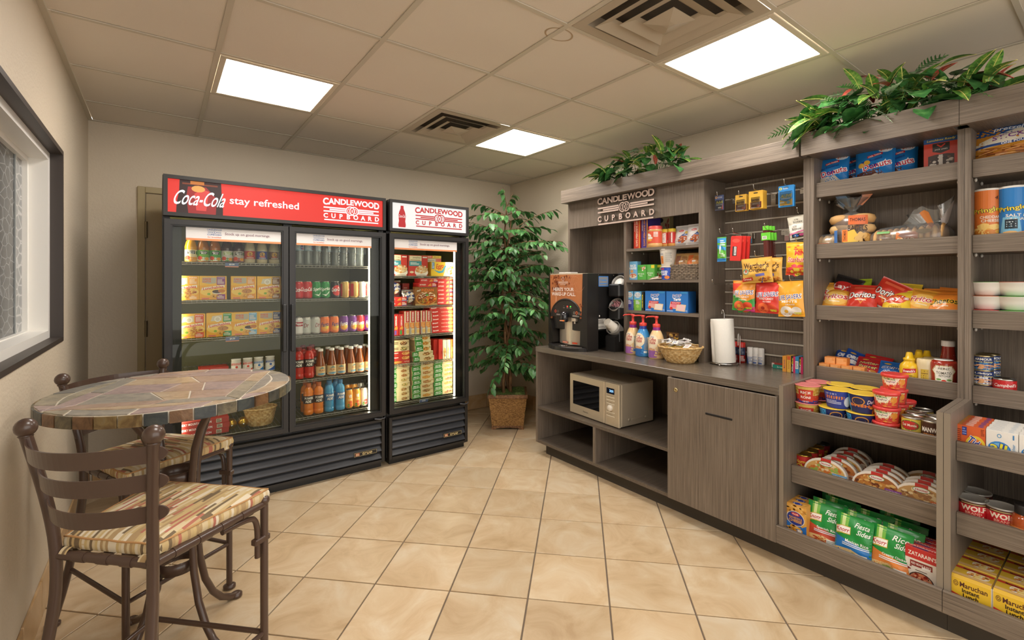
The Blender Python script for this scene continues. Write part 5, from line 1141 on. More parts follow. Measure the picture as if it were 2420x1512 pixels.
# front shell with an arched opening
fr = MB(); n = 24
V = []; F = []
for i in range(n+1):
    x = -w2+.012+(W_-.045)*i/n; r = .178
    zb = .225 if abs(x+.01) > r else .25+.15*math.sqrt(max(0, 1-((x+.01)/r)**2))
    for y in (-.004, .02): V += [(x, y, zb), (x, y, H_-.012)]
for i in range(n):
    a = i*4; F += [(a, a+4, a+5, a+1), (a+2, a+3, a+7, a+6), (a, a+2, a+6, a+4), (a+1, a+5, a+7, a+3)]
fr.add(V, F, mat(BROWN, .35, 0, .3)); pan = add('front_panel', fr, cm_)
A = Art(); R = random.Random(4)
for i in range(70):
    x, y = R.uniform(-.2, .05), R.uniform(.46, .58)
    if R.random() < .35 or x < -.09 or y > .55: A.e(x, y, R.uniform(.008, .014), R.uniform(.006, .01), R.choice(('#7a3c1e', '#8e4a26', '#c07a48', '#a65c34')), 8, R.uniform(0, 3))
for i in range(9): A.e(.17+R.uniform(-.014, .008), R.uniform(.25, .36), .011, .008, R.choice(('#8e4a26', '#c98450')), 8, R.uniform(0, 3))
for i in range(9): A.ring(.09+R.uniform(-.04, .05), .53+R.uniform(-.03, .03), .03+.006*i, .031+.006*i, '#d8a080', 16, R.uniform(0, 3), R.uniform(3.5, 6))
A.e(-.035, .553, .015, .016, '#d8c0ae').e(-.035, .553, .011, .012, '#a86040').t('CANDLEWOOD', -.035, .528, .013, '#e8d8ca', .115, .015).r(-.09, .518, .02, .5195, '#e8d8ca').t('SUITES', -.035, .511, .007, '#e8d8ca', .06)
A.t("HERE'S YOUR", -.03, .472, .028, '#f4ece4', .235, .02).t('WAKE-UP CALL.', -.03, .434, .028, '#f4ece4', .275, .02)
add_label(pan, A, flat(-.004))
for s in (-1, 1):
    sd = MB()
    P = [(s*(w2-.035 if s > 0 else w2-.014), -.008, H_-.006), (s*(w2-.034 if s > 0 else w2-.016), -.014, .22), (s*(w2-.02), -.01, .04), (s*(w2-.012), -.004, .012)]
    for a, b in zip(P, P[1:]):
        x0, x1 = (a[0], b[0]); e_ = .05 if a[2] < .5 and b[2] < .25 else .014
        sd.add([(x0-s*e_*(.5), a[1], a[2]), (w2*s, a[1]+.01, a[2]), (w2*s, b[1]+.01, b[2]), (x1-s*e_, b[1], b[2]), (x0-s*e_*.5, .12, a[2]), (w2*s, .12, a[2]), (w2*s, .12, b[2]), (x1-s*e_, .12, b[2])], [(0, 1, 2, 3), (0, 3, 7, 4), (1, 5, 6, 2), (0, 4, 5, 1), (3, 2, 6, 7)], BLACK)
    add('side_trim', sd, cm_)
add('arch_rim', MB().tube([(-.01+.172*math.cos(PI-PI*i/20), -.004, .25+.142*math.sin(PI*i/20)) for i in range(21)], .008, BLACK, 6), cm_)
add('control_panel', MB().prism([(-.175, .252)]+[(.0+.165*math.cos(PI-PI*i/16)-.01, .256+.128*math.sin(PI*i/16)) for i in range(17)]+[(.155, .252)], -.006, .03, BLACK, 0, lambda x, z, y: (x, y, z)), cm_)
cp = Art()
for x, z, c, r in ((-.13, .294, '#c8442a', .012), (-.1, .294, '#6a625a', .01), (.085, .29, '#8a8a86', .01), (.112, .29, '#d8622a', .013), (.138, .287, '#8a8a86', .009)): cp.ring(x, z, r*.55, r, c, 14)
cp.lines(-.12, .262, -.06, .274, 2, '#b8b4ae').lines(.065, .26, .14, .272, 3, '#b8b4ae').r(-.035, .338, -.028, .34, '#b0aca6').lines(-.04, .322, -.02, .328, 1, '#b8b4ae').lines(.0, .322, .02, .328, 1, '#b8b4ae').lines(.035, .322, .055, .328, 1, '#b8b4ae')
add_label(cm_, cp, flat(-.006), name='panel_print')
for x, c in ((.01, '#ff3a2a'), (.045, '#4ad838')): add('indicator_light', MB().ball((x, -.007, .337), .005, mat(c, .3, emit=2.5), 8, 6), cm_)
add('splash_panel', MB().grid(lambda u, v: (-.145+.29*u, .055-.045*math.sin(PI*u), .035+.222*v), 16, 1, STEEL), cm_)
add('nozzle', MB().lathe([(.030, .215), (.034, .222), (.034, .262), (.031, .282), (.018, .296), (0, .298)], mat('#1c1c20', .15, 0, .6), 18, -.005, -.028).box(-.012, -.03, .245, .002, .04, .29, BLACK2), cm_)
add_label(cm_, Art().r(-.034, .222, .03, .232, '#e0762a').t('COFFEE', .002, .227, .006, '#f4ece0', .03), lambda x, y, o: ((.0345+o)*math.sin(x/.0345)-.005, -(.0345+o)*math.cos(x/.0345)-.028, y), .01, 'nozzle_print')
add('hot_tap', MB().box(.055, -.01, .222, .10, .03, .248, STEEL, .003).tube([(.085, 0, .222), (.085, 0, .205)], .007, STEEL, 8), cm_)
dt = MB(); pts = [(-.205, .03)]+[(-.2+.4*i/14, -.02-.085*math.sin(PI*i/14)**.8) for i in range(15)]+[(.215, .03), (.215, .12), (-.205, .12)]
dt.prism(pts, 0, .028, BLACK, .003); add('drip_tray', dt, cm_)
add_label(cm_, Art().r(-.06, .045, .0, .058, '#d8502c').r(.05, .045, .1, .058, '#d8502c').lines(-.055, .047, -.005, .056, 1, '#f0d8c0'), lambda x, y, o: (x, .004+.5*abs(x)**1.7-o, y), .02, 'caution_print')
add('drip_grate', MB().lathe([(.032, .029), (.045, .03), (.032, .031)], CHROME, 20, -.02, -.03, cap=False), cm_)
add('top_lid', MB().box(-.12, .02, H_-.005, .02, .10, H_+.008, mat('#d8d4cc', .4), .003).box(-w2+.015, .0, H_-.012, w2-.01, .3, H_-.003, STEEL), cm_)
sf_ = lambda x, y, o: (w2-.005+o, .108+x, y)
add('sticker', Art().r(.02, .495, .13, .575, '#3f86d8').r(.026, .501, .124, .569, '#8d8f92').ring(.04, .545, .005, .008, '#3f86d8', 12).lines(.05, .535, .11, .552, 1, '#3f86d8').lines(.03, .51, .115, .525, 1, '#3f86d8').build('sticker', sf_), cm_)
add('rating_label', Art().r(.005, .20, .10, .245, '#c8c4bc').lines(.01, .205, .095, .24, 4, '#7a756e').r(.005, .165, .11, .201, '#d4d0c8').lines(.01, .17, .105, .19, 3, '#7a756e').build('rating_label', sf_), cm_)
add('key_lock', MB().lathe([(.011, 0), (.011, .006), (0, .007)], CHROME, 14).xf(Matrix.Translation((w2-.005, .14, .265)) @ Matrix.Rotation(PI/2, 4, 'Y')), cm_)
for (y, z) in ((.125, .585), (.3, .582), (.24, .33), (.3, .43), (.47, .3)): add('screw', MB().ball((w2-.004, y, z), .004, mat('#a89c88', .3, 1), 8, 5), cm_)
# cup and lid dispenser
cdp = thing('cup_dispenser', 'black three-tier tilted cup and lid dispenser right of the coffee machine', 'dispenser', (2.79, 2.425, ZT), RZ)
add('base', MB().add([(-.045, -.04, 0), (.05, -.04, 0), (.05, .18, 0), (-.045, .18, 0), (-.045, -.04, .115), (.05, -.04, .115), (.05, .18, .20), (-.045, .18, .20)], [(0, 1, 5, 4), (1, 2, 6, 5), (2, 3, 7, 6), (3, 0, 4, 7), (4, 5, 6, 7)], BLACK2).box(-.045, .10, .15, .05, .18, .60, BLACK2, .004), cdp)
for k, z in enumerate((.185, .36, .535)):
    M = Matrix.Translation((.0, -.015+.02*k, z)) @ Matrix.Rotation(math.radians(-52), 4, 'X') @ Matrix.Rotation(PI, 4, 'X') @ Matrix.Rotation(PI, 4, 'X')
    M = Matrix.Translation((0, -.01+.03*k, z)) @ Matrix.Rotation(math.radians(55), 4, 'X')
    cup_ = MB().lathe([(.052, -.16), (.056, -.02), (.058, 0), (.053, 0), (.050, -.03), (.045, -.12), (0, -.12)], mat('#8a8680', .35, .2), 24).xf(M)
    add('cup_holder', cup_, cdp); add('sleeve', MB().box(-.055, .0, z-.12, .055, .12, z-.02, BLACK2, .01), cdp)
    if k == 0:
        c = MB().lathe([(.030, .075), (.041, -.03)], mat('#ece6da', .5), 20).lathe([(.0, .0745), (.030, .075)], mat('#ece6da', .5), 20).xf(M)
        o = thing('paper_cup', 'white paper cup upside down in the lowest holder of the dispenser', 'cup', cdp.location, RZ, me=c)
        add('label_print', Art().lines(-.02, .02, .02, .045, 3, '#b8a890').build('label_print', lambda x, y, o: tuple(M @ Vector(((.036+o)*math.sin(x/.036), -(.036+o)*math.cos(x/.036), y))), .01), o)
    if k == 1:
        b = MB(); RR = random.Random(2)
        for i in range(40): 
            x, y = RR.uniform(-.035, .035), RR.uniform(-.03, .03); b.tube([tuple(M @ Vector((x, y, -.05))), tuple(M @ Vector((x+RR.uniform(-.01, .01), y, -.005+RR.uniform(-.01, .018))))], .0022, mat('#d89aa0', .6), 4)
        o = thing('stirrers', 'pink stirrers bunched in the middle holder of the dispenser', 'stirrer', cdp.location, RZ, me=b); o['kind'] = 'stuff'
    if k == 2:
        b = MB().lathe([(.045, -.03), (.046, -.024), (.04, -.02), (.038, -.012), (.0, -.011)], WHITE, 24).xf(M)
        o = thing('lid_stack', 'white plastic lids stacked in the top holder of the dispenser', 'lid', cdp.location, RZ, me=b); add('lid', MB().lathe([(.045, -.045), (.046, -.039), (.04, -.033)], WHITE, 24).xf(M), o)
# creamer pump bottles
CPF = [(.047, 0), (.0525, .006), (.0525, .10), (.050, .13), (.043, .16), (.032, .186), (.025, .196)]
def creamer(bg, c2, shr, cup_c):
    A = Art().r(-.08, .0, .08, .13, bg).e(-.014, .11, .05, .05, '#f4e2c0', 24).e(-.014, .11, .042, .043, '#f6e8cc', 24)
    A.t('Nestle', -.012, .143, .009, '#3a4a9a', .03).t('Coffee', -.01, .125, .024, '#b8262c', .058, .016).t('mate', -.008, .104, .02, '#b8262c', .046, .016)
    A.e(-.018, .055, .036, .016, '#e8d8c8').e(-.018, .055, .031, .013, '#d8a070').p([(-.05, .05), (.014, .05), (.006, .012), (-.042, .012)], c2).ring(.02, .035, .008, .013, c2, 12).e(-.018, .008, .045, .008, c2).lines(.03, .04, .07, .13, 9, '#9a9488').r(.028, .02, .05, .034, cup_c).r(.058, .02, .078, .13, '#e8e0d0')
    r_ = lambda x, y, o: ((.0526+o)*math.sin(x/.0526), -(.0526+o)*math.cos(x/.0526), .008+y) if y < .092 else ((.0526-.0055*((y-.092)/.045)**1.6+o)*math.sin(x/.0526), -(.0526-.0055*((y-.092)/.045)**1.6+o)*math.cos(x/.0526), .008+y)
    pump = MB().lathe([(.024, .215), (.026, .222), (.026, .236), (.012, .24), (.009, .243), (.0085, .275), (.014, .277), (.014, .292), (.0, .293)], mat('#d8443a', .35), 16).tube([(0, 0, .288), (-.03, -.012, .289), (-.058, -.022, .286), (-.066, -.025, .278)], [.0055, .0055, .005, .004], mat('#d8443a', .35), 8)
    return bottle(CPF, mat(bg, .3, 0, .4), None, A, r_, 24, [('collar', MB().lathe([(.026, .192), (.027, .198), (.0235, .205), (.025, .214), (.0225, .218)], mat(shr, .3), 18).mesh('collar'), []), ('pump', pump.mesh('pump'), [])])
for (x, y), p, lb in zip(((2.80, 2.247), (2.775, 2.137), (2.765, 2.016)), (creamer('#ecc68c', '#a86ab0', '#8a2a80', '#3a8ac8'), creamer('#3a8fce', '#2a6ab0', '#24409a', '#e8f0f4'), creamer('#ecc994', '#9a62a8', '#8a2a80', '#c8a060')), ('leftmost cream-coloured creamer bottle with purple collar and red pump', 'blue creamer bottle with red pump on the counter', 'cream-coloured creamer bottle with red pump right of the blue one')):
    put(p, 'creamer_bottle', lb, 'bottle', (x, y, ZT), RZ, 'creamer pump bottles')
# basket of sugar packets
bk = put(basket(.078, .138, .105, WICKER, 8, 20, 1), 'wicker_basket', 'round pale wicker basket of sugar packets on the counter', 'basket', (2.755, 1.822, ZT), 0)
R = random.Random(9)
for i in range(22):
    p = MB().box(-.03, -.019, -.0015, .03, .019, .0015, mat(R.choice(('#ece8e2', '#e6e2dc', '#efe9df')), .5), .001); a, q = R.uniform(0, 6.28), .1*math.sqrt(R.random())
    if i < 2: p = MB().box(-.03, -.02, -.002, .03, .02, .002, mat('#c8a82c', .3, .3), .001)
    o = thing('sugar_packet', (('gold', 'gold')[i] if i < 2 else 'white')+' paper packet in the round counter basket', 'packet', (2.755+q*math.cos(a), 1.822+q*math.sin(a), ZT+.096+.004*i*.5+.01), a*3, 'packets in the counter basket', p)
    o.rotation_euler = (R.uniform(-.35, .35), R.uniform(-.35, .35), a*3); add('label_print', Art().lines(-.02, -.01, .02, .01, 2, R.choice(('#8a9ab8', '#c8a8a0', '#a8a8a8'))).build('label_print', lambda x, y, o: (x, y, .002+o)), o)
for i, (x, y) in enumerate(((2.95, 1.75), (2.98, 1.80), (2.96, 1.85))):
    put(pouch(.09, .11, .03, '#3a3020', Art().r(-.04, .02, .04, .09, '#8a8a3c' if i else '#b8b0a4').food(0, .05, .035, .03, ('#c8b860', '#5a5a2a'), 10, .25), i), 'tea_packet', ('grey and olive packet behind the counter basket, nearest the pillar', 'olive packet behind the counter basket, middle of the three', 'olive packet behind the counter basket, farthest from the pillar')[i], 'packet', (x, y, ZT), RZ+.3*i)
put(pouch(.10, .17, .04, '#6a4a2a', Art().r(-.05, .0, .05, .17, '#7a5630').food(0, .13, .045, .035, ('#e0b04a', '#4a2c16'), 12, .25), 8), 'coffee_bag', 'brown printed coffee bag behind the right cream-coloured creamer bottle', 'bag', (2.93, 2.0, ZT), RZ)
# paper towel holder
tw_ = thing('towel_holder', 'chrome wire paper towel stand in front of the slatted wall', 'holder', (2.905, 1.603, ZT))
add('base_ring', MB().tube([(.082*math.cos(2*PI*i/32), .082*math.sin(2*PI*i/32), .012) for i in range(32)], .0035, CHROME, 8, True).tube([(-.08, 0, .012), (.08, 0, .012)], .003, CHROME, 6), tw_)
for i in range(3): add('ball_foot', MB().ball((.082*math.cos(2.1*i+3.3), .082*math.sin(2.1*i+3.3), .006), .006, CHROME, 10, 6), tw_)
add('spindle', MB().tube([(0, 0, .012), (0, 0, .325), (0, .006, .345), (0, .012, .35), (0, .016, .345), (0, .016, .325)], .003, CHROME, 8), tw_)
add('arm', MB().tube(smooth([(.03, -.087, .012), (.03, -.087, .16), (.03, -.087, .20), (.018, -.087, .21), (.006, -.087, .20), (.006, -.087, .15), (.006, -.087, .13)], 2), .003, CHROME, 8), tw_)
m, n, b = nt('embossed_paper'); b.inputs['Base Color'].default_value = lin('#ece8df'); b.inputs['Roughness'].default_value = .9
wv = N(n, 'ShaderNodeTexVoronoi'); wv.inputs['Scale'].default_value = 28; sn = N(n, 'ShaderNodeMath', operation='SINE'); ml = N(n, 'ShaderNodeMath', operation='MULTIPLY'); ml.inputs[1].default_value = 60
tc = N(n, 'ShaderNodeTexCoord'); n.links.new(tc.outputs['Object'], wv.inputs['Vector']); n.links.new(wv.outputs['Distance'], ml.inputs[0]); n.links.new(ml.outputs[0], sn.inputs[0]); bumpn(n, b, sn.outputs[0], .25, .001); PAPER = m
r = MB().lathe([(.02, .015), (.068, .015), (.069, .018), (.069, .288), (.068, .291), (.02, .291), (.02, .015)], PAPER, 36, cap=False)
o = thing('paper_towel_roll', 'white embossed paper towel roll on the chrome stand, leaning slightly', 'paper towel', (2.905, 1.603, ZT), 0, me=r); o.rotation_euler = (-.055, 0, 0)
add('loose_sheet', MB().grid(lambda u, v: ((.0695+.012*u)*math.cos(2.2+u*.75), (.0695+.016*u)*math.sin(2.2+u*.75), .02+.25*v+(.015*u if v > .5 else .0)), 8, 6, PAPER), o)
# shaving cans, deodorant, gum and candy boxes
for i, (x, y) in enumerate(((3.07, 1.622), (3.068, 1.575))):
    put(bottle([(.023, 0), (.0255, .003), (.0255, .10), (.0245, .103)], mat('#a8211c', .3, .2), ('#c8322a', .0245, .103, .132), Art().r(-.04, .05, .04, .1, '#2a3350').lines(-.02, .06, .03, .09, 4, '#8a94a8').lines(.0, .01, .035, .045, 4, '#d8d0c8'), .0256), 'shaving_foam', ('red and navy spray can right behind the paper towel roll', 'red and navy spray can next to the white roll-ons')[i], 'can', (x, y, ZT), RZ, 'spray cans on the counter')
for i, y in enumerate((1.5232, 1.4879, 1.4532)):
    put(bottle([(.017, 0), (.0195, .003), (.0195, .062), (.018, .066)], mat('#ece9e6', .35), ('#f2f0ec', .0185, .066, .105), Art().p([(-.03, .0), (.0, .0), (-.012, .05), (-.03, .056)], '#3a5a9a').lines(-.008, .01, .022, .045, 6, '#6a84b8') if i == 0 else Art().lines(-.016, .02, .016, .05, 5, '#8a9cc4').r(-.012, .004, .012, .016, '#5a70a8'), .0196), 'deodorant', f'white roll-on deodorant, {("left", "middle", "right")[i]} of the three by the slatted wall', 'deodorant', (3.08, y, ZT), RZ, 'roll-on deodorants')
put(carton(.085, .022, .012, '#1f8a78', Art().r(-.04, .002, .04, .02, '#2a9a88').t('breath', .01, .011, .010, '#e4f0ec', .05)), 'gum_pack', 'small teal gum pack lying at the left of the candy boxes', 'gum', (3.02, 1.3142, ZT), RZ)
put(carton(.09, .03, .016, '#a8403a', Art().r(-.045, .002, -.03, .028, '#e8e0d8')), 'gum_pack', 'small red gum pack behind the teal one on the counter', 'gum', (3.045, 1.3278, ZT), RZ)
for i, (u, c, c2, lb, tl) in enumerate(((1.2604, '#e0983a', '#c86a20', 'orange-yellow candy box, leftmost of the counter row', 0), (1.2358, '#e4b04a', '#d8602a', 'yellow candy box with an orange corner on the counter', 0), (1.2116, '#3a2a26', '#d8306a', 'dark and pink candy box, left one beside the yellow box', 1), (1.1911, '#3a9ad0', '#e8eef0', 'blue candy box with white label on the counter', 0), (1.1709, '#3a2a26', '#d8306a', 'dark and pink candy box at the right end of the counter row', 1))):
    w, h = .0215, .096-.004*(i == 0); a = Art().r(-w/2, 0, w/2, h, c)
    if tl: a.r(0, 0, w/2, h, c2).t('Mike', -.0045, .03, .008, '#f0ece4', .045, .02, rot=PI/2).t('Ike', -.0045, .068, .008, '#e8d83a', .035, .02, rot=PI/2)
    elif i == 3: a.r(-w/2, .025, w/2-.004, .07, c2).lines(-.008, .03, .004, .065, 6, '#7a8a94')
    else: a.t('MILK DUDS' if i == 0 else 'Butterfinger', 0, .045, .008, '#7a3a6a' if i == 0 else '#a8562a', .05, .01, rot=PI/2); a.r(-w/2+.002, h-.024, w/2-.002, h-.002, c2) if i else None
    put(carton(w, h, .07, c, a), 'candy_box', lb, 'candy box', (2.955, u, ZT), RZ, 'candy boxes on the counter')
# microwave
mw = thing('microwave', 'stainless microwave oven inside the open cubby under the counter', 'microwave', (2.545, 2.408, .392), -PI/2-.07)
SV = mat('#cfc0a6', .32, .4); SV2 = mat('#b8ab96', .4, .3)
add('case', MB().box(-.262, .024, .006, .262, .35, .303, SV2, .006), mw)
df = add('door', MB().box(-.262, 0, .004, .118, .024, .303, SV, .004), mw)
m, n, b = nt('dark_door_glass'); b.inputs['Base Color'].default_value = (.004, .004, .004, 1); b.inputs['Roughness'].default_value = .03; b.inputs['Coat Weight'].default_value = 1
add('window', B(-.222, -.0015, .075, .068, .001, .255, m, .001), df)
add_label(df, Art().t('Panasonic', -.08, .04, .011, '#5a5046', .055, .008), flat(0))
pnl = add('control_panel', MB().box(.121, 0, .004, .262, .024, .303, SV, .004), mw)
add('display', B(.142, -.001, .228, .218, .0015, .268, mat('#10182c', .15)), pnl); add('clock_digits', Art().t('3:01', .19, .249, .018, '#8ac0ff', .036, .02).build('clock_digits', flat(-.001), emit=1.5), pnl)
for z in (.205, .183, .158, .098, .072): add('button_row', B(.142, -.002, z-.004, .218, .001, z+.004, mat('#d8cdb8', .35), .001), pnl)
pp_ = Art(); [pp_.lines(.142, z+.006, .2, z+.011, 1, '#8a7c66') for z in (.205, .183, .158, .098, .072)]; pp_.lines(.142, .02, .215, .055, 4, '#cbb998'); add_label(pnl, pp_, flat(0), name='panel_print')
add('dial', MB().lathe([(.021, 0), (.021, .012), (.018, .016), (0, .016)], mat('#e4ddd0', .3), 20).xf(Matrix.Translation((.18, 0, .13)) @ Matrix.Rotation(PI/2, 4, 'X')), pnl)
for (y, z) in ((.10, .05), (.27, .045)): add('side_bump', MB().ball((.262, y, z), (.003, .012, .012), SV2, 12, 6), mw)
add('side_rib', MB().box(.261, .125, .04, .264, .245, .058, SV2, .002), mw)
for x in (-.22, .22):
    for y in (.04, .31): add('foot', MB().lathe([(.012, -.002), (.012, .006)], BLACK2, 10, x, y), mw)

# ---------------- hutch shelves ----------------
HS = ', top hutch shelf'
def cereal(c, c2, t2, sub):
    w, h = .058, .26; return carton(w, h, .19, c, Art().r(-w/2, 0, w/2, h, c).r(.021, 0, w/2, h, '#e8a83a').t('HONEY BUNCHES', -.0, .165, .017, c2, .15, .03, rot=-PI/2).t('of OATS', 0, .055, .017, c2, .075, .03, rot=-PI/2).t(sub, -.019, .17, .007, '#f0e8e0', .08, .02, rot=-PI/2))
put(cereal('#d0402c', '#f0d8c0', '', 'HONEY ROASTED'), 'cereal_box', f'red-orange cereal box seen by its spine{HS}', 'cereal box', (2.885, 2.2790, 1.655), RZ-.03, 'cereal box spines')
put(cereal('#4a3a8e', '#d8903a', '', 'WITH ALMONDS'), 'cereal_box', f'purple cereal box seen by its spine{HS}', 'cereal box', (2.89, 2.2131, 1.655), RZ-.03, 'cereal box spines')
put(carton(.10, .25, .05, '#e0a030', Art().r(-.05, 0, .05, .1, '#2a3a7a').r(-.05, .16, .05, .25, '#d8742a').food(0, .13, .045, .03, ('#e8d05a', '#e8ddc0'), 8, .3)), 'cereal_box', f'yellow and orange cereal box behind the big peanut butter jar{HS}', 'cereal box', (3.02, 2.2420, 1.655), RZ)
put(carton(.15, .245, .05, '#a89868', Art().r(-.075, 0, .075, .245, '#b0a074').r(-.075, .0, -.035, .22, '#d8ccb4').food(-.055, .14, .018, .06, ('#a83a2e',), 8, .3).e(.0, .215, .022, .018, '#2c2a26').t('REAL', -.01, .165, .02, '#4a4a34', .045, .02).t('MEDLEYS', .012, .135, .018, '#4a4a34', .08, .02).food(.055, .16, .016, .07, ('#8a2a24',), 7, .35)), 'cereal_box', f'tan box with red leaf print at the back{HS}', 'cereal box', (3.04, 2.1765, 1.655), RZ)
def jar(r, h, c, lc, art, neck=.9):
    return bottle([(r*.9, 0), (r, .006), (r, h*.16), (r*.97, h*.18), (r*.97, h*.78), (r, h*.8), (r*.88, h*.86)], mat(c, .3, 0, .4), (lc, r*.93, h*.84, h), art, r*.975, 22)
put(jar(.054, .155, '#d8a868', '#d8504a', Art().r(-.085, .03, .085, .115, '#d8583c').e(-.03, .075, .034, .028, '#f2ece2').t('creamy', -.03, .078, .009, '#c8502c', .04).e(-.02, .052, .028, .008, '#e8a83a').r(.02, .075, .05, .11, '#e8d0c8').lines(.022, .078, .048, .107, 4, '#c87a6a').r(.0, .06, .012, .074, '#d8e0c8')), 'peanut_butter_jar', f'large red-lidded peanut butter jar{HS}', 'jar', (2.895, 2.1197, 1.655), RZ)
for i, u in enumerate((2.0565, 2.0056)): put(jar(.03, .13, '#c88a3a', '#d8b82a', Art().r(-.046, .025, .046, .105, '#c8302a').r(-.008 if i == 0 else .012, .03, .018 if i == 0 else .02, .1, '#e8e0d8').lines(-.006, .034, .016, .096, 9, '#6a5a54').r(-.026, .03, -.014, .05, '#e8e0d8')), 'peanut_butter_jar', f'small yellow-lidded jar {("beside the large red-lidded jar", "next to the white snack bags")[i]}{HS}', 'jar', (2.93, u, 1.655), RZ)
sb = Art().r(-.07, 0, .07, .15, '#dcd8d6').p([(-.05, .03), (.03, .10), (.055, .085), (-.01, .02)], '#3a5a9a').food(.012, .045, .035, .022, ('#9a4a24', '#c8703a', '#b85a2a'), 8, .3).food(-.03, .04, .03, .012, ('#c87a3a', '#dcd8d6'), 8, .3).e(-.01, .105, .022, .008, '#c8403a').t('Kars', -.01, .105, .008, '#ffffff', .026).e(.035, .09, .014, .01, '#c8a84a')
for i, (y, x) in enumerate(((1.9206, 2.93), (1.8107, 2.91))): put(pouch(.145, .15, .05, '#d8d4d2', sb, i+2), 'snack_bag', f'white nut-snack bag, {("left", "right")[i]} of two{HS}', 'snack bag', (x, y, 1.655), RZ, 'white snack bags', (-.22, 0))
HS = ', middle hutch shelf'
put(carton(.075, .14, .05, '#6fb2dc', Art().r(-.037, 0, .037, .14, '#74b6e0').t('RICE', .0, .107, .018, '#ffffff', .05, .03).t('KRISPIES', 0, .087, .016, '#ffffff', .062, .03).e(-.01, .065, .014, .012, '#e0a868').e(.0, .03, .034, .02, '#e8ddc8').food(0, .034, .028, .012, ('#d89a4a', '#c84a34'), 7, .3)), 'snack_box', f'light-blue rice snack box at the left end{HS}', 'snack box', (2.885, 2.3148, 1.421), RZ+.05)
gb = Art().r(-.05, 0, .05, .11, '#58b04a').r(-.05, .07, .0, .1, '#3a9a44').t('100 Calorie', .0, .045, .012, '#f0f4ec', .06).t('Packs', 0, .03, .01, '#f0f4ec', .03).r(-.05, 0, -.034, .11, '#3a9ad0').food(.02, .085, .02, .015, ('#d86a4a', '#f0ece0'), 5, .4)
gb2 = Art().r(-.05, 0, .05, .11, '#62b452').r(-.05, 0, -.03, .11, '#d84a3c').t('100 Calorie', .008, .05, .012, '#f0f4ec', .055).t('Packs', .008, .035, .01, '#f0f4ec', .03).r(.02, .085, .05, .108, '#e8d83a')
gb3 = Art().r(-.06, 0, .06, .11, '#3f8a34').r(-.06, .09, .06, .108, '#d8d03a').t('100 Calorie', .01, .055, .014, '#e8f0e0', .06).t('CHEESE', .03, .08, .014, '#f0d8d0', .05, .03).e(.03, .02, .03, .014, '#b8282c').r(-.05, .035, -.035, .085, '#d8c83a').food(-.02, .03, .03, .018, ('#e8d8c8', '#a83a34'), 7, .3)
for u, a, c, w, lb in ((2.2400, gb, '#4aa040', .085, 'green snack carton with a blue edge'), (2.1678, gb2, '#58a848', .085, 'green snack carton with a red edge'), (2.1087, gb3, '#3a7a30', .105, 'dark green and yellow snack carton')): put(carton(w, .112, .05, c, a), 'snack_box', f'{lb}{HS}', 'snack box', (2.885 if w < .1 else 2.92, u, 1.421), RZ-.08, 'green snack cartons')
put(carton(.09, .12, .05, '#2f8a34', Art().r(-.045, 0, .045, .12, '#2f8a34')), 'snack_box', f'plain green box at the back behind the cartons{HS}', 'snack box', (3.02, 2.2771, 1.421), RZ)
for i in range(3): put(pouch(.09, .05, .018, '#d8c4b0', Art().r(-.04, .008, .04, .042, ('#6a3a24', '#e8ddd0', '#8a4a2a')[i]).t('bar', 0, .025, .012, '#f0e4d4', .03), i+20), 'snack_bar', f'wrapped snack bar in front of the cartons, {("left", "middle", "right")[i]} of three{HS}', 'snack bar', (2.862, 2.0811-.035*i+.03, 1.424+.002*i), RZ+.1*i, 'wrapped snack bars', (-1.35, 0))
put(cup(.032, .04, .092, '#2c4ab8', '#e8d8c8', Art().r(-.06, 0, .06, .085, '#2c50b8').t('FROSTED', 0, .055, .016, '#ffffff', .055, .03).t('FLAKES', .002, .038, .016, '#ffffff', .045, .03).e(.025, .016, .02, .012, '#e0803a').r(-.02, .07, .005, .08, '#d8403a'), .043), 'cereal_cup', f'blue cereal cup between the cartons and grey basket{HS}', 'cup', (2.885, 2.0179, 1.421), RZ)
put(cup(.046, .058, .125, '#e4dfd4', '#e8e4da', Art().r(-.03, .02, -.004, .075, '#e0904a').e(-.018, .045, .011, .02, '#c8702c').lines(.01, .03, .06, .1, 10, '#a8a49c').t('Cereal', -.02, .09, .009, '#4a78b0', .03), .062), 'cereal_cup', f'white cereal cup standing on the grey basket edge and blue cup{HS}', 'cup', (2.905, 2.0196, 1.5135), RZ)
put(cup(.04, .05, .12, '#b8a890', '#8a7a60', Art().r(-.05, .06, .05, .10, '#9a8058').food(0, .08, .04, .02, ('#c8602c', '#d8b868'), 8, .3), .053), 'cereal_cup', f'dull brown cup at the back behind the white cereal cup{HS}', 'cup', (3.05, 2.0448, 1.421+.08), RZ)
gbk = MB()
GW, GD, GH = .235, .17, .105
gbk.box(-GW/2+.006, .006, 0, GW/2-.006, GD, GH*.9, GREYWICK)
for k in range(9):
    for i in range(13):
        x = -GW/2+GW*(i+.5)/13; z = GH*(k+.5)/9
        if (i+k) % 2: gbk.box(x-GW/26*1.15, -.002, z-GH/20, x+GW/26*1.15, .006, z+GH/20, GREYWICK, .0015)
        else: gbk.box(x-GW/26*1.15, .001, z-GH/20, x+GW/26*1.15, .006, z+GH/20, GREYWICK, .0015)
o = thing('grey_basket', 'rectangular grey woven basket of brown snack bags on the middle hutch shelf', 'basket', (2.875, (1.9747+1.7641)/2+.003, 1.421), RZ, me=gbk)
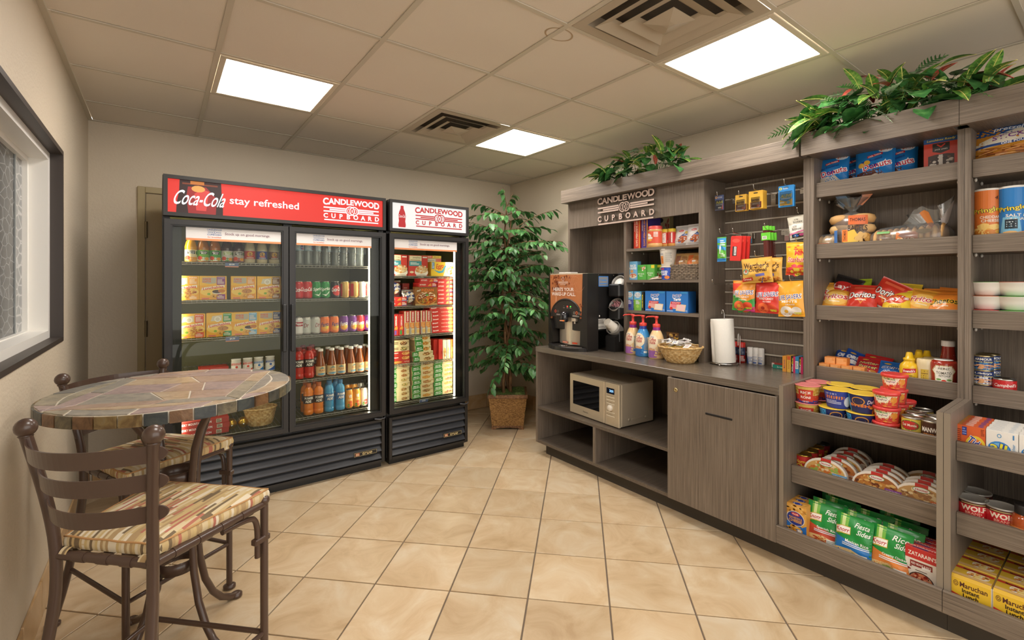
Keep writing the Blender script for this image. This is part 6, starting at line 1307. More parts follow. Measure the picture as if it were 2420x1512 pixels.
for i in range(3): put(pouch(.12, .13, .04, '#c0965c', Art().r(-.055, .02, .055, .125, '#c49a62').r(-.045, .03, -.005, .11, ('#8a5a44', '#d8703a', '#8a5a44')[i]).lines(.005, .04, .05, .105, 8, ('#7a4a38', '#d8803a', '#a8683a')[i]).r(-.01, .06, .02, .07, '#efece6'), i+30), 'snack_bag', f'brown paper snack bag in the grey basket, {("left", "right", "back")[i]} one', 'snack bag', (2.90+.03*(i == 2), (1.9175, 1.8202, 1.8909)[i], 1.48), RZ+.06*i, 'snack bags in the grey basket', (-.3, 0))
HS = ', lowest hutch shelf'
def nutri(c, e_, t2): return Art().r(-.033, 0, .033, .14, '#6ab0da').r(-.033, 0, .033, .08, c).e(0, .115, .028, .02, '#f0f0ec').t('NUTRI', 0, .121, .011, '#5a6a8a', .046, .02).t('GRAIN', 0, .107, .011, '#5a6a8a', .046, .02).lines(-.018, .045, .018, .075, 3, '#e8e8f0').e(0, .03, .013, .011, e_)
for i, (u, c, e_) in enumerate(((2.3348, '#4a58a8', '#3a3a8a'), (2.2594, '#7ab84a', '#a8d060'))):
    put(carton(.066, .142, .13, '#4a9ac8', nutri(c, e_, '')), 'cereal_bar_box', f'{("light-blue and indigo", "light-blue and green")[i]} cereal-bar box{HS}', 'snack box', (2.87, u, 1.192), RZ, 'cereal-bar boxes'); 
    put(carton(.016, .138, .13, '#2a2a24', Art().t('VALUE PACK', 0, .07, .01, '#e8d83a', .1, .03, rot=PI/2)), 'cereal_bar_box', f'narrow black and yellow carton right of the {("indigo", "green")[i]} cereal-bar box{HS}', 'snack box', (2.872, u-.042, 1.192), RZ, 'value pack cartons')
def ptart(nm, c): return Art().r(-.085, 0, .085, .145, '#2c78c8').t('POP', -.0, .115, .026, '#ffffff', .07, .06, .1, .05).t('Tarts', .0, .092, .02, '#ffffff', .06, .05, .1, .05).t('POP', -.0, .115, .024, '#2a4a9a', .064, .01, .1, .05).p([(-.06, .03), (-.05, .075), (.03, .075), (.02, .02)], '#e8c89a').p([(-.055, .035), (-.046, .07), (.024, .07), (.014, .026)], c).p([(-.01, .012), (0, .06), (.07, .055), (.06, .008)], '#e8cfa4').p([(-.003, .018), (.005, .055), (.063, .05), (.055, .014)], '#efc8c8' if nm == 'Cherry' else '#f0e4d8').p([(-.05, .06), (-.045, .076), (.03, .072), (.028, .056)], '#d0303a').t(nm, -.008, .066, .011, '#ffffff', .06, .01).e(-.045, .028, .012, .01, '#d0342c').t('12', .072, .014, .012, '#e8f0f8', .014).r(.03, .132, .08, .144, '#3a94d0').lines(-.08, .006, -.03, .014, 2, '#c8dcf0')
for (yc, nm, lb) in ((2.1087, 'Strawberry', 'blue toaster-pastry carton with strawberry print, left of the pair'), (1.9275, 'Cherry', 'blue toaster-pastry carton with cherry print, right of the pair')):
    put(carton(.168, .147, .10, '#2568b4', ptart(nm, '#e8a8a0' if nm != 'Cherry' else '#e88a9a')), 'toaster_pastry_box', f'{lb}{HS}', 'snack box', (2.875, yc, 1.192), RZ+.02, 'toaster-pastry cartons')

# ---------------- slatted wall goods ----------------
def hook(x, y, z, lb):
    o = thing('display_hook', lb, 'hook', (3.10, y, z), RZ, 'wire hooks on the slatted wall')
    L = 3.10-x; add('wire', MB().tube([(0, 0, .0), (0, -L, .0), (0, -L-.01, .008), (0, -L-.014, .025)], .0022, CHROME, 6).ball((0, -L-.014, .026), .004, CHROME, 8, 5), o); add('plate', B(-.018, -.004, -.025, .018, .0, .012, CHROME, .001), o)
def hcard(w, h, c, art, n, name, lb, cat, x, y, zt, gap=.013, grp=None, th=.008, bub=None, rz=RZ):
    b = MB().box(-w/2, 0, 0, w/2, .0015, h, mat(c, .4), .0005)
    k = [('label_print', art.build('label_print', flat(0)), []), ('hang_slot', B(-.012, -.0009, h-.016, .012, -.0004, h-.010, BLACK2).mesh('hang_slot'), [])]
    if bub: k.append(('blister', MB().box(bub[0], -th, bub[1], bub[2], 0, bub[3], CLEAR, .002).mesh('blister'), []))
    for i in range(n):
        put((b.mesh('card') if i == 0 else prev[0], k), name, f'{lb}' if n == 1 else f'{lb}, {("front one" if i == 0 else "back one" if i == n-1 else ORD[i]+" from the front")} on its hook', cat, (x+gap*i, y, zt-h), rz, grp if n > 1 else None)
        if i == 0: prev = (bpy.data.meshes[-1] if 0 else b_last(),)
def b_last(): return [o for o in COL.objects if o.data and o.data.name.startswith('card')][-1].data
XH = 2.92
rows = (1.885, 1.649, 1.649, 1.417, 1.338)
a = Art().r(-.03, 0, .03, .096, '#3c4a74').r(-.026, .004, .026, .066, '#35365c').t('Advil', 0, .052, .018, '#e8d83a', .044, .03).p([(.01, .004), (.026, .004), (.026, .045)], '#c8302c').lines(-.022, .03, .02, .042, 2, '#c8ccd8').r(-.008, .012, .014, .022, '#f0ece8').ring(-.02, .084, .004, .007, '#e8a83a', 12).lines(-.012, .078, .02, .088, 2, '#b8bccc')
yy = 1.6331; hook(2.885, yy, 1.9601-.005, 'wire hook carrying the small navy tablet card'); hcard(.060, .098, '#35416a', a, 1, 'tablet_card', 'small navy tablet card hanging at the upper left of the slatted wall', 'medicine', 2.90, yy, 1.9658, bub=(-.026, .004, .026, .066))
a = Art().r(-.035, 0, .035, .1, '#d8a83a').r(-.033, .004, .033, .042, '#5a2420').r(-.026, .006, .026, .07, '#c8962e').t('BAYER', -.002, .053, .014, '#4a2a1c', .046, .03).r(-.026, .006, .026, .04, '#6a2c24').lines(-.022, .025, .018, .037, 2, '#d8c0a8').e(.014, .017, .008, .008, '#c8563a')
yy = 1.4816; hook(2.865, yy, 1.9384-.002, 'wire hook carrying the smaller gold tablet cards'); hcard(.066, .102, '#c8982e', a, 3, 'tablet_card', 'gold and brown tablet card of the smaller stack', 'medicine', 2.88, yy, 1.9449, grp='smaller gold tablet cards', bub=(-.026, .006, .026, .07))
yy = 1.3816; hook(2.845, yy, 1.9571-.002, 'wire hook carrying the larger gold tablet cards'); hcard(.084, .108, '#d8a83a', a, 5, 'tablet_card', 'gold and brown tablet card of the larger stack', 'medicine', 2.86, yy, 1.9501, .012, 'larger gold tablet cards', bub=(-.026, .006, .026, .07))
a = Art().r(-.042, 0, .042, .12, '#2f8ad0').r(-.034, .008, .034, .088, '#3a96d8').p([(-.034, .008), (.034, .008), (.034, .045), (0, .03), (-.034, .042)], '#e8b83a').t('ALEVE', 0, .062, .019, '#e8d43a', .058, .03, .2).lines(-.028, .044, .024, .051, 1, '#e8f0f4').r(-.034, .022, -.01, .03, '#f0f0ec').e(.012, .024, .009, .009, '#7ac0e8').ring(-.03, .106, .004, .008, '#e8d43a', 12).lines(-.018, .1, .01, .11, 2, '#c8dcec')
yy = 1.2145; hook(2.855, yy, 1.9619-.002, 'wire hook carrying the blue tablet cards'); hcard(.082, .122, '#2a7ec4', a, 2, 'tablet_card', 'blue and yellow tablet card', 'medicine', 2.87, yy, 1.9559, .016, 'blue tablet cards', bub=(-.034, .008, .034, .088))
for i, (u, v) in enumerate(((1827, 470), (1895, 460), (1772, 562), (1858, 556))): pass
def tagp(y, z, c, lb, w=.028, h=.07):
    put(carton(w, h, .002, '#c8bfae', Art().r(-w/2+.001, 0, w/2-.001, h*.45, c).lines(-.01, h*.55, .01, h*.9, 3, '#8a8478')), 'price_label', lb, 'price label', (3.085, y, z), RZ, 'price labels on the slatted wall')
tagp(1.3815, 1.8881, '#b8ae9c', 'grey price label holder between the gold and blue tablet cards'); tagp(1.5270, 1.6559, '#3a8ab8', 'clear and blue price label right of the red razor packs'); tagp(1.3018, 1.6565, '#b8908a', 'clear pinkish price label right of the hanging combs')
a = Art().r(-.03, 0, .03, .15, '#5fb040').r(-.03, .12, .03, .15, '#3a9ad8').r(-.03, 0, .03, .02, '#3a8ad0').p([(-.03, .085), (.03, .07), (.03, .09), (-.03, .11)], '#3a9ad8').p([(-.012, .05), (-.004, .05), (.0, .1), (-.008, .1)], '#dfe8ec').lines(-.005, .03, .025, .055, 3, '#e8f4e0').lines(-.01, .1, .026, .14, 3, '#cfe4f2')
yy = 1.6104; hook(2.875, yy, 1.7149, 'wire hook carrying the green and blue floss pouch'); put(pouch(.062, .158, .02, '#4aa044', a, 3), 'floss_pouch', 'tall green and blue floss pouch at the left of the slatted wall', 'toiletry', (2.89, yy, 1.5348), RZ)
a = Art().r(-.034, 0, .034, .15, '#d8352e').r(-.02, .03, .008, .09, '#3a3634').r(-.01, .035, .004, .088, '#e8e4e0').lines(-.008, .04, .002, .085, 6, '#5a5450').e(.0, .125, .024, .012, '#e8584a')
yy = 1.5191; hook(2.865, yy, 1.7093, 'wire hook carrying the red razor packs')
for i in range(3): put(carton(.066, .155, .014, '#d8352e', a, c=.003), 'razor_pack', f'red razor pack, {("front", "middle", "back")[i]} one on its hook', 'toiletry', (2.88+.028*i, yy-.012*i, 1.5363), RZ, 'red razor packs', (0, .06))
yy = 1.3223; hook(2.855, yy, 1.7189, 'wire hook carrying the brown combs')
for i in range(3):
    b = MB().box(-.016, 0, 0, .006, .004, .17, mat('#5a231c', .35), .001); 
    for k in range(26): b.box(.006, .001, .004+k*.0064, .016, .003, .0075+k*.0064, mat('#5a231c', .35))
    put((b.mesh('comb'), [('card', MB().box(-.026, -.003, .105, .026, .006, .15, mat('#6ac83a', .4), .001).mesh('card'), []), ('hang_tab', MB().box(-.016, -.002, .165, .018, .006, .19, mat('#6ac83a', .4), .001).mesh('hang_tab'), []), ('label_print', Art().r(-.02, .112, .006, .13, '#f0ece4').lines(-.018, .114, .004, .128, 2, '#3a4a2a').build('label_print', flat(-.003)), [])]), 'comb_pack', f'brown comb with bright green card, {("front", "middle", "back")[i]} one on its hook', 'toiletry', (2.87+.03*i, yy-.004*i, 1.5457), RZ, 'comb packs', (0, -.04))
yy = 1.1575; hook(2.885, yy, 1.7938, 'wire hook carrying the grey and pink hygiene pouch')
a = Art().r(-.048, 0, .048, .13, '#cbc5b4').r(-.048, .04, .048, .085, '#ece8e0').t('U by', .0, .112, .012, '#4a463e', .022, .01).t('kotex', .008, .098, .014, '#4a463e', .05, .01).t('U by', -.01, .074, .01, '#4a463e', .02, .01).t('kotex', -.002, .058, .014, '#4a463e', .05, .01).p([(-.048, .036), (.048, .05), (.048, .042), (-.048, .026)], '#d87aa0').r(-.034, .01, .048, .03, '#2a2826').e(-.012, .02, .016, .008, '#3a6ab8').e(.02, .022, .014, .007, '#d85a9a')
put(pouch(.096, .132, .02, '#c8c2b2', a, 6), 'hygiene_pouch', 'grey and white pouch hanging at the right edge of the slatted wall', 'toiletry', (2.90, yy, 1.6474), RZ, None, (0, -.12))
def sav(bg, fl): 
    a = Art().r(-.07, 0, .07, .165, bg)
    if fl == 5: a.p([(-.07, 0), (.0, 0), (.07, .03), (.07, .08), (.03, .06), (-.07, .1)], '#3a9a44').p([(-.07, .1), (-.07, .165), (-.01, .165)], '#d8402c').p([(.0, .0), (.07, 0), (.07, .03)], '#c83a7a')
    a.t('LIFE SAVERS', 0, .11, .03, '#f4f2ee', .128, .07, .1, .08).t('LIFE SAVERS', 0, .11, .026, '#2c3a8a', .122, .012, .1, .08)
    a.t('HARD CANDY' if fl else 'MINTS', .0, .085, .013, '#f4ece4', .085, .02).t('WILD CHERRY' if fl == 1 else '5 FLAVORS' if fl else 'ORANGE', .004, .068, .008, '#f4ece4', .05)
    c = '#e86a3a' if fl else '#efe9e2'; a.e(-.02, .03, .034, .03, c).e(-.02, .03, .011, .01, '#e8b03a' if fl != 1 else '#a8281c')
    a.e(.032, .034, .026, .022, '#d84a2c' if fl else '#e8e0d6').r(.02, .012, .054, .024, '#d8d43a'); return a
for u, v0, v1, bg, fl, lb in ((1757, 663, 737, '#e0922e', 5, 'orange and green ring-candy bag, left of the lower candy row'), (1814, 667, 742, '#d0382c', 1, 'red cherry ring-candy bag in the middle of the lower candy row'), (1871, 664, 752, '#e8a42e', 0, 'yellow-orange mint bag, right of the lower candy row')):
    yy = -15.1096 if 0 else {1757: 1.4454, 1814: 1.3037, 1871: 1.1728}[u]; zt = {1757: 1.4119, 1814: 1.4015, 1871: 1.4086}[u]; zb = {1757: 1.2293, 1814: 1.2213, 1871: 1.2091}[u]
    hook(2.825, yy, zt+.004, f'wire hook carrying the {("orange and green", "red cherry", "yellow-orange mint")[(1757, 1814, 1871).index(u)]} candy bag')
    p = pouch(.138, zt-zb, .045, bg, sav(bg, fl), u)
    put(p, 'candy_bag', lb, 'candy bag', (2.84, yy, zb), RZ, None, (0, (.03, .02, -.05)[(1757, 1814, 1871).index(u)]))
    if fl == 5: put(p, 'candy_bag', 'orange and green ring-candy bag hanging behind its twin', 'candy bag', (2.89, yy-.012, zb-.012), RZ, None, (0, -.04))
wa_ = Art().r(-.09, 0, .09, .14, '#d8a84a').t("Werther's", -.0, .102, .034, '#4a2a1c', .15, .03).t('Original', .012, .072, .026, '#4a2a1c', .105, .025).e(-.062, .068, .022, .018, '#6a9a7a').e(-.062, .064, .018, .01, '#e8ddd0').r(-.066, .064, -.052, .08, '#c8563a').p([(-.09, .03), (-.02, .034), (-.02, .016), (-.09, .008)], '#c8342a').t('Caramel', -.055, .023, .012, '#f4e8d8', .05).p([(.0, .05), (.05, .056), (.052, .04), (.002, .036)], '#6a6ab0').food(.045, .022, .032, .016, ('#d8822c', '#e8b05a', '#a85a1c'), 8, .3).p([(.02, .0), (.03, .0), (.045, .03), (.04, .03)], '#3a4a8a')
yy = 1.3500; hook(2.795, yy, 1.5557, 'wire hook carrying the golden caramel candy bags')
wp_ = pouch(.178, 1.5461-1.3991, .045, '#d8a84a', wa_, 77)
put(wp_, 'candy_bag', 'front golden caramel candy bag in the middle of the slatted wall', 'candy bag', (2.82, yy, 1.3991), RZ, None, (0, -.06)); put(wp_, 'candy_bag', 'golden caramel candy bag mostly hidden behind its twin', 'candy bag', (2.87, yy-.028, 1.3991), RZ)
sb_ = Art().r(-.062, 0, .062, .175, '#e8b82e').p([(-.062, .0), (.062, .0), (.062, .05), (0, .03), (-.062, .045)], '#d8482c').food(0, .155, .06, .02, ('#d8482c',), 9, .2).t('MiNi', .02, .125, .028, '#d8302c', .06, .05).t('Starburst', .01, .088, .032, '#f4ece0', .12, .05, .1).t('Starburst', .01, .088, .03, '#d8302c', .115, .015, .1).food(0, .03, .05, .03, ('#e8702e', '#e84a5a', '#f0d84a'), 7, .3)
yy = 1.1583; hook(2.865, yy, 1.6353, 'wire hook carrying the yellow fruit-chew bag'); put(pouch(.128, 1.6281-1.4420, .04, '#e8b82e', sb_, 5), 'candy_bag', 'yellow fruit-chew bag at the right edge of the slatted wall', 'candy bag', (2.88, yy, 1.4420), RZ, None, (0, .02))
hook(2.86, 1.6508, 1.3908, 'empty wire hook at the lower left of the slatted wall')
def ruffle(r0, r1, h, z0, c2, seed):
    R = random.Random(seed); ph = [R.uniform(0, 6) for _ in range(3)]; mb = MB(); n = 40
    def P(i, q, k=1.0):
        a = 2*PI*i/n; w = 1+.35*math.sin(5*a+ph[0])+.2*math.sin(9*a+ph[1]); r = r0+(r1-r0)*q**.8*w*k
        return (r*math.cos(a), r*.75*math.sin(a), z0+h*q*(1+.3*math.sin(3*a+ph[2]))+.006*math.sin(11*a)*q)
    V = [P(i, j/5) for j in range(6) for i in range(n)]
    F = [(j*n+i, j*n+(i+1) % n, (j+1)*n+(i+1) % n, (j+1)*n+i) for j in range(5) for i in range(n)]
    mb.add(V, F, WRAP, True)
    for t, c in enumerate(c2):
        s = int(R.uniform(0, n)); m = R.randint(4, 7); V = [P((s+i) % n, .25+.6*j/3, 1.02) for j in range(4) for i in range(m)]
        mb.add(V, [(j*m+i, j*m+i+1, (j+1)*m+i+1, (j+1)*m+i) for j in range(3) for i in range(m-1)], mat(c, .35), True)
    return mb
# ---------------- nearer display bay ----------------
def T(x, u): return (x, u)
S1, S2, S3, S4, S5, S6, S7 = 1.883, 1.551, 1.22, .89, .706, .411, .13
don = lambda c2, t2: Art().r(-.075, 0, .075, .215, '#1f7cc8').p([(-.075, 0), (.075, 0), (.075, .03), (.02, .095), (-.075, .08)], c2).e(.045, .195, .03, .016, '#d8e8f4', 10).t('$1.99', .046, .195, .014, '#e0502c', .046, .03).p([(-.03, .155), (.035, .168), (.035, .181), (-.03, .168)], '#c8242c').t('Little Debbie', .002, .168, .009, '#ffffff', .056, .02, 0, .22).t(t2, -.01, .143, .012, '#24308a', .09, .02, 0, .2).t('Donuts', .012, .114, .036, '#ffffff', .128, .09, 0, .2).t('Donuts', .012, .114, .032, '#c8284a', .12, .02, 0, .2).t('on', -.002, .111, .019, '#2a3a9a', .036, .02, 0, .2).food(.02, .045, .05, .02, ('#f0ece8', '#d8cfc4') if c2 == '#d0c8bc' else ('#4a2418', '#f0e4d4'), 8, .3)
d1, d2 = don('#d0c8bc', 'Mini Powdered'), don('#5a2a1c', 'Mini Frosted').e(-.056, .12, .014, .013, '#d8a83a').e(-.03, .132, .014, .013, '#d8a83a')
DB = [pouch(.16, .22, .06, '#1c74be', a, 3+i, .35) for i, a in enumerate((d1, d2))]
DB[1] = pouch(.172, .235, .06, '#1c74be', d2, 9, .35)
for x, u, k, lb, rz in ((2.945, 1.0137, 0, 'blue donut bag with white powdered print, front left of the top shelf', .05), (2.945, 0.8211, 1, 'blue donut bag with dark frosted print, front centre of the top shelf', .08), (3.01, 0.9375, 1, 'blue donut bag behind, between the powdered and frosted front bags', 0), (3.00, 0.7444, 1, 'blue donut bag behind the frosted front bag, right side showing', .12)):
    put(DB[k], 'donut_bag', lb, 'donut bag', (x, u, S1+.003), RZ+rz, 'blue donut bags', (-.14, 0))
jk = Art().r(-.062, 0, .062, .2, '#c8402e').r(-.062, 0, .062, .036, '#c8a070').t('ORIGINAL', 0, .026, .014, '#6a4a30', .07, .01).r(-.062, .036, .062, .05, '#3a2a24').t('MADE WITH 100% BEEF', 0, .043, .007, '#e8ddd0', .11, .01).p([(-.046, .055), (.046, .055), (.046, .115), (.02, .12), (-.02, .12), (-.046, .115)], '#3a2824').food(0, .085, .04, .026, ('#6a4a3c', '#2a1c18', '#cfc4b8'), 10, .25).r(-.008, .056, .006, .118, '#d8d0c6').p([(-.03, .135), (0, .125), (.03, .135), (.03, .172), (-.03, .172)], '#2c2826').t('JACK LINKS', 0, .142, .008, '#d8d0c8', .045, .01).p([(-.016, .165), (0, .15), (.016, .165), (.012, .168), (0, .158), (-.012, .168)], '#c83a2c').r(-.062, .175, .062, .2, '#2c5a9a').t('Lunchbox Ready', 0, .187, .012, '#e8d84a', .1, .02, .2)
put(carton(.124, .2, .05, '#b83a2a', jk), 'jerky_box', 'red meat-snack box with blue top band at the right of the top shelf', 'snack box', (2.935, 0.5603, S1), RZ+.04)
# bread shelf
BRD = mat('#e2bb82', .7, bump=.4, bs=40); BRD2 = mat('#d6a86c', .7, bump=.4, bs=40)
b = MB()
for k in range(3): b.lathe([(0, .008+.03*k), (.038, .008+.03*k), (.045, .016+.03*k), (.045, .026+.03*k), (.038, .034+.03*k), (0, .036+.03*k)], mat('#e6c48c', .7, bump=.3, bs=60), 18)
b.xf(Matrix.Translation((-.05, 0, .046)) @ Matrix.Rotation(PI/2, 4, 'Y'))
o = put((b.mesh('muffins'), [('bag', MB().lathe([(.02, -.03), (.047, .0), (.049, .05), (.048, .1), (.02, .125)], WRAP, 18).xf(Matrix.Translation((-.05, 0, .048)) @ Matrix.Rotation(PI/2, 4, 'Y')).mesh('bag'), []), ('label_print', Art().r(-.03, .02, .03, .055, '#d86a34').t('THOMAS', 0, .044, .013, '#5a2a1c', .05, .02).t('muffins', 0, .03, .008, '#5a2a1c', .035).build('label_print', lambda x, y, o: (x-.01, -(.0495+o)*math.cos((y-.05)*18), .048+(.0495+o)*math.sin((y-.05)*18)), .012), [])]), 'muffin_pack', 'clear pack of pale muffins lying at the left end of the bread shelf', 'bread', (2.955, 1.0335, S2), RZ, sc=1.2)
def bagel_bag():
    b = MB(); 
    for k in range(4):
        for i in (-1, 1): b.tube([(i*.034+.028*math.cos(2*PI*j/16), .0+.028*math.sin(2*PI*j/16), .022+.042*k) for j in range(16)], .021, BRD if (k+i) % 2 else BRD2, 8, True)
    A = Art().r(.0, .12, .062, .158, '#e0703a').t('THOMAS', .03, .14, .014, '#5a2418', .05, .02).t('BAGELS', .03, .105, .024, '#3a2418', .062, .02).r(-.01, .0, .065, .022, '#3a7ab8').t('BLUEBERRY', .034, .011, .011, '#e8f0f4', .055, .015).r(-.052, .03, -.04, .1, '#4a78b8').p([(-.01, .09), (.02, .1), (.04, .06), (.02, .03), (-.02, .05)], '#e8c050').r(-.022, .05, -.002, .1, '#e0803a').t('THOMAS', -.012, .075, .009, '#5a2418', .04, .01, rot=PI/2).food(.045, .055, .022, .03, ('#c8964a', '#e0b468'), 7, .4)
    f = lambda x, y, o: (x*1.0, -(.058+o)*math.sqrt(max(.05, 1-(x/.082)**2)), y)
    return b, A, f
b, A, f = bagel_bag()
WR2 = [(.05, .0), (.072, .012), (.074, .07), (.070, .135), (.05, .165), (.016, .18), (.014, .186), (.036, .212), (.062, .235)]
kn = MB().lathe(WR2, WRAP, 22, cap=False); kn.V = [(v[0], v[1]*.82, v[2]) for v in kn.V]
tw = ruffle(.014, .062, .062, .186, ('#d8764a', '#5a8ab8', '#dcd8e0', '#d8764a', '#8aa8c8', '#e8e0d8', '#e4e0e4', '#d8906a'), 3)
put((b.mesh('bagels'), [('bag', kn.mesh('bag'), []), ('bag_knot', tw.mesh('bag_knot'), []), ('label_print', A.build('label_print', f, .014, .0172), [])]), 'bagel_bag', 'clear bag of bagels standing upright with a gathered top on the bread shelf', 'bread', (2.975, 0.9266, S2), RZ+.12, sc=1.26)
b = MB(); y0_, y1_ = 0.8189, 0.5423; LB = (y0_-y1_)/1.3
nb = 11
for k in range(nb): b.ball((-LB/2+LB*(k+.5)/nb, 0, .046+.008*k/nb), (LB/nb*.66, .05, .042+.006*k/nb), BRD if k % 2 else BRD2, 14, 8)
bg_ = MB().lathe([(.03, -.01), (.048, .02), (.055, LB*.5), (.058, LB*.92), (.03, LB+.01), (.012, LB+.02)], WRAP, 18).xf(Matrix.Translation((-LB/2, 0, .046)) @ Matrix.Rotation(PI/2-.02, 4, 'Y'))
tw = ruffle(.012, .065, .085, 0, ('#c87a3a', '#e8e0e0', '#d8a03a', '#c88a5a', '#f0e8e4', '#e8e4e8', '#e0d8d0'), 8).xf(Matrix.Translation((LB/2-.025, 0, .06)) @ Matrix.Rotation(-.35, 4, 'Y'))
put((b.mesh('bread_loaf'), [('bag', bg_.mesh('bag'), []), ('bag_knot', tw.mesh('bag_knot'), []), ('label_print', Art().r(-.03, -.04, .035, .03, '#c8702c').t('BREAD', .0, -.005, .016, '#f0d8a8', .05, .02).e(.05, .03, .022, .012, '#8a6a1c').r(-.09, .028, -.05, .04, '#5aa040').build('label_print', lambda x, y, o: (x, -(.053+o)*math.cos(y*16), .046+(.053+o)*math.sin(y*16)), .012), [])]), 'bread_bag', 'long clear bag of small bread rolls lying along the bread shelf', 'bread', (2.96, (y0_+y1_)/2, S2+.003), RZ, sc=1.3)
# chips shelf
def chips(bg, nm, tc, tc2, w=.155, h=.19, extra=None, seed=1, tw_=.13, th=.04):
    a = Art().r(-w/2, 0, w/2, h, bg)
    if extra: extra(a)
    a.t(nm, 0, h*.58, th*1.12, tc2, tw_*1.06, .07, .12, .08).t(nm, 0, h*.58, th, tc, tw_, .02, .12, .08).r(-.02, .02, .03, .03, '#f0ece4').lines(-.03, h*.36, .03, h*.42, 1, '#f0e0c0'); return pouch(w, h, .075, bg, a, seed, .45)
CH = {'fritos': chips('#e8a23a', 'Fritos', '#c8242c', '#f4f0e8', extra=lambda a: a.p([(-.078, 0), (.078, 0), (.078, .06), (-.02, .04)], '#c8402c').e(0, .1, .07, .05, '#f0c060')), 'doritos': chips('#cf3a2a', 'Doritos', '#f4f0ec', '#2a1a18', extra=lambda a: a.p([(-.03, .1), (.04, .105), (.004, .05)], '#e8903a').p([(-.02, .095), (.03, .1), (.004, .06)], '#b82a20').r(-.05, .155, .05, .17, '#e86a4a'), seed=2),
      'lays': chips('#ecc93c', "Lay's", '#ffffff', '#c8302c', extra=lambda a: a.e(0, .11, .06, .036, '#d8482c').t('Classic', 0, .055, .018, '#a87a24', .07, .01).p([(-.0, 0), (.0775, 0), (.0775, .04), (.02, .03)], '#f0ece4'), seed=3), 'cheetos': chips('#e88a34', 'Cheetos', '#2a1a16', '#f0c83a', extra=lambda a: a.r(-.078, 0, .078, .03, '#d83a2a').r(.02, .0, .07, .02, '#f0ece4'), seed=4, tw_=.135),
      'funyuns': chips('#a8c02c', 'Funyuns', '#2c6a2c', '#d8e05a', seed=5), 'darklays': chips('#2a2624', "Lay's", '#f4f0ec', '#c8302c', extra=lambda a: a.e(0, .11, .07, .04, '#c8302c').p([(-.0775, 0), (-.02, 0), (-.0775, .08)], '#d8904a'), seed=6)}
for k, x, u, z, rz, tl, lb in (('fritos', 2.945, 1.0056, S3-.03, .06, (-.55, .03), 'orange-yellow corn chip bag at the front left of the chips shelf'), ('fritos', 2.985, 1.0585, S3-.01, .1, (-.45, 0), 'orange-yellow corn chip bag behind the front left one, edge showing'), ('darklays', 3.02, 1.0127, S3+.02, -.1, (-.35, .3), 'black and red chip bag standing at the back left of the chips shelf'), ('funyuns', 3.04, 0.9254, S3+.02, 0, (-.35, -.05), 'lime green snack bag at the back of the chips shelf'),
                           ('doritos', 2.94, 0.8837, S3-.02, 0, (-.5, .04), 'red tortilla chip bag lying in front on the chips shelf'), ('doritos', 2.99, 0.8228, S3+.0, -.05, (-.25, .5), 'red tortilla chip bag tilted sideways behind the front red one'), ('lays', 2.93, 0.7304, S3-.025, 0, (-.6, -.06), 'yellow potato chip bag at the front middle of the chips shelf'), ('lays', 3.03, 0.7329, S3+.0, 0, (-.4, .1), 'yellow potato chip bag behind, only its top showing'),
                           ('fritos', 2.95, 0.6498, S3-.025, -.05, (-.5, .2), 'orange-yellow corn chip bag right of the yellow potato chips'), ('cheetos', 2.93, 0.5564, S3-.03, -.03, (-.6, -.03), 'orange cheese puff bag at the front right of the chips shelf'), ('cheetos', 2.985, 0.5851, S3-.02, .05, (-.5, .03), 'orange cheese puff bag behind the front right one'), ('cheetos', 3.02, 0.5446, S3-.02, 0, (-.45, .1), 'orange cheese puff bag farthest back at the right end')):
    put(CH[k], 'chip_bag', lb, 'chip bag', (x, u, z+.035), RZ+rz, 'chip bags on the chips shelf', tl, .9 if 'red' in lb or 'left' in lb else .8)
# biscuits and condiments
ck = carton(.05, .0355, .048, '#e08a3e', Art().r(-.0245, .0, .0245, .0345, '#e09450').lines(-.022, .004, .022, .031, 4, '#f0b880'), Art().r(-.024, .002, .024, .046, '#e08a3e').r(-.014, .01, .014, .038, '#f0a860').lines(-.012, .014, .012, .034, 2, '#c8501c'))
for lay in range(3):
    for i, y in enumerate((1.03, .9775, .925, .8725) if lay < 2 else (1.008, .955)):
        put(ck, 'cracker_pack', f'orange cracker pack, {("leftmost", "second from left", "third from left", "rightmost")[i] if lay < 2 else ("left", "right")[i]} of the {("bottom", "middle", "top")[lay]} layer, condiment shelf', 'crackers', (2.889+.003*(i % 2)+.016*(lay == 2), y, S4+.0358*lay), RZ+(.04, -.03, .02, 0)[(i+lay) % 4], 'orange cracker packs')
def cook(bg, l1, l2, c, w=.16, seed=1): return pouch(w, .19, .06, bg, Art().r(-w/2, 0, w/2, .19, bg).t(l1, 0, .125, .032, '#ffffff' if bg != '#c4282c' else '#3a2a7a', .12, .08, .1, .06).t(l1, 0, .125, .028, c, .112, .02, .1, .06).t(l2, .005, .088, .032, '#ffffff' if bg != '#c4282c' else '#3a2a7a', .12, .08, .1, .06).t(l2, .005, .088, .028, c, .112, .02, .1, .06).e(.045, .05, .022, .018, '#c88a44').e(-.03, .16, .02, .008, '#e0b04a'), seed)
NB, CA, OR = cook('#c4282c', 'Nutter', 'Butter', '#f0d860', .165, 3), cook('#2a6ec4', 'Chips', 'Ahoy!', '#2a3a8a', .155, 4), cook('#2450a8', 'OREO', 'Mini', '#f0f0f4', .15, 5)
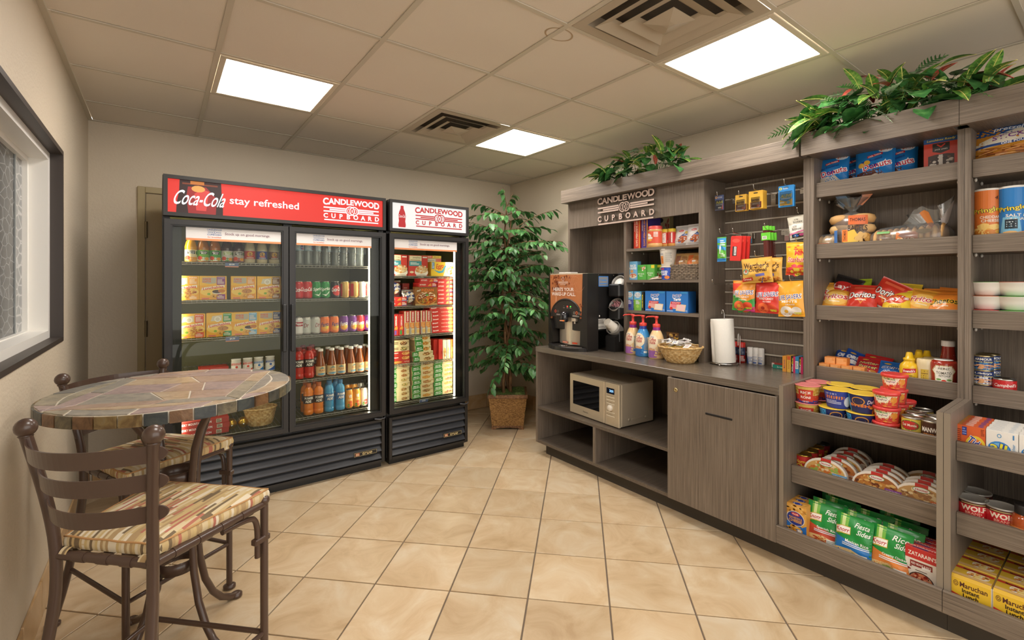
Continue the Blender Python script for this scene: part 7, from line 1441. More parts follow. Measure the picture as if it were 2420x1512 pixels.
for p, x, u, z, rz, tl, lb in ((OR, 3.03, 0.9715, S4, .1, (-.3, .4), 'blue sandwich-cookie bag leaning at the back left behind the cracker packs'), (OR, 3.06, 1.0116, S4, 0, (-.25, .2), 'blue sandwich-cookie bag farthest back left'), (NB, 2.955, 0.8714, S4-.005, -.03, (-.5, .08), 'red peanut-cookie bag in front on the condiment shelf'), (NB, 3.01, 0.8595, S4+.0, -.05, (-.45, .12), 'red peanut-cookie bag behind the front red one'), (CA, 2.94, 0.7653, S4-.02, 0, (-.4, .06), 'bright blue cookie bag beside the yellow mustard')):
    put(p, 'cookie_bag', lb, 'cookie bag', (x, u, z+.012), RZ+rz, None, (tl[0]-.35, tl[1]), .76)
MP = [(.034, 0), (.038, .004), (.038, .1), (.034, .113), (.022, .125), (.022, .132), (.024, .134), (.024, .142), (.016, .146), (.0125, .168), (.009, .172)]
mu = bottle(MP, mat('#e8bc1e', .3, 0, .4), None, Art().p([(-.028, .07), (.026, .078), (.028, .098), (-.024, .094)], '#c8302c').t("French's", 0, .084, .012, '#ffffff', .044, .02, 0, .1).t('Classic', 0, .064, .007, '#6a4a14', .024).t('YELLOW', 0, .052, .013, '#5a4a1c', .044, .012), .0381)
for x, u, lb in ((2.925, 0.6747, 'yellow mustard bottle in front on the condiment shelf'), (2.995, 0.6549, 'yellow mustard bottle second in the group'), (3.06, 0.6675, 'yellow mustard bottle at the back left of the group'), (3.06, 0.6365, 'yellow mustard bottle at the back right of the group')): put(mu, 'mustard_bottle', lb, 'bottle', (x, u, S4), RZ, 'mustard bottles')
my = bottle([(.036, 0), (.038, .005), (.030, .05), (.030, .08), (.034, .12), (.034, .142), (.030, .148)], mat('#e0cfa6', .3, 0, .4), None, Art().r(.0, .03, .03, .1, '#c8a83c').lines(.002, .034, .028, .096, 6, '#8a6a2a'), .0325)
for x, u, lb in ((2.925, 0.6130, 'cream squeeze bottle between the mustard and the ketchup'), (2.99, 0.6031, 'cream squeeze bottle behind the front cream one')): put(my, 'sauce_bottle', lb, 'bottle', (x, u, S4), RZ-.4, 'cream sauce bottles')
hz = Art().p([(-.03, .0), (.03, .0), (.034, .055), (.045, .07), (.03, .095), (-.03, .095), (-.045, .07), (-.034, .055)], '#c8b888').p([(-.027, .003), (.027, .003), (.031, .055), (.04, .069), (.028, .091), (-.028, .091), (-.04, .069), (-.031, .055)], '#f0ece0').t('HEINZ', 0, .08, .01, '#5a5a3a', .04, .015).t('TOMATO', 0, .06, .012, '#3a3a30', .054, .012).t('KETCHUP', .003, .047, .009, '#3a3a30', .04).e(0, .022, .009, .008, '#d8402c').e(-.018, .03, .009, .004, '#6a9a4a').e(.018, .03, .009, .004, '#6a9a4a')
put(bottle([(.045, 0), (.05, .006), (.0475, .04), (.047, .07), (.051, .115), (.051, .135), (.046, .146), (.03, .149)], mat('#9a2a1a', .2, 0, .6), ('#ece9e4', .035, .149, .152), hz, cyl(.0505, .034)), 'ketchup_bottle', 'wide red ketchup bottle with a keystone label, front right of the condiment shelf', 'bottle', (2.93, 0.5504, S4), RZ)
put(bottle([(.034, 0), (.036, .005), (.036, .1), (.034, .13), (.026, .17), (.0235, .195), (.0235, .205)], mat('#9a2a1a', .2, 0, .6), ('#ece9e4', .026, .205, .232), Art().r(-.045, .13, .045, .165, '#ece8e2').e(.012, .148, .012, .01, '#d0402c').t('24', -.014, .15, .014, '#c8302c', .018, .02), cone(.0365, .024, .205)), 'ketchup_bottle', 'tall red ketchup bottle with white cap behind the wide one', 'bottle', (3.03, 0.5525, S4), RZ)
# cups shelf
rice = cup(.044, .056, .088, '#d8b860', '#d87a78', Art().r(-.1, 0, .1, .08, '#d8b45a').food(-.05, .055, .03, .02, ('#e8d08a', '#c8983a'), 10, .3).food(.055, .055, .03, .02, ('#e8d08a', '#c8983a'), 10, .3).r(-.1, 0, .1, .04, '#c8402c').r(-.1, .0, .1, .016, '#2a3a8e').r(-.032, .012, .032, .068, '#c83a2a').t('RICE', 0, .053, .013, '#f4efe6', .044, .03).t('RONI', 0, .029, .013, '#f4efe6', .044, .03).e(0, .042, .003, .003, '#e8c84a').t('CHICKEN', .0, .008, .006, '#ffffff', .03), .06, .004, 'foil_lid')
for x, u, z, rz, lb in ((2.645, 1.0161, S5, 0, 'red rice cup at the bottom of the front left stack'), (2.645, 1.0180, S5+.0885, 0, 'red rice cup on top of the front left stack'), (2.77, 1.0177, S5, 1.4, 'red rice cup at the bottom of the stack behind'), (2.77, 1.0177, S5+.0885, 1.4, 'red rice cup on top of the stack behind')):
    put(rice, 'rice_cup', lb, 'cup', (x, u, z), RZ+rz, 'red rice cups')
mcB = Art().r(-.11, 0, .11, .08, '#2c3f9a').r(-.05, .045, .03, .06, '#e88a3a').lines(-.05, .064, .0, .074, 2, '#c8d0f0').lines(-.055, .02, .02, .04, 3, '#c8d0f0').e(.05, .035, .02, .026, '#dfe6f0')
mcD = Art().r(-.11, 0, .11, .08, '#1f2c66').r(-.09, 0, -.05, .08, '#4aa8e0').r(-.05, .028, .06, .042, '#d87a3a').e(-.01, .055, .026, .02, '#d8963a').e(-.01, .055, .022, .016, '#2a2a50').t('Deluxe', .05, .058, .018, '#f0ecf4', .05, .01, .3, .15).food(.06, .022, .022, .018, ('#e8a83a', '#d8862c'), 6, .4)
cb_, cdl = cup(.046, .06, .088, '#2c3f9a', '#e8c23a', mcB, .063, .004, 'foil_lid'), cup(.046, .06, .088, '#1f2c66', '#e8c23a', mcD, .063, .004, 'foil_lid')
for p, x, u, z, rz, lb in ((cdl, 2.645, 0.9013, S5, .5, 'navy pasta cup under the blue one, left stack'), (cb_, 2.655, 0.8849, S5+.0885, 0, 'blue pasta cup with orange stripe on the left navy one'), (cdl, 2.645, 0.7867, S5, .3, 'navy pasta cup at the bottom of the second stack'), (cdl, 2.65, 0.7815, S5+.0885, -.1, 'navy pasta cup with light-blue panel on the second stack'), (cb_, 2.79, 0.9224, S5, .3, 'blue pasta cup at the bottom of the back left stack'), (cb_, 2.79, 0.9205, S5+.0885, .3, 'blue pasta cup on the back left stack'), (cdl, 2.79, 0.8175, S5, .3, 'navy pasta cup at the bottom of the back right stack'), (cdl, 2.79, 0.8158, S5+.0885, 0, 'navy pasta cup on the back right stack')):
    put(p, 'pasta_cup', lb, 'cup', (x, u, z), RZ+rz, 'yellow-lidded pasta cups')
tom = cup(.041, .047, .068, '#d0443a', '#d8403c', Art().r(-.09, 0, .09, .06, '#d24438').p([(-.05, .06), (-.06, .035), (-.02, .012), (.03, .03), (.05, .06)], '#e4d2a0').p([(-.045, .045), (.02, .05), (.0, .02), (-.03, .02)], '#f0ead8').t('Del Monte', -.018, .046, .009, '#3f8a3a', .046, .02).t('Spaghetti', -.014, .034, .007, '#6a5a8a', .036, .01).e(.03, .035, .014, .014, '#e0923a').food(.0, .012, .04, .01, ('#e8b84a', '#c83a2a'), 8, .2).r(.06, .0, .09, .06, '#b8a48c').lines(.062, .01, .088, .055, 5, '#7a6a5a'), .0515, .014)
for x, u, z, lb in ((2.63, 0.6892, S5, 'red-lidded bowl at the bottom of the front stack'), (2.63, 0.6861, S5+.0685, 'red-lidded bowl in the middle of the front stack'), (2.63, 0.6877, S5+.137, 'red-lidded bowl at the top of the front stack'), (2.735, 0.6833, S5, 'red-lidded bowl at the bottom of the second stack'), (2.735, 0.6849, S5+.0685, 'red-lidded bowl second from the bottom of the second stack'), (2.735, 0.6865, S5+.137, 'red-lidded bowl third from the bottom of the second stack'), (2.725, 0.6824, S5+.2055, 'topmost red-lidded bowl, above the shelf lip'), (2.84, 0.6805, S5, 'red-lidded bowl at the bottom of the rear stack'), (2.84, 0.6805, S5+.0685, 'red-lidded bowl at the top of the rear stack')):
    put(tom, 'pasta_bowl', lb, 'bowl', (x, u, z), RZ, 'red-lidded bowls')
fc = Art().r(-.115, .01, .115, .1, '#e4cf5a').p([(-.05, .0), (.045, .01), (.05, .055), (.0, .05), (-.05, .055)], '#3a8a34').e(-.012, .078, .036, .022, '#3f8a3a', 20).e(-.012, .078, .033, .019, '#c8302c', 20).t('Del Monte', -.012, .079, .011, '#f4ecd8', .052, .02).r(-.025, .046, .035, .054, '#d8c04a').t('100% JUICE', .004, .05, .007, '#5a6a2a', .05).t('Fruit', -.02, .034, .012, '#f0f0e0', .026, .02).t('Cocktail', .008, .022, .013, '#f0f0e0', .052, .02).e(.055, .02, .016, .018, '#e8b03a').e(.06, .05, .012, .02, '#5a8a3a')
FCn = tin(.0385, .112, '#e0c850', fc, pull=True)
for x, u, lb in ((2.63, 0.5951, 'yellow and green fruit can in front'), (2.72, 0.6036, 'yellow and green fruit can behind the front one'), (2.81, 0.6009, 'yellow and green fruit can farthest back')): put(FCn, 'fruit_can', lb, 'can', (x, u, S5), RZ, 'fruit cans')
mnw = Art().r(-.115, .0, .115, .1, '#4a2a1c').t('MANWICH', 0, .075, .02, '#f2ece4', .078, .03).t('ORIGINAL', -.004, .054, .011, '#e8923a', .056, .02).lines(-.03, .04, .03, .046, 1, '#c8a080').food(-.01, .018, .05, .016, ('#d8682c', '#e89a5a', '#b84a1c'), 10, .25).e(.036, .018, .012, .012, '#e0a83a')
MN = tin(.0385, .112, '#4a2a1c', mnw)
for x, u, lb in ((2.625, 0.5281, 'brown sauce can at the right end in front'), (2.715, 0.5336, 'brown sauce can behind the front brown one')): put(MN, 'sauce_can', lb, 'can', (x, u, S5), RZ, 'brown sauce cans')
# meal trays shelf
chl = lambda c: Art().r(-.115, .0, .115, .095, c).t('Hormel', 0, .075, .016, '#e8d44a', .06, .02).t('Chili', .0, .052, .024, '#e8d44a', .056, .03).t('No Beans', 0, .018, .009, '#e8d44a', .04, .01)
CC = [tin(.0365, .108, '#b8282a', chl('#bc2c28'), GOLD), tin(.0365, .108, '#7a1c20', chl('#7a1c20'), mat('#3a3836', .3, .8))]
for k, (x, u) in enumerate(((2.66, 1.0417), (2.745, 1.0424), (2.83, 1.0458), (2.915, 1.0481))): put(CC[k == 3], 'chili_can', ('red chili can with gold lid, nearest of the row', 'red chili can with gold lid, second of the row', 'red chili can with gold lid, third of the row', 'dark red chili can with black lid, farthest of the row')[k], 'can', (x, u, S6), RZ, 'chili cans in a row')
def tray(tagc, tt, fc, seed, red='#c8342c'):
    w, h = .185, .125; P = [(-w/2, 0), (w/2, 0), (w/2, h*.45)]+[(w/2*math.cos(a*PI/14)*1.0, h*.45+h*.55*math.sin(a*PI/14)) for a in range(1, 14)]+[(-w/2, h*.45)]
    b = MB().prism(P, 0, .026, mat('#dcd2c6', .4), 0, lambda x, z, y: (x, y, z)); a = Art().p(P, '#efe8de').p([(-w/2, 0), (w/2, 0), (w/2, h*.3), (0, h*.12), (-w/2, h*.3)], red)
    a.e(0, h*.47, w*.49, h*.455, '#f0e6d4', 24).e(0, h*.48, w*.455, h*.42, fc[0], 24).food(0, h*.48, w*.39, h*.35, fc, 26, .16, seed).r(-.022, h*.70, .022, h*.99, '#c8342c').e(.0, h*.79, .03, .0115, '#3f8a4a', 18).e(.0, h*.79, .028, .0095, '#f2ece4', 18).t('Hormel', 0, h*.79, .009, '#b8282a', .04, .02, .2)
    a.r(w*.17, .03, w*.5, .066, tagc).t(tt, w*.335, .055, .01, '#f4f0ec', .05, .02).lines(w*.21, .034, w*.47, .046, 2, '#e0d8d8'); return (b.mesh('meal_tray'), [('label_print', a.build('label_print', flat(0)), [])])
TRA = tray('#6aa8d8', 'RICE & CHICKEN', ('#d8a860', '#e8d0a0', '#d87a34', '#9ab050'), 1); TRB = tray('#8a4a9a', 'SALISBURY STEAK', ('#a8622c', '#6a3418', '#e0b468', '#c8843a'), 2); TRC = tray('#d8743a', 'SWEDISH MEATBALLS', ('#c89a5c', '#8a5a30', '#e8d0a0', '#a87444'), 3); TRD = tray('#b8302a', 'Tasty', ('#8a4a28', '#a8602c', '#e0d0c0'), 4); TRE = tray('#d8803a', 'RICE & BEEF', ('#c87a3a', '#e0a860', '#8a4a24'), 5)
for p, x, u, rz, lb in ((TRA, 2.60, 0.9275, .0, 'rounded meal tray with chicken rice print, front left'), (TRE, 2.66, 0.9028, 0, 'rounded meal tray with orange corner tag, second in the left group'), (TRA, 2.72, 0.8992, 0, 'rounded meal tray third in the left group'), (TRD, 2.80, 0.8977, -.1, 'red and white rounded tray toward the back of the left group'), (TRD, 2.88, 0.9045, -.1, 'red and white rounded tray farthest back in the left group'),
                      (TRB, 2.60, 0.7218, 0, 'rounded steak meal tray with purple corner tag, front middle'), (TRB, 2.655, 0.7178, 0, 'rounded steak meal tray second in the middle group'), (TRB, 2.71, 0.7198, 0, 'rounded steak meal tray third in the middle group'), (TRB, 2.765, 0.7214, 0, 'rounded steak meal tray farthest back in the middle group'),
                      (TRC, 2.60, 0.5643, 0, 'rounded meatball meal tray with orange corner tag, front right'), (TRC, 2.655, 0.5663, 0, 'rounded meatball meal tray second in the right group'), (TRC, 2.71, 0.5694, 0, 'rounded meatball meal tray third in the right group'), (TRC, 2.80, 0.5809, 0, 'rounded meatball meal tray farthest back in the right group')):
    put(p, 'meal_tray', lb, 'meal tray', (x, u, S6), RZ+rz, 'rounded meal trays', (-.22, 0))
# bottom shelf
mac = Art().r(-.05, 0, .05, .17, '#2f74c4').p([(-.05, .09), (-.03, .08), (.0, .09), (.03, .07), (.05, .085), (.05, .17), (-.05, .17)], '#e0a84c').food(0, .145, .046, .024, ('#e8bc6a', '#d0923a'), 14, .25).e(0, .105, .042, .036, '#e8e0d0', 22).e(0, .105, .039, .033, '#2c3a8e', 22).e(0, .126, .02, .008, '#c8342c').t('Kraft', 0, .126, .007, '#ffffff', .026, .01).t('MACARONI &', 0, .108, .01, '#e8a83a', .06, .02).t('CHEESE', 0, .094, .014, '#e8a83a', .06, .03).food(-.006, .048, .034, .022, ('#e8a23a', '#f0b850', '#d88a2c'), 12, .3).r(.01, .045, .028, .056, '#f4f0ec').r(0.0, .006, .05, .028, '#e8e6ea').t('The Taste', .025, .021, .007, '#5a5a6a', .036).t('You Love', .025, .012, .007, '#5a5a6a', .034)
MC = carton(.10, .172, .042, '#d89a44', mac, Art().r(-.048, .002, .048, .04, '#d8a04a').food(0, .021, .044, .016, ('#e8bc6a', '#c8882c'), 12, .2).e(.0, .021, .022, .013, '#2c3a8e').ring(.0, .021, .014, .016, '#e8e0d0', 14))
for k in range(3): put(MC, 'macaroni_box', f'blue and yellow macaroni box, {("front", "middle", "back")[k]} of the row on the bottom shelf', 'food box', (2.515+.046*k, 1.0211+.004*k, S7), RZ-.04, 'macaroni boxes')
def kn_(h1, h2, t1, tc, bt, fcs, seed):
    w, h = .15, .2; a = Art().r(-w/2, 0, w/2, h, '#1f8a3c').r(-w/2+.02, h-.06, -w/2+.055, h, '#7ab84a').r(-w/2+.028, h-.06, -w/2+.042, h, '#cfe09a').p([(-w/2, 0), (w/2, 0), (w/2, .075), (-w/2, .105)], tc)
    a.p([(-w/2, 0), (w/2, 0), (w/2, .04), (.0, .06), (-w/2, .05)], '#e8c88a').food(0, .025, .065, .022, fcs, 16, .2, seed)
    a.p([(-w/2+.003, .108), (-w/2+.03, .116), (-.008, .118), (-.008, .152), (-w/2+.03, .15), (-w/2+.003, .142)], '#c8a83c').p([(-w/2+.003, .113), (-w/2+.03, .12), (-.01, .121), (-.01, .149), (-w/2+.03, .147), (-w/2+.003, .139)], '#f2efe8').t('Knorr', -w/2+.035, .133, .019, '#b8282c', .055, .02, .25, .06)
    a.t(h1, .036, .168, .022, '#f0f4ec', .056, .012, .3).t(h2, .044, .14, .021, '#f0f4ec', .05, .012, .3).t(t1, .02, .092, .013, '#f4f4f0', .09, .012).lines(-.04, .07, .07, .084, 2, '#e0e8f0').r(.02, .01, .062, .05, '#ece8e0').lines(.022, .014, .06, .046, 5, '#9aa09a')
    return pouch(w, h, .05, '#1c7e38', a, seed, .35, .05)
K = {'sp': kn_('Fiesta', 'Sides', 'Spanish Rice', '#c8503a', 0, ('#d86a34', '#e89a4a', '#b8482a'), 1), 'mx': kn_('Fiesta', 'Sides', 'Mexican Rice', '#2a78c0', 0, ('#c8b85a', '#8aa83a', '#e0d090'), 2), 'ch': kn_('Rice', 'Sides', 'Creamy Chicken', '#e0853f', 0, ('#e8d08a', '#d8a860', '#8aa850'), 3), 'tr': kn_('Rice', 'Sides', 'Herb Butter', '#2f9a8a', 0, ('#a8703a', '#8a4a24', '#d8b070'), 4), 'gr': kn_('Fiesta', 'Sides', 'Taco Rice', '#5a9a3a', 0, ('#c8a850', '#a87434'), 5), 'pa': kn_('Pasta', 'Sides', 'Alfredo', '#1f7a3a', 0, ('#e8d8a8', '#d8b870'), 6)}
for k, x, u, rz, lb in (('sp', 2.545, 0.9115, .02, 'green rice pouch with red Spanish rice panel, front left'), ('mx', 2.515, 0.7850, -.05, 'green rice pouch with blue Mexican rice panel, front'), ('ch', 2.52, 0.6486, -.05, 'green rice pouch with orange chicken panel, front right'), ('gr', 2.60, 0.9111, .02, 'green pouch directly behind the Spanish rice pouch'), ('gr', 2.665, 0.8810, 0, 'light green pouch at the rear left, top showing'), ('sp', 2.73, 0.9191, 0, 'green pouch farthest back at the rear left'), ('tr', 2.575, 0.7756, -.03, 'green pouch with teal panel behind the Mexican rice pouch'), ('mx', 2.64, 0.7425, 0, 'green pouch at the rear middle, logo showing'), ('tr', 2.57, 0.6230, -.05, 'green and teal rice pouch behind the chicken pouch'), ('pa', 2.645, 0.6278, -.05, 'green pasta pouch at the rear right'), ('pa', 2.70, 0.6668, 0, 'dark green pouch farthest back at the rear right')):
    put(K[k], 'rice_pouch', lb, 'food pouch', (x, u, S7), RZ+rz, 'green side-dish pouches', (-.2, 0))
zt_ = Art().r(-.052, 0, .052, .165, '#e8dfd2').r(-.052, .12, .052, .165, '#c8302c').t("ZATARAIN'S", .003, .142, .017, '#f2ece2', .092, .02).r(-.036, .09, .036, .112, '#8a2a24').t('RED BEANS & RICE', 0, .101, .009, '#f0e6dc', .064, .015).r(.002, .088, .03, .097, '#ece8e2').e(0, .035, .042, .036, '#4a3a30', 22).e(0, .035, .038, .032, '#c8785a', 22).food(0, .036, .034, .028, ('#b8482a', '#d88a5a', '#8a2a1c', '#e8b088'), 14, .18).food(-.04, .08, .01, .01, ('#8a2a2a',), 4, .4).lines(-.02, .074, .02, .08, 1, '#6a5a50')
ZB = carton(.105, .166, .036, '#b82a28', zt_, Art().r(-.05, .002, .05, .034, '#c03029').r(-.03, .006, .02, .014, '#3a3a7a').t("ZATARAIN'S", 0, .022, .012, '#ecd8d0', .085, .015))
for k in range(4): put(ZB, 'rice_box', f'red and cream rice box, {("front", "second", "third", "back")[k]} of the row at the right of the bottom shelf', 'food box', (2.518+.039*k, 0.5425+.003*k, S7), RZ-.04, 'red and cream rice boxes')

# ---------------- rightmost display bay ----------------
pz = Art().r(-.14, 0, .14, .22, '#c98a2c').r(-.14, .16, .14, .22, '#24508e').p([(-.14, .1), (.14, .13), (.14, .17), (.0, .18), (-.14, .13)], '#e2dac8').t('pretzel', -.03, .185, .024, '#e8eef4', .09, .02, .2).t('Rold', -.05, .207, .02, '#e8eef4', .07, .03).t('STICKS', -.02, .148, .02, '#7a3a8a', .12, .02, 0, .1).p([(-.14, .105), (.14, .118), (.14, .132), (-.14, .115)], '#2c4c8e').t('ONE POUND', .0, .118, .011, '#f0f0f4', .1, .03, 0, .06).r(-.14, .0, .14, .036, '#6e2f86').t('Original', .05, .02, .018, '#f0e8f0', .08, .01, .2)
R = random.Random(3)
for i in range(70):
    x, y, a_ = R.uniform(-.12, .12), R.uniform(.042, .098), R.uniform(-.5, .5); l = R.uniform(.02, .04); dx, dy = l*math.cos(a_), l*math.sin(a_); nx, ny = -math.sin(a_)*.0025, math.cos(a_)*.0025
    pz.p([(x-dx-nx, y-dy*.4-ny), (x+dx-nx, y+dy*.4-ny), (x+dx+nx, y+dy*.4+ny), (x-dx+nx, y-dy*.4+ny)], R.choice(('#a8622a', '#c88444', '#8a4a1c', '#d89a58')))
put(pouch(.30, .24, .09, '#c0822a', pz, 4), 'pretzel_bag', 'large pretzel stick bag with purple base on the top right shelf', 'snack bag', (2.945, 0.3176, S1+.0), RZ, None, (-.18, .02))
def tube_(c, cc, nm): 
    a = Art().r(-.105, .0, .105, .225, c).t('Pringles', 0, .147, .026, '#2a2018', .092, .06, 0, .12).t('Pringles', 0, .147, .023, '#e8d03a', .086, .02, 0, .12).t(nm[0], .006, .121, .011, '#f0e8d8', .056, .02).t(nm[1], .006, .107, .011, '#f0e8d8', .05, .02)
    if nm[0] == 'CHEDDAR': a.food(0, .06, .05, .034, ('#e8b04a', '#f0c870', '#d8862c'), 8, .35).t('4.00', .036, .196, .014, '#2a1a14', .036, .0, .2)
    else: a.p([(-.04, .04), (.02, .04), (.012, .115), (-.03, .115)], '#7ab8d8').r(-.024, .07, .008, .106, '#1c2a34').lines(-.02, .076, .004, .1, 3, '#c8d4d8').food(0, .048, .045, .012, ('#d89a5a', '#e8b878'), 6, .4).r(.07, .09, .1, .2, '#e8e0a8').lines(.072, .1, .098, .195, 7, '#6a6a3a')
    return bottle([(.0375, 0), (.038, .004), (.038, .226)], mat(c, .35, 0, .3), (mat('#e8e4dc', .35), .0395, .226, .234), a, .0381, 28)
PG = [tube_('#d8742c', 0, ('CHEDDAR', 'CHEESE')), tube_('#1f78c0', 0, ('SALT &', 'VINEGAR'))]
for p, x, u, lb in ((PG[0], 2.945, 0.4079, 'orange chip tube in front on the right bay shelf'), (PG[1], 2.945, 0.3289, 'blue chip tube right of the orange one'), (PG[0], 3.04, 0.3979, 'orange chip tube behind, between the front orange and blue tubes')): o = put(p, 'chip_tube', lb, 'chip tube', (x, u, S2), RZ, 'chip tubes'); o.scale = (1.2, 1.2, 1.12)
bowl = MB().lathe([(.042, 0), (.05, .004), (.062, .03), (.068, .052), (.073, .056), (.073, .059), (.066, .059), (.0, .058)], mat('#ece8e0', .35), 28)
for i in range(6):
    u, k = ((0.4099, 0.3197)[i % 2], i//2); c = ('#d8443a', '#5aa83a', '#d8743a', '#5aa83a', '#5aa83a', '#d8643a')[i]
    o = put((bowl.mesh('noodle_bowl') if i == 0 else BW, [('film_lid', MB().lathe([(.0, .0605), (.074, .0605), (.077, .0595), (.074, .0592)], mat(c, .4), 28).mesh('film_lid'), [])]), 'noodle_bowl', f'white microwave bowl, {("bottom", "middle", "top")[k]} of the {("left", "right")[i % 2]} stack in the rightmost bay', 'bowl', (2.955, u, S3+.0615*k), RZ, 'white microwave bowls')
    BW = o.data
vs_ = lambda c, t1: Art().r(-.1, .0, .1, .055, '#24386e').p([(-.1, .0), (.1, 0), (.1, .026), (0, .032), (-.1, .026)], c).t(t1, 0, .046, .010, '#f0ece0', .06, .02).t('Vienna Sausage', 0, .034, .009, '#e8d88a', .07, .015).food(0, .014, .045, .009, ('#d8925a', '#e8b080'), 7, .3)
VN = [tin(.034, .0625, '#24386e', vs_(c, t), mat('#b8a880', .3, .9)) for c, t in (('#24386e', 'ARMOUR'), ('#d8dce8', 'Libbys'), ('#3a7ab0', 'ARMOUR'))]
for k in range(3): put(VN[(0, 1, 2)[k]], 'sausage_can', f'small blue sausage can, {("bottom", "middle", "top")[k]} of the front stack on the right bay shelf', 'can', (2.935, 0.4199, S4-.02+.0+.0635*k if 0 else S4+.0632*k), RZ, 'small blue sausage cans')
for k in range(3): put(VN[2], 'sausage_can', f'small blue sausage can, {("bottom", "middle", "top")[k]} of the stack behind', 'can', (3.01, 0.4088, S4+.0632*k), RZ+.5, 'small blue sausage cans')
cs_ = Art().r(-.1, .0, .1, .045, '#ece6dc').r(-.1, .04, .1, .09, '#c8282a').t("Campbell's", 0, .068, .018, '#f6efe6', .076, .015, .25, .03).e(0, .042, .011, .011, '#c8a04a').t('Bean with Bacon', 0, .018, .009, '#5a4a40', .07)
put(tin(.037, .096, '#ece6dc', cs_), 'soup_can', 'red and white soup can right of the small blue cans', 'can', (2.93, 0.3525, S4-.0), RZ, sc=1.0)
td = Art().r(-.062, 0, .062, .135, '#d8612f').ring(.022, .054, .03, .042, '#e8c83a', 30).ring(.022, .054, .018, .03, '#e07a34', 24).t('Tide', .022, .066, .036, '#f0f0f8', .068, .07, .1, -.5).t('Tide', .022, .066, .033, '#2a3a92', .064, .02, .1, -.5).r(-.034, .092, -.014, .13, '#2c3a8e').lines(-.056, .03, -.036, .12, 10, '#8a3418').lines(.044, .1, .059, .13, 5, '#8a3418').lines(-.033, .095, -.016, .127, 3, '#8a9ad8')
tdt = Art().r(-.06, .0008, .06, .017, '#d8612f').r(-.02, .006, .012, .0115, '#ece8e2').e(.042, .009, .012, .005, '#2a3a92').e(-.045, .009, .01, .004, '#a8a040')
def soapbox(col, fr, tp):
    return (B(-.0435, 0, 0, .0435, .0172, .121, mat(col, .45), .001).mesh('detergent_box'), [('label_print', fr.build('label_print', lambda x, y, o: (x*.69, -o, y*.885)), []), ('top_print', tp.build('top_print', lambda x, y, o: (x*.69, y, .121+o)), [])])
TD = soapbox('#d05a2a', td, tdt)
al = Art().r(-.062, 0, .062, .135, '#e9e6e0').e(-.01, .058, .046, .034, '#3a8ad0').e(-.01, .058, .038, .027, '#7ab8e4').t('all', -.014, .064, .046, '#2a4aa0', .07, .07, 0, -.2).t('all', -.014, .064, .043, '#ece03a', .066, .02, 0, -.2).t('clear', .045, .075, .012, '#5a9ac8', .03, .01, rot=PI/2).ring(-.01, .116, .006, .009, '#5a9ac8', 14).t('1', .045, .118, .02, '#4a8ac0', .006).lines(.035, .03, .056, .05, 2, '#a8c0d0')
AL = soapbox('#e4e1da', al, Art().r(-.06, .001, .06, .016, '#ece9e2').e(.035, .009, .012, .005, '#c8d0d4').lines(-.05, .005, .0, .012, 1, '#b8bcc0'))
for c, (pr, u, nm, gp) in enumerate(((TD, 0.4075, 'orange detergent box', 'orange detergent boxes'), (AL, 0.4075-.0885, 'white detergent box of middle row', 'middle row of white detergent boxes'), (AL, 0.4075-.177, 'white detergent box of right row', 'right row of white detergent boxes'))):
    for k in range(12): put(pr, 'detergent_box', f'{nm}, {"front one" if k == 0 else "back one" if k == 11 else ORD[k]+" from the front"}, right bay', 'detergent', (2.592+.0178*k, u+.0015*(k % 3), S5), RZ, gp)
wf = Art().r(-.14, .008, .14, .108, '#c4222a').r(-.14, .099, .14, .109, '#3a201a').t('WOLF', 0, .086, .021, '#f0dcc8', .078, .04).t('BRAND', 0, .068, .010, '#e8a890', .05, .02).t('CHILI', .0, .054, .014, '#f0dcc8', .062, .03).lines(-.04, .101, .04, .107, 1, '#c8a86a').r(.06, .02, .09, .094, '#e8dcd0').lines(.062, .025, .088, .09, 7, '#7a5a50').r(-.01, .036, .04, .043, '#e8c89a')
WF = tin(.048, .116, '#c4222a', wf, mat('#aaa69e', .35, .3))
for x, u, lb in ((2.645, 0.4079, 'red chili can with dark lid, left front of the right bay'), (2.645, 0.3263, 'red chili can with dark lid, right front of the right bay'), (2.745, 0.4131, 'red chili can with dark lid behind the left front one')): put(WF, 'chili_can', lb, 'can', (x, u, S6), RZ, 'red chili cans in the right bay')
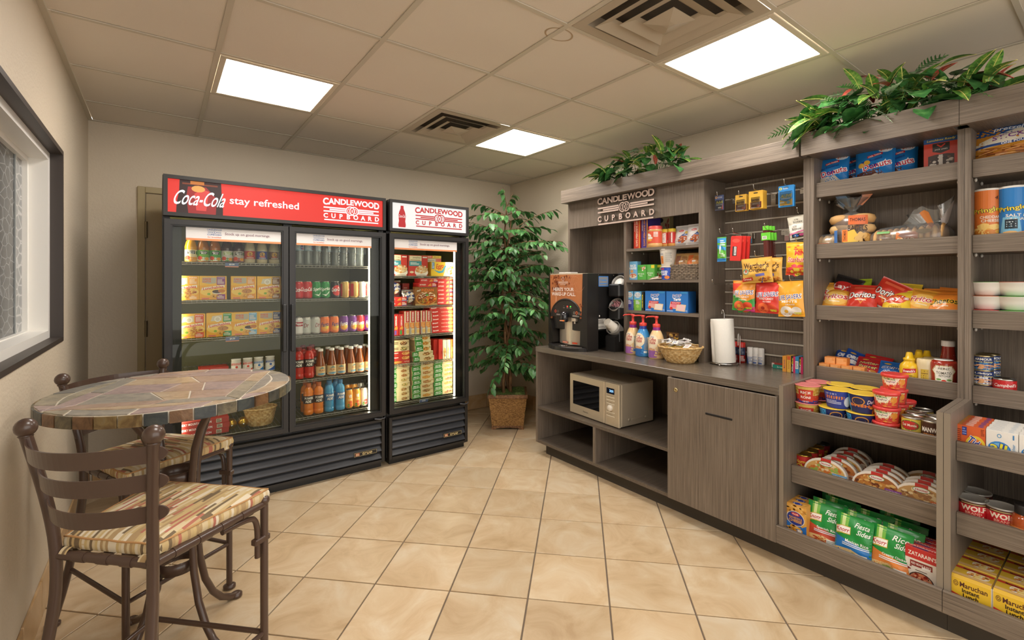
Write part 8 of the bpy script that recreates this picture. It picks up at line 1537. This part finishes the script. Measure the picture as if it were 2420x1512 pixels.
put(bottle([(.036, 0), (.042, .008), (.042, .09), (.036, .108), (.027, .115)], mat('#a84a1c', .15, 0, .5), ('#24201e', .030, .115, .15), Art().r(-.07, .01, .07, .07, '#d8803a').t('JALAPENO', 0, .05, .013, '#4a2a14', .06, .02).t('J.Morris', .0, .028, .02, '#3a1c10', .07, .02, .2), .0421), 'sauce_jar', 'orange sauce jar with black lid at the right edge', 'jar', (2.62, 0.2595, S6), RZ)
nd = Art().r(-.085, 0, .085, .118, '#dfb62e').p([(-.085, .02), (.085, .02), (.085, .036), (.02, .044), (-.085, .062)], '#c8302c').t('Maruchan', .012, .1, .02, '#4a2018', .118, .02).t('Instant', .0, .079, .016, '#2a1a18', .074, .03).t('Lunch', .0, .06, .016, '#2a1a18', .066, .03).ring(-.064, .1, .009, .011, '#4a2018', 18).ring(-.064, .1, .004, .006, '#4a2018', 14).t('Beef FLAVOR', .02, .036, .009, '#f4ece0', .09, .015)
ndt = Art().r(-.084, .001, .084, .054, '#d8b038').e(.02, .028, .05, .02, '#f0e8d8').food(.02, .028, .042, .016, ('#e8c060', '#f0d890', '#d8904a'), 10, .3).p([(-.084, .0), (.084, .0), (.084, .012), (-.084, .012)], '#e0b87a').r(-.084, .04, .084, .05, '#c03a2c').t('Maruchan Instant', 0, .045, .008, '#2a1a18', .1, .02)
def cart():
    b = MB().prism([(0, 0), (.1, 0), (.101, .115), (.096, .13), (.006, .13), (-.001, .118)], -.0555, .0555, mat('#d8ae32', .4), 0, lambda y, z, x: (x, y, z)).box(-.0575, .0, .0, -.0556, .1, .122, mat('#e8e4dc', .4)).box(.0556, 0, 0, .0575, .1, .122, mat('#e8e4dc', .4))
    f = lambda x, y, o: (x*.65, -o-.0008, .001+y*.985)
    g1 = lambda x, y, o: (x*.65, .007+y*1.6, .13+o)
    return (b.mesh('noodle_carton'), [('label_print', nd.build('label_print', f), []), ('top_print', ndt.build('top_print', g1), [])])
NC = cart()
for r_ in range(4):
    for c, u in enumerate((0.3903, 0.3903-.1165)):
        put(NC, 'noodle_carton', f'yellow and red noodle carton, {("front", "second", "third", "rear")[r_]} row, {("left", "right")[c]} column of the lowest right shelf', 'food box', (2.492+.1025*r_, u, S7), RZ, 'noodle cartons')
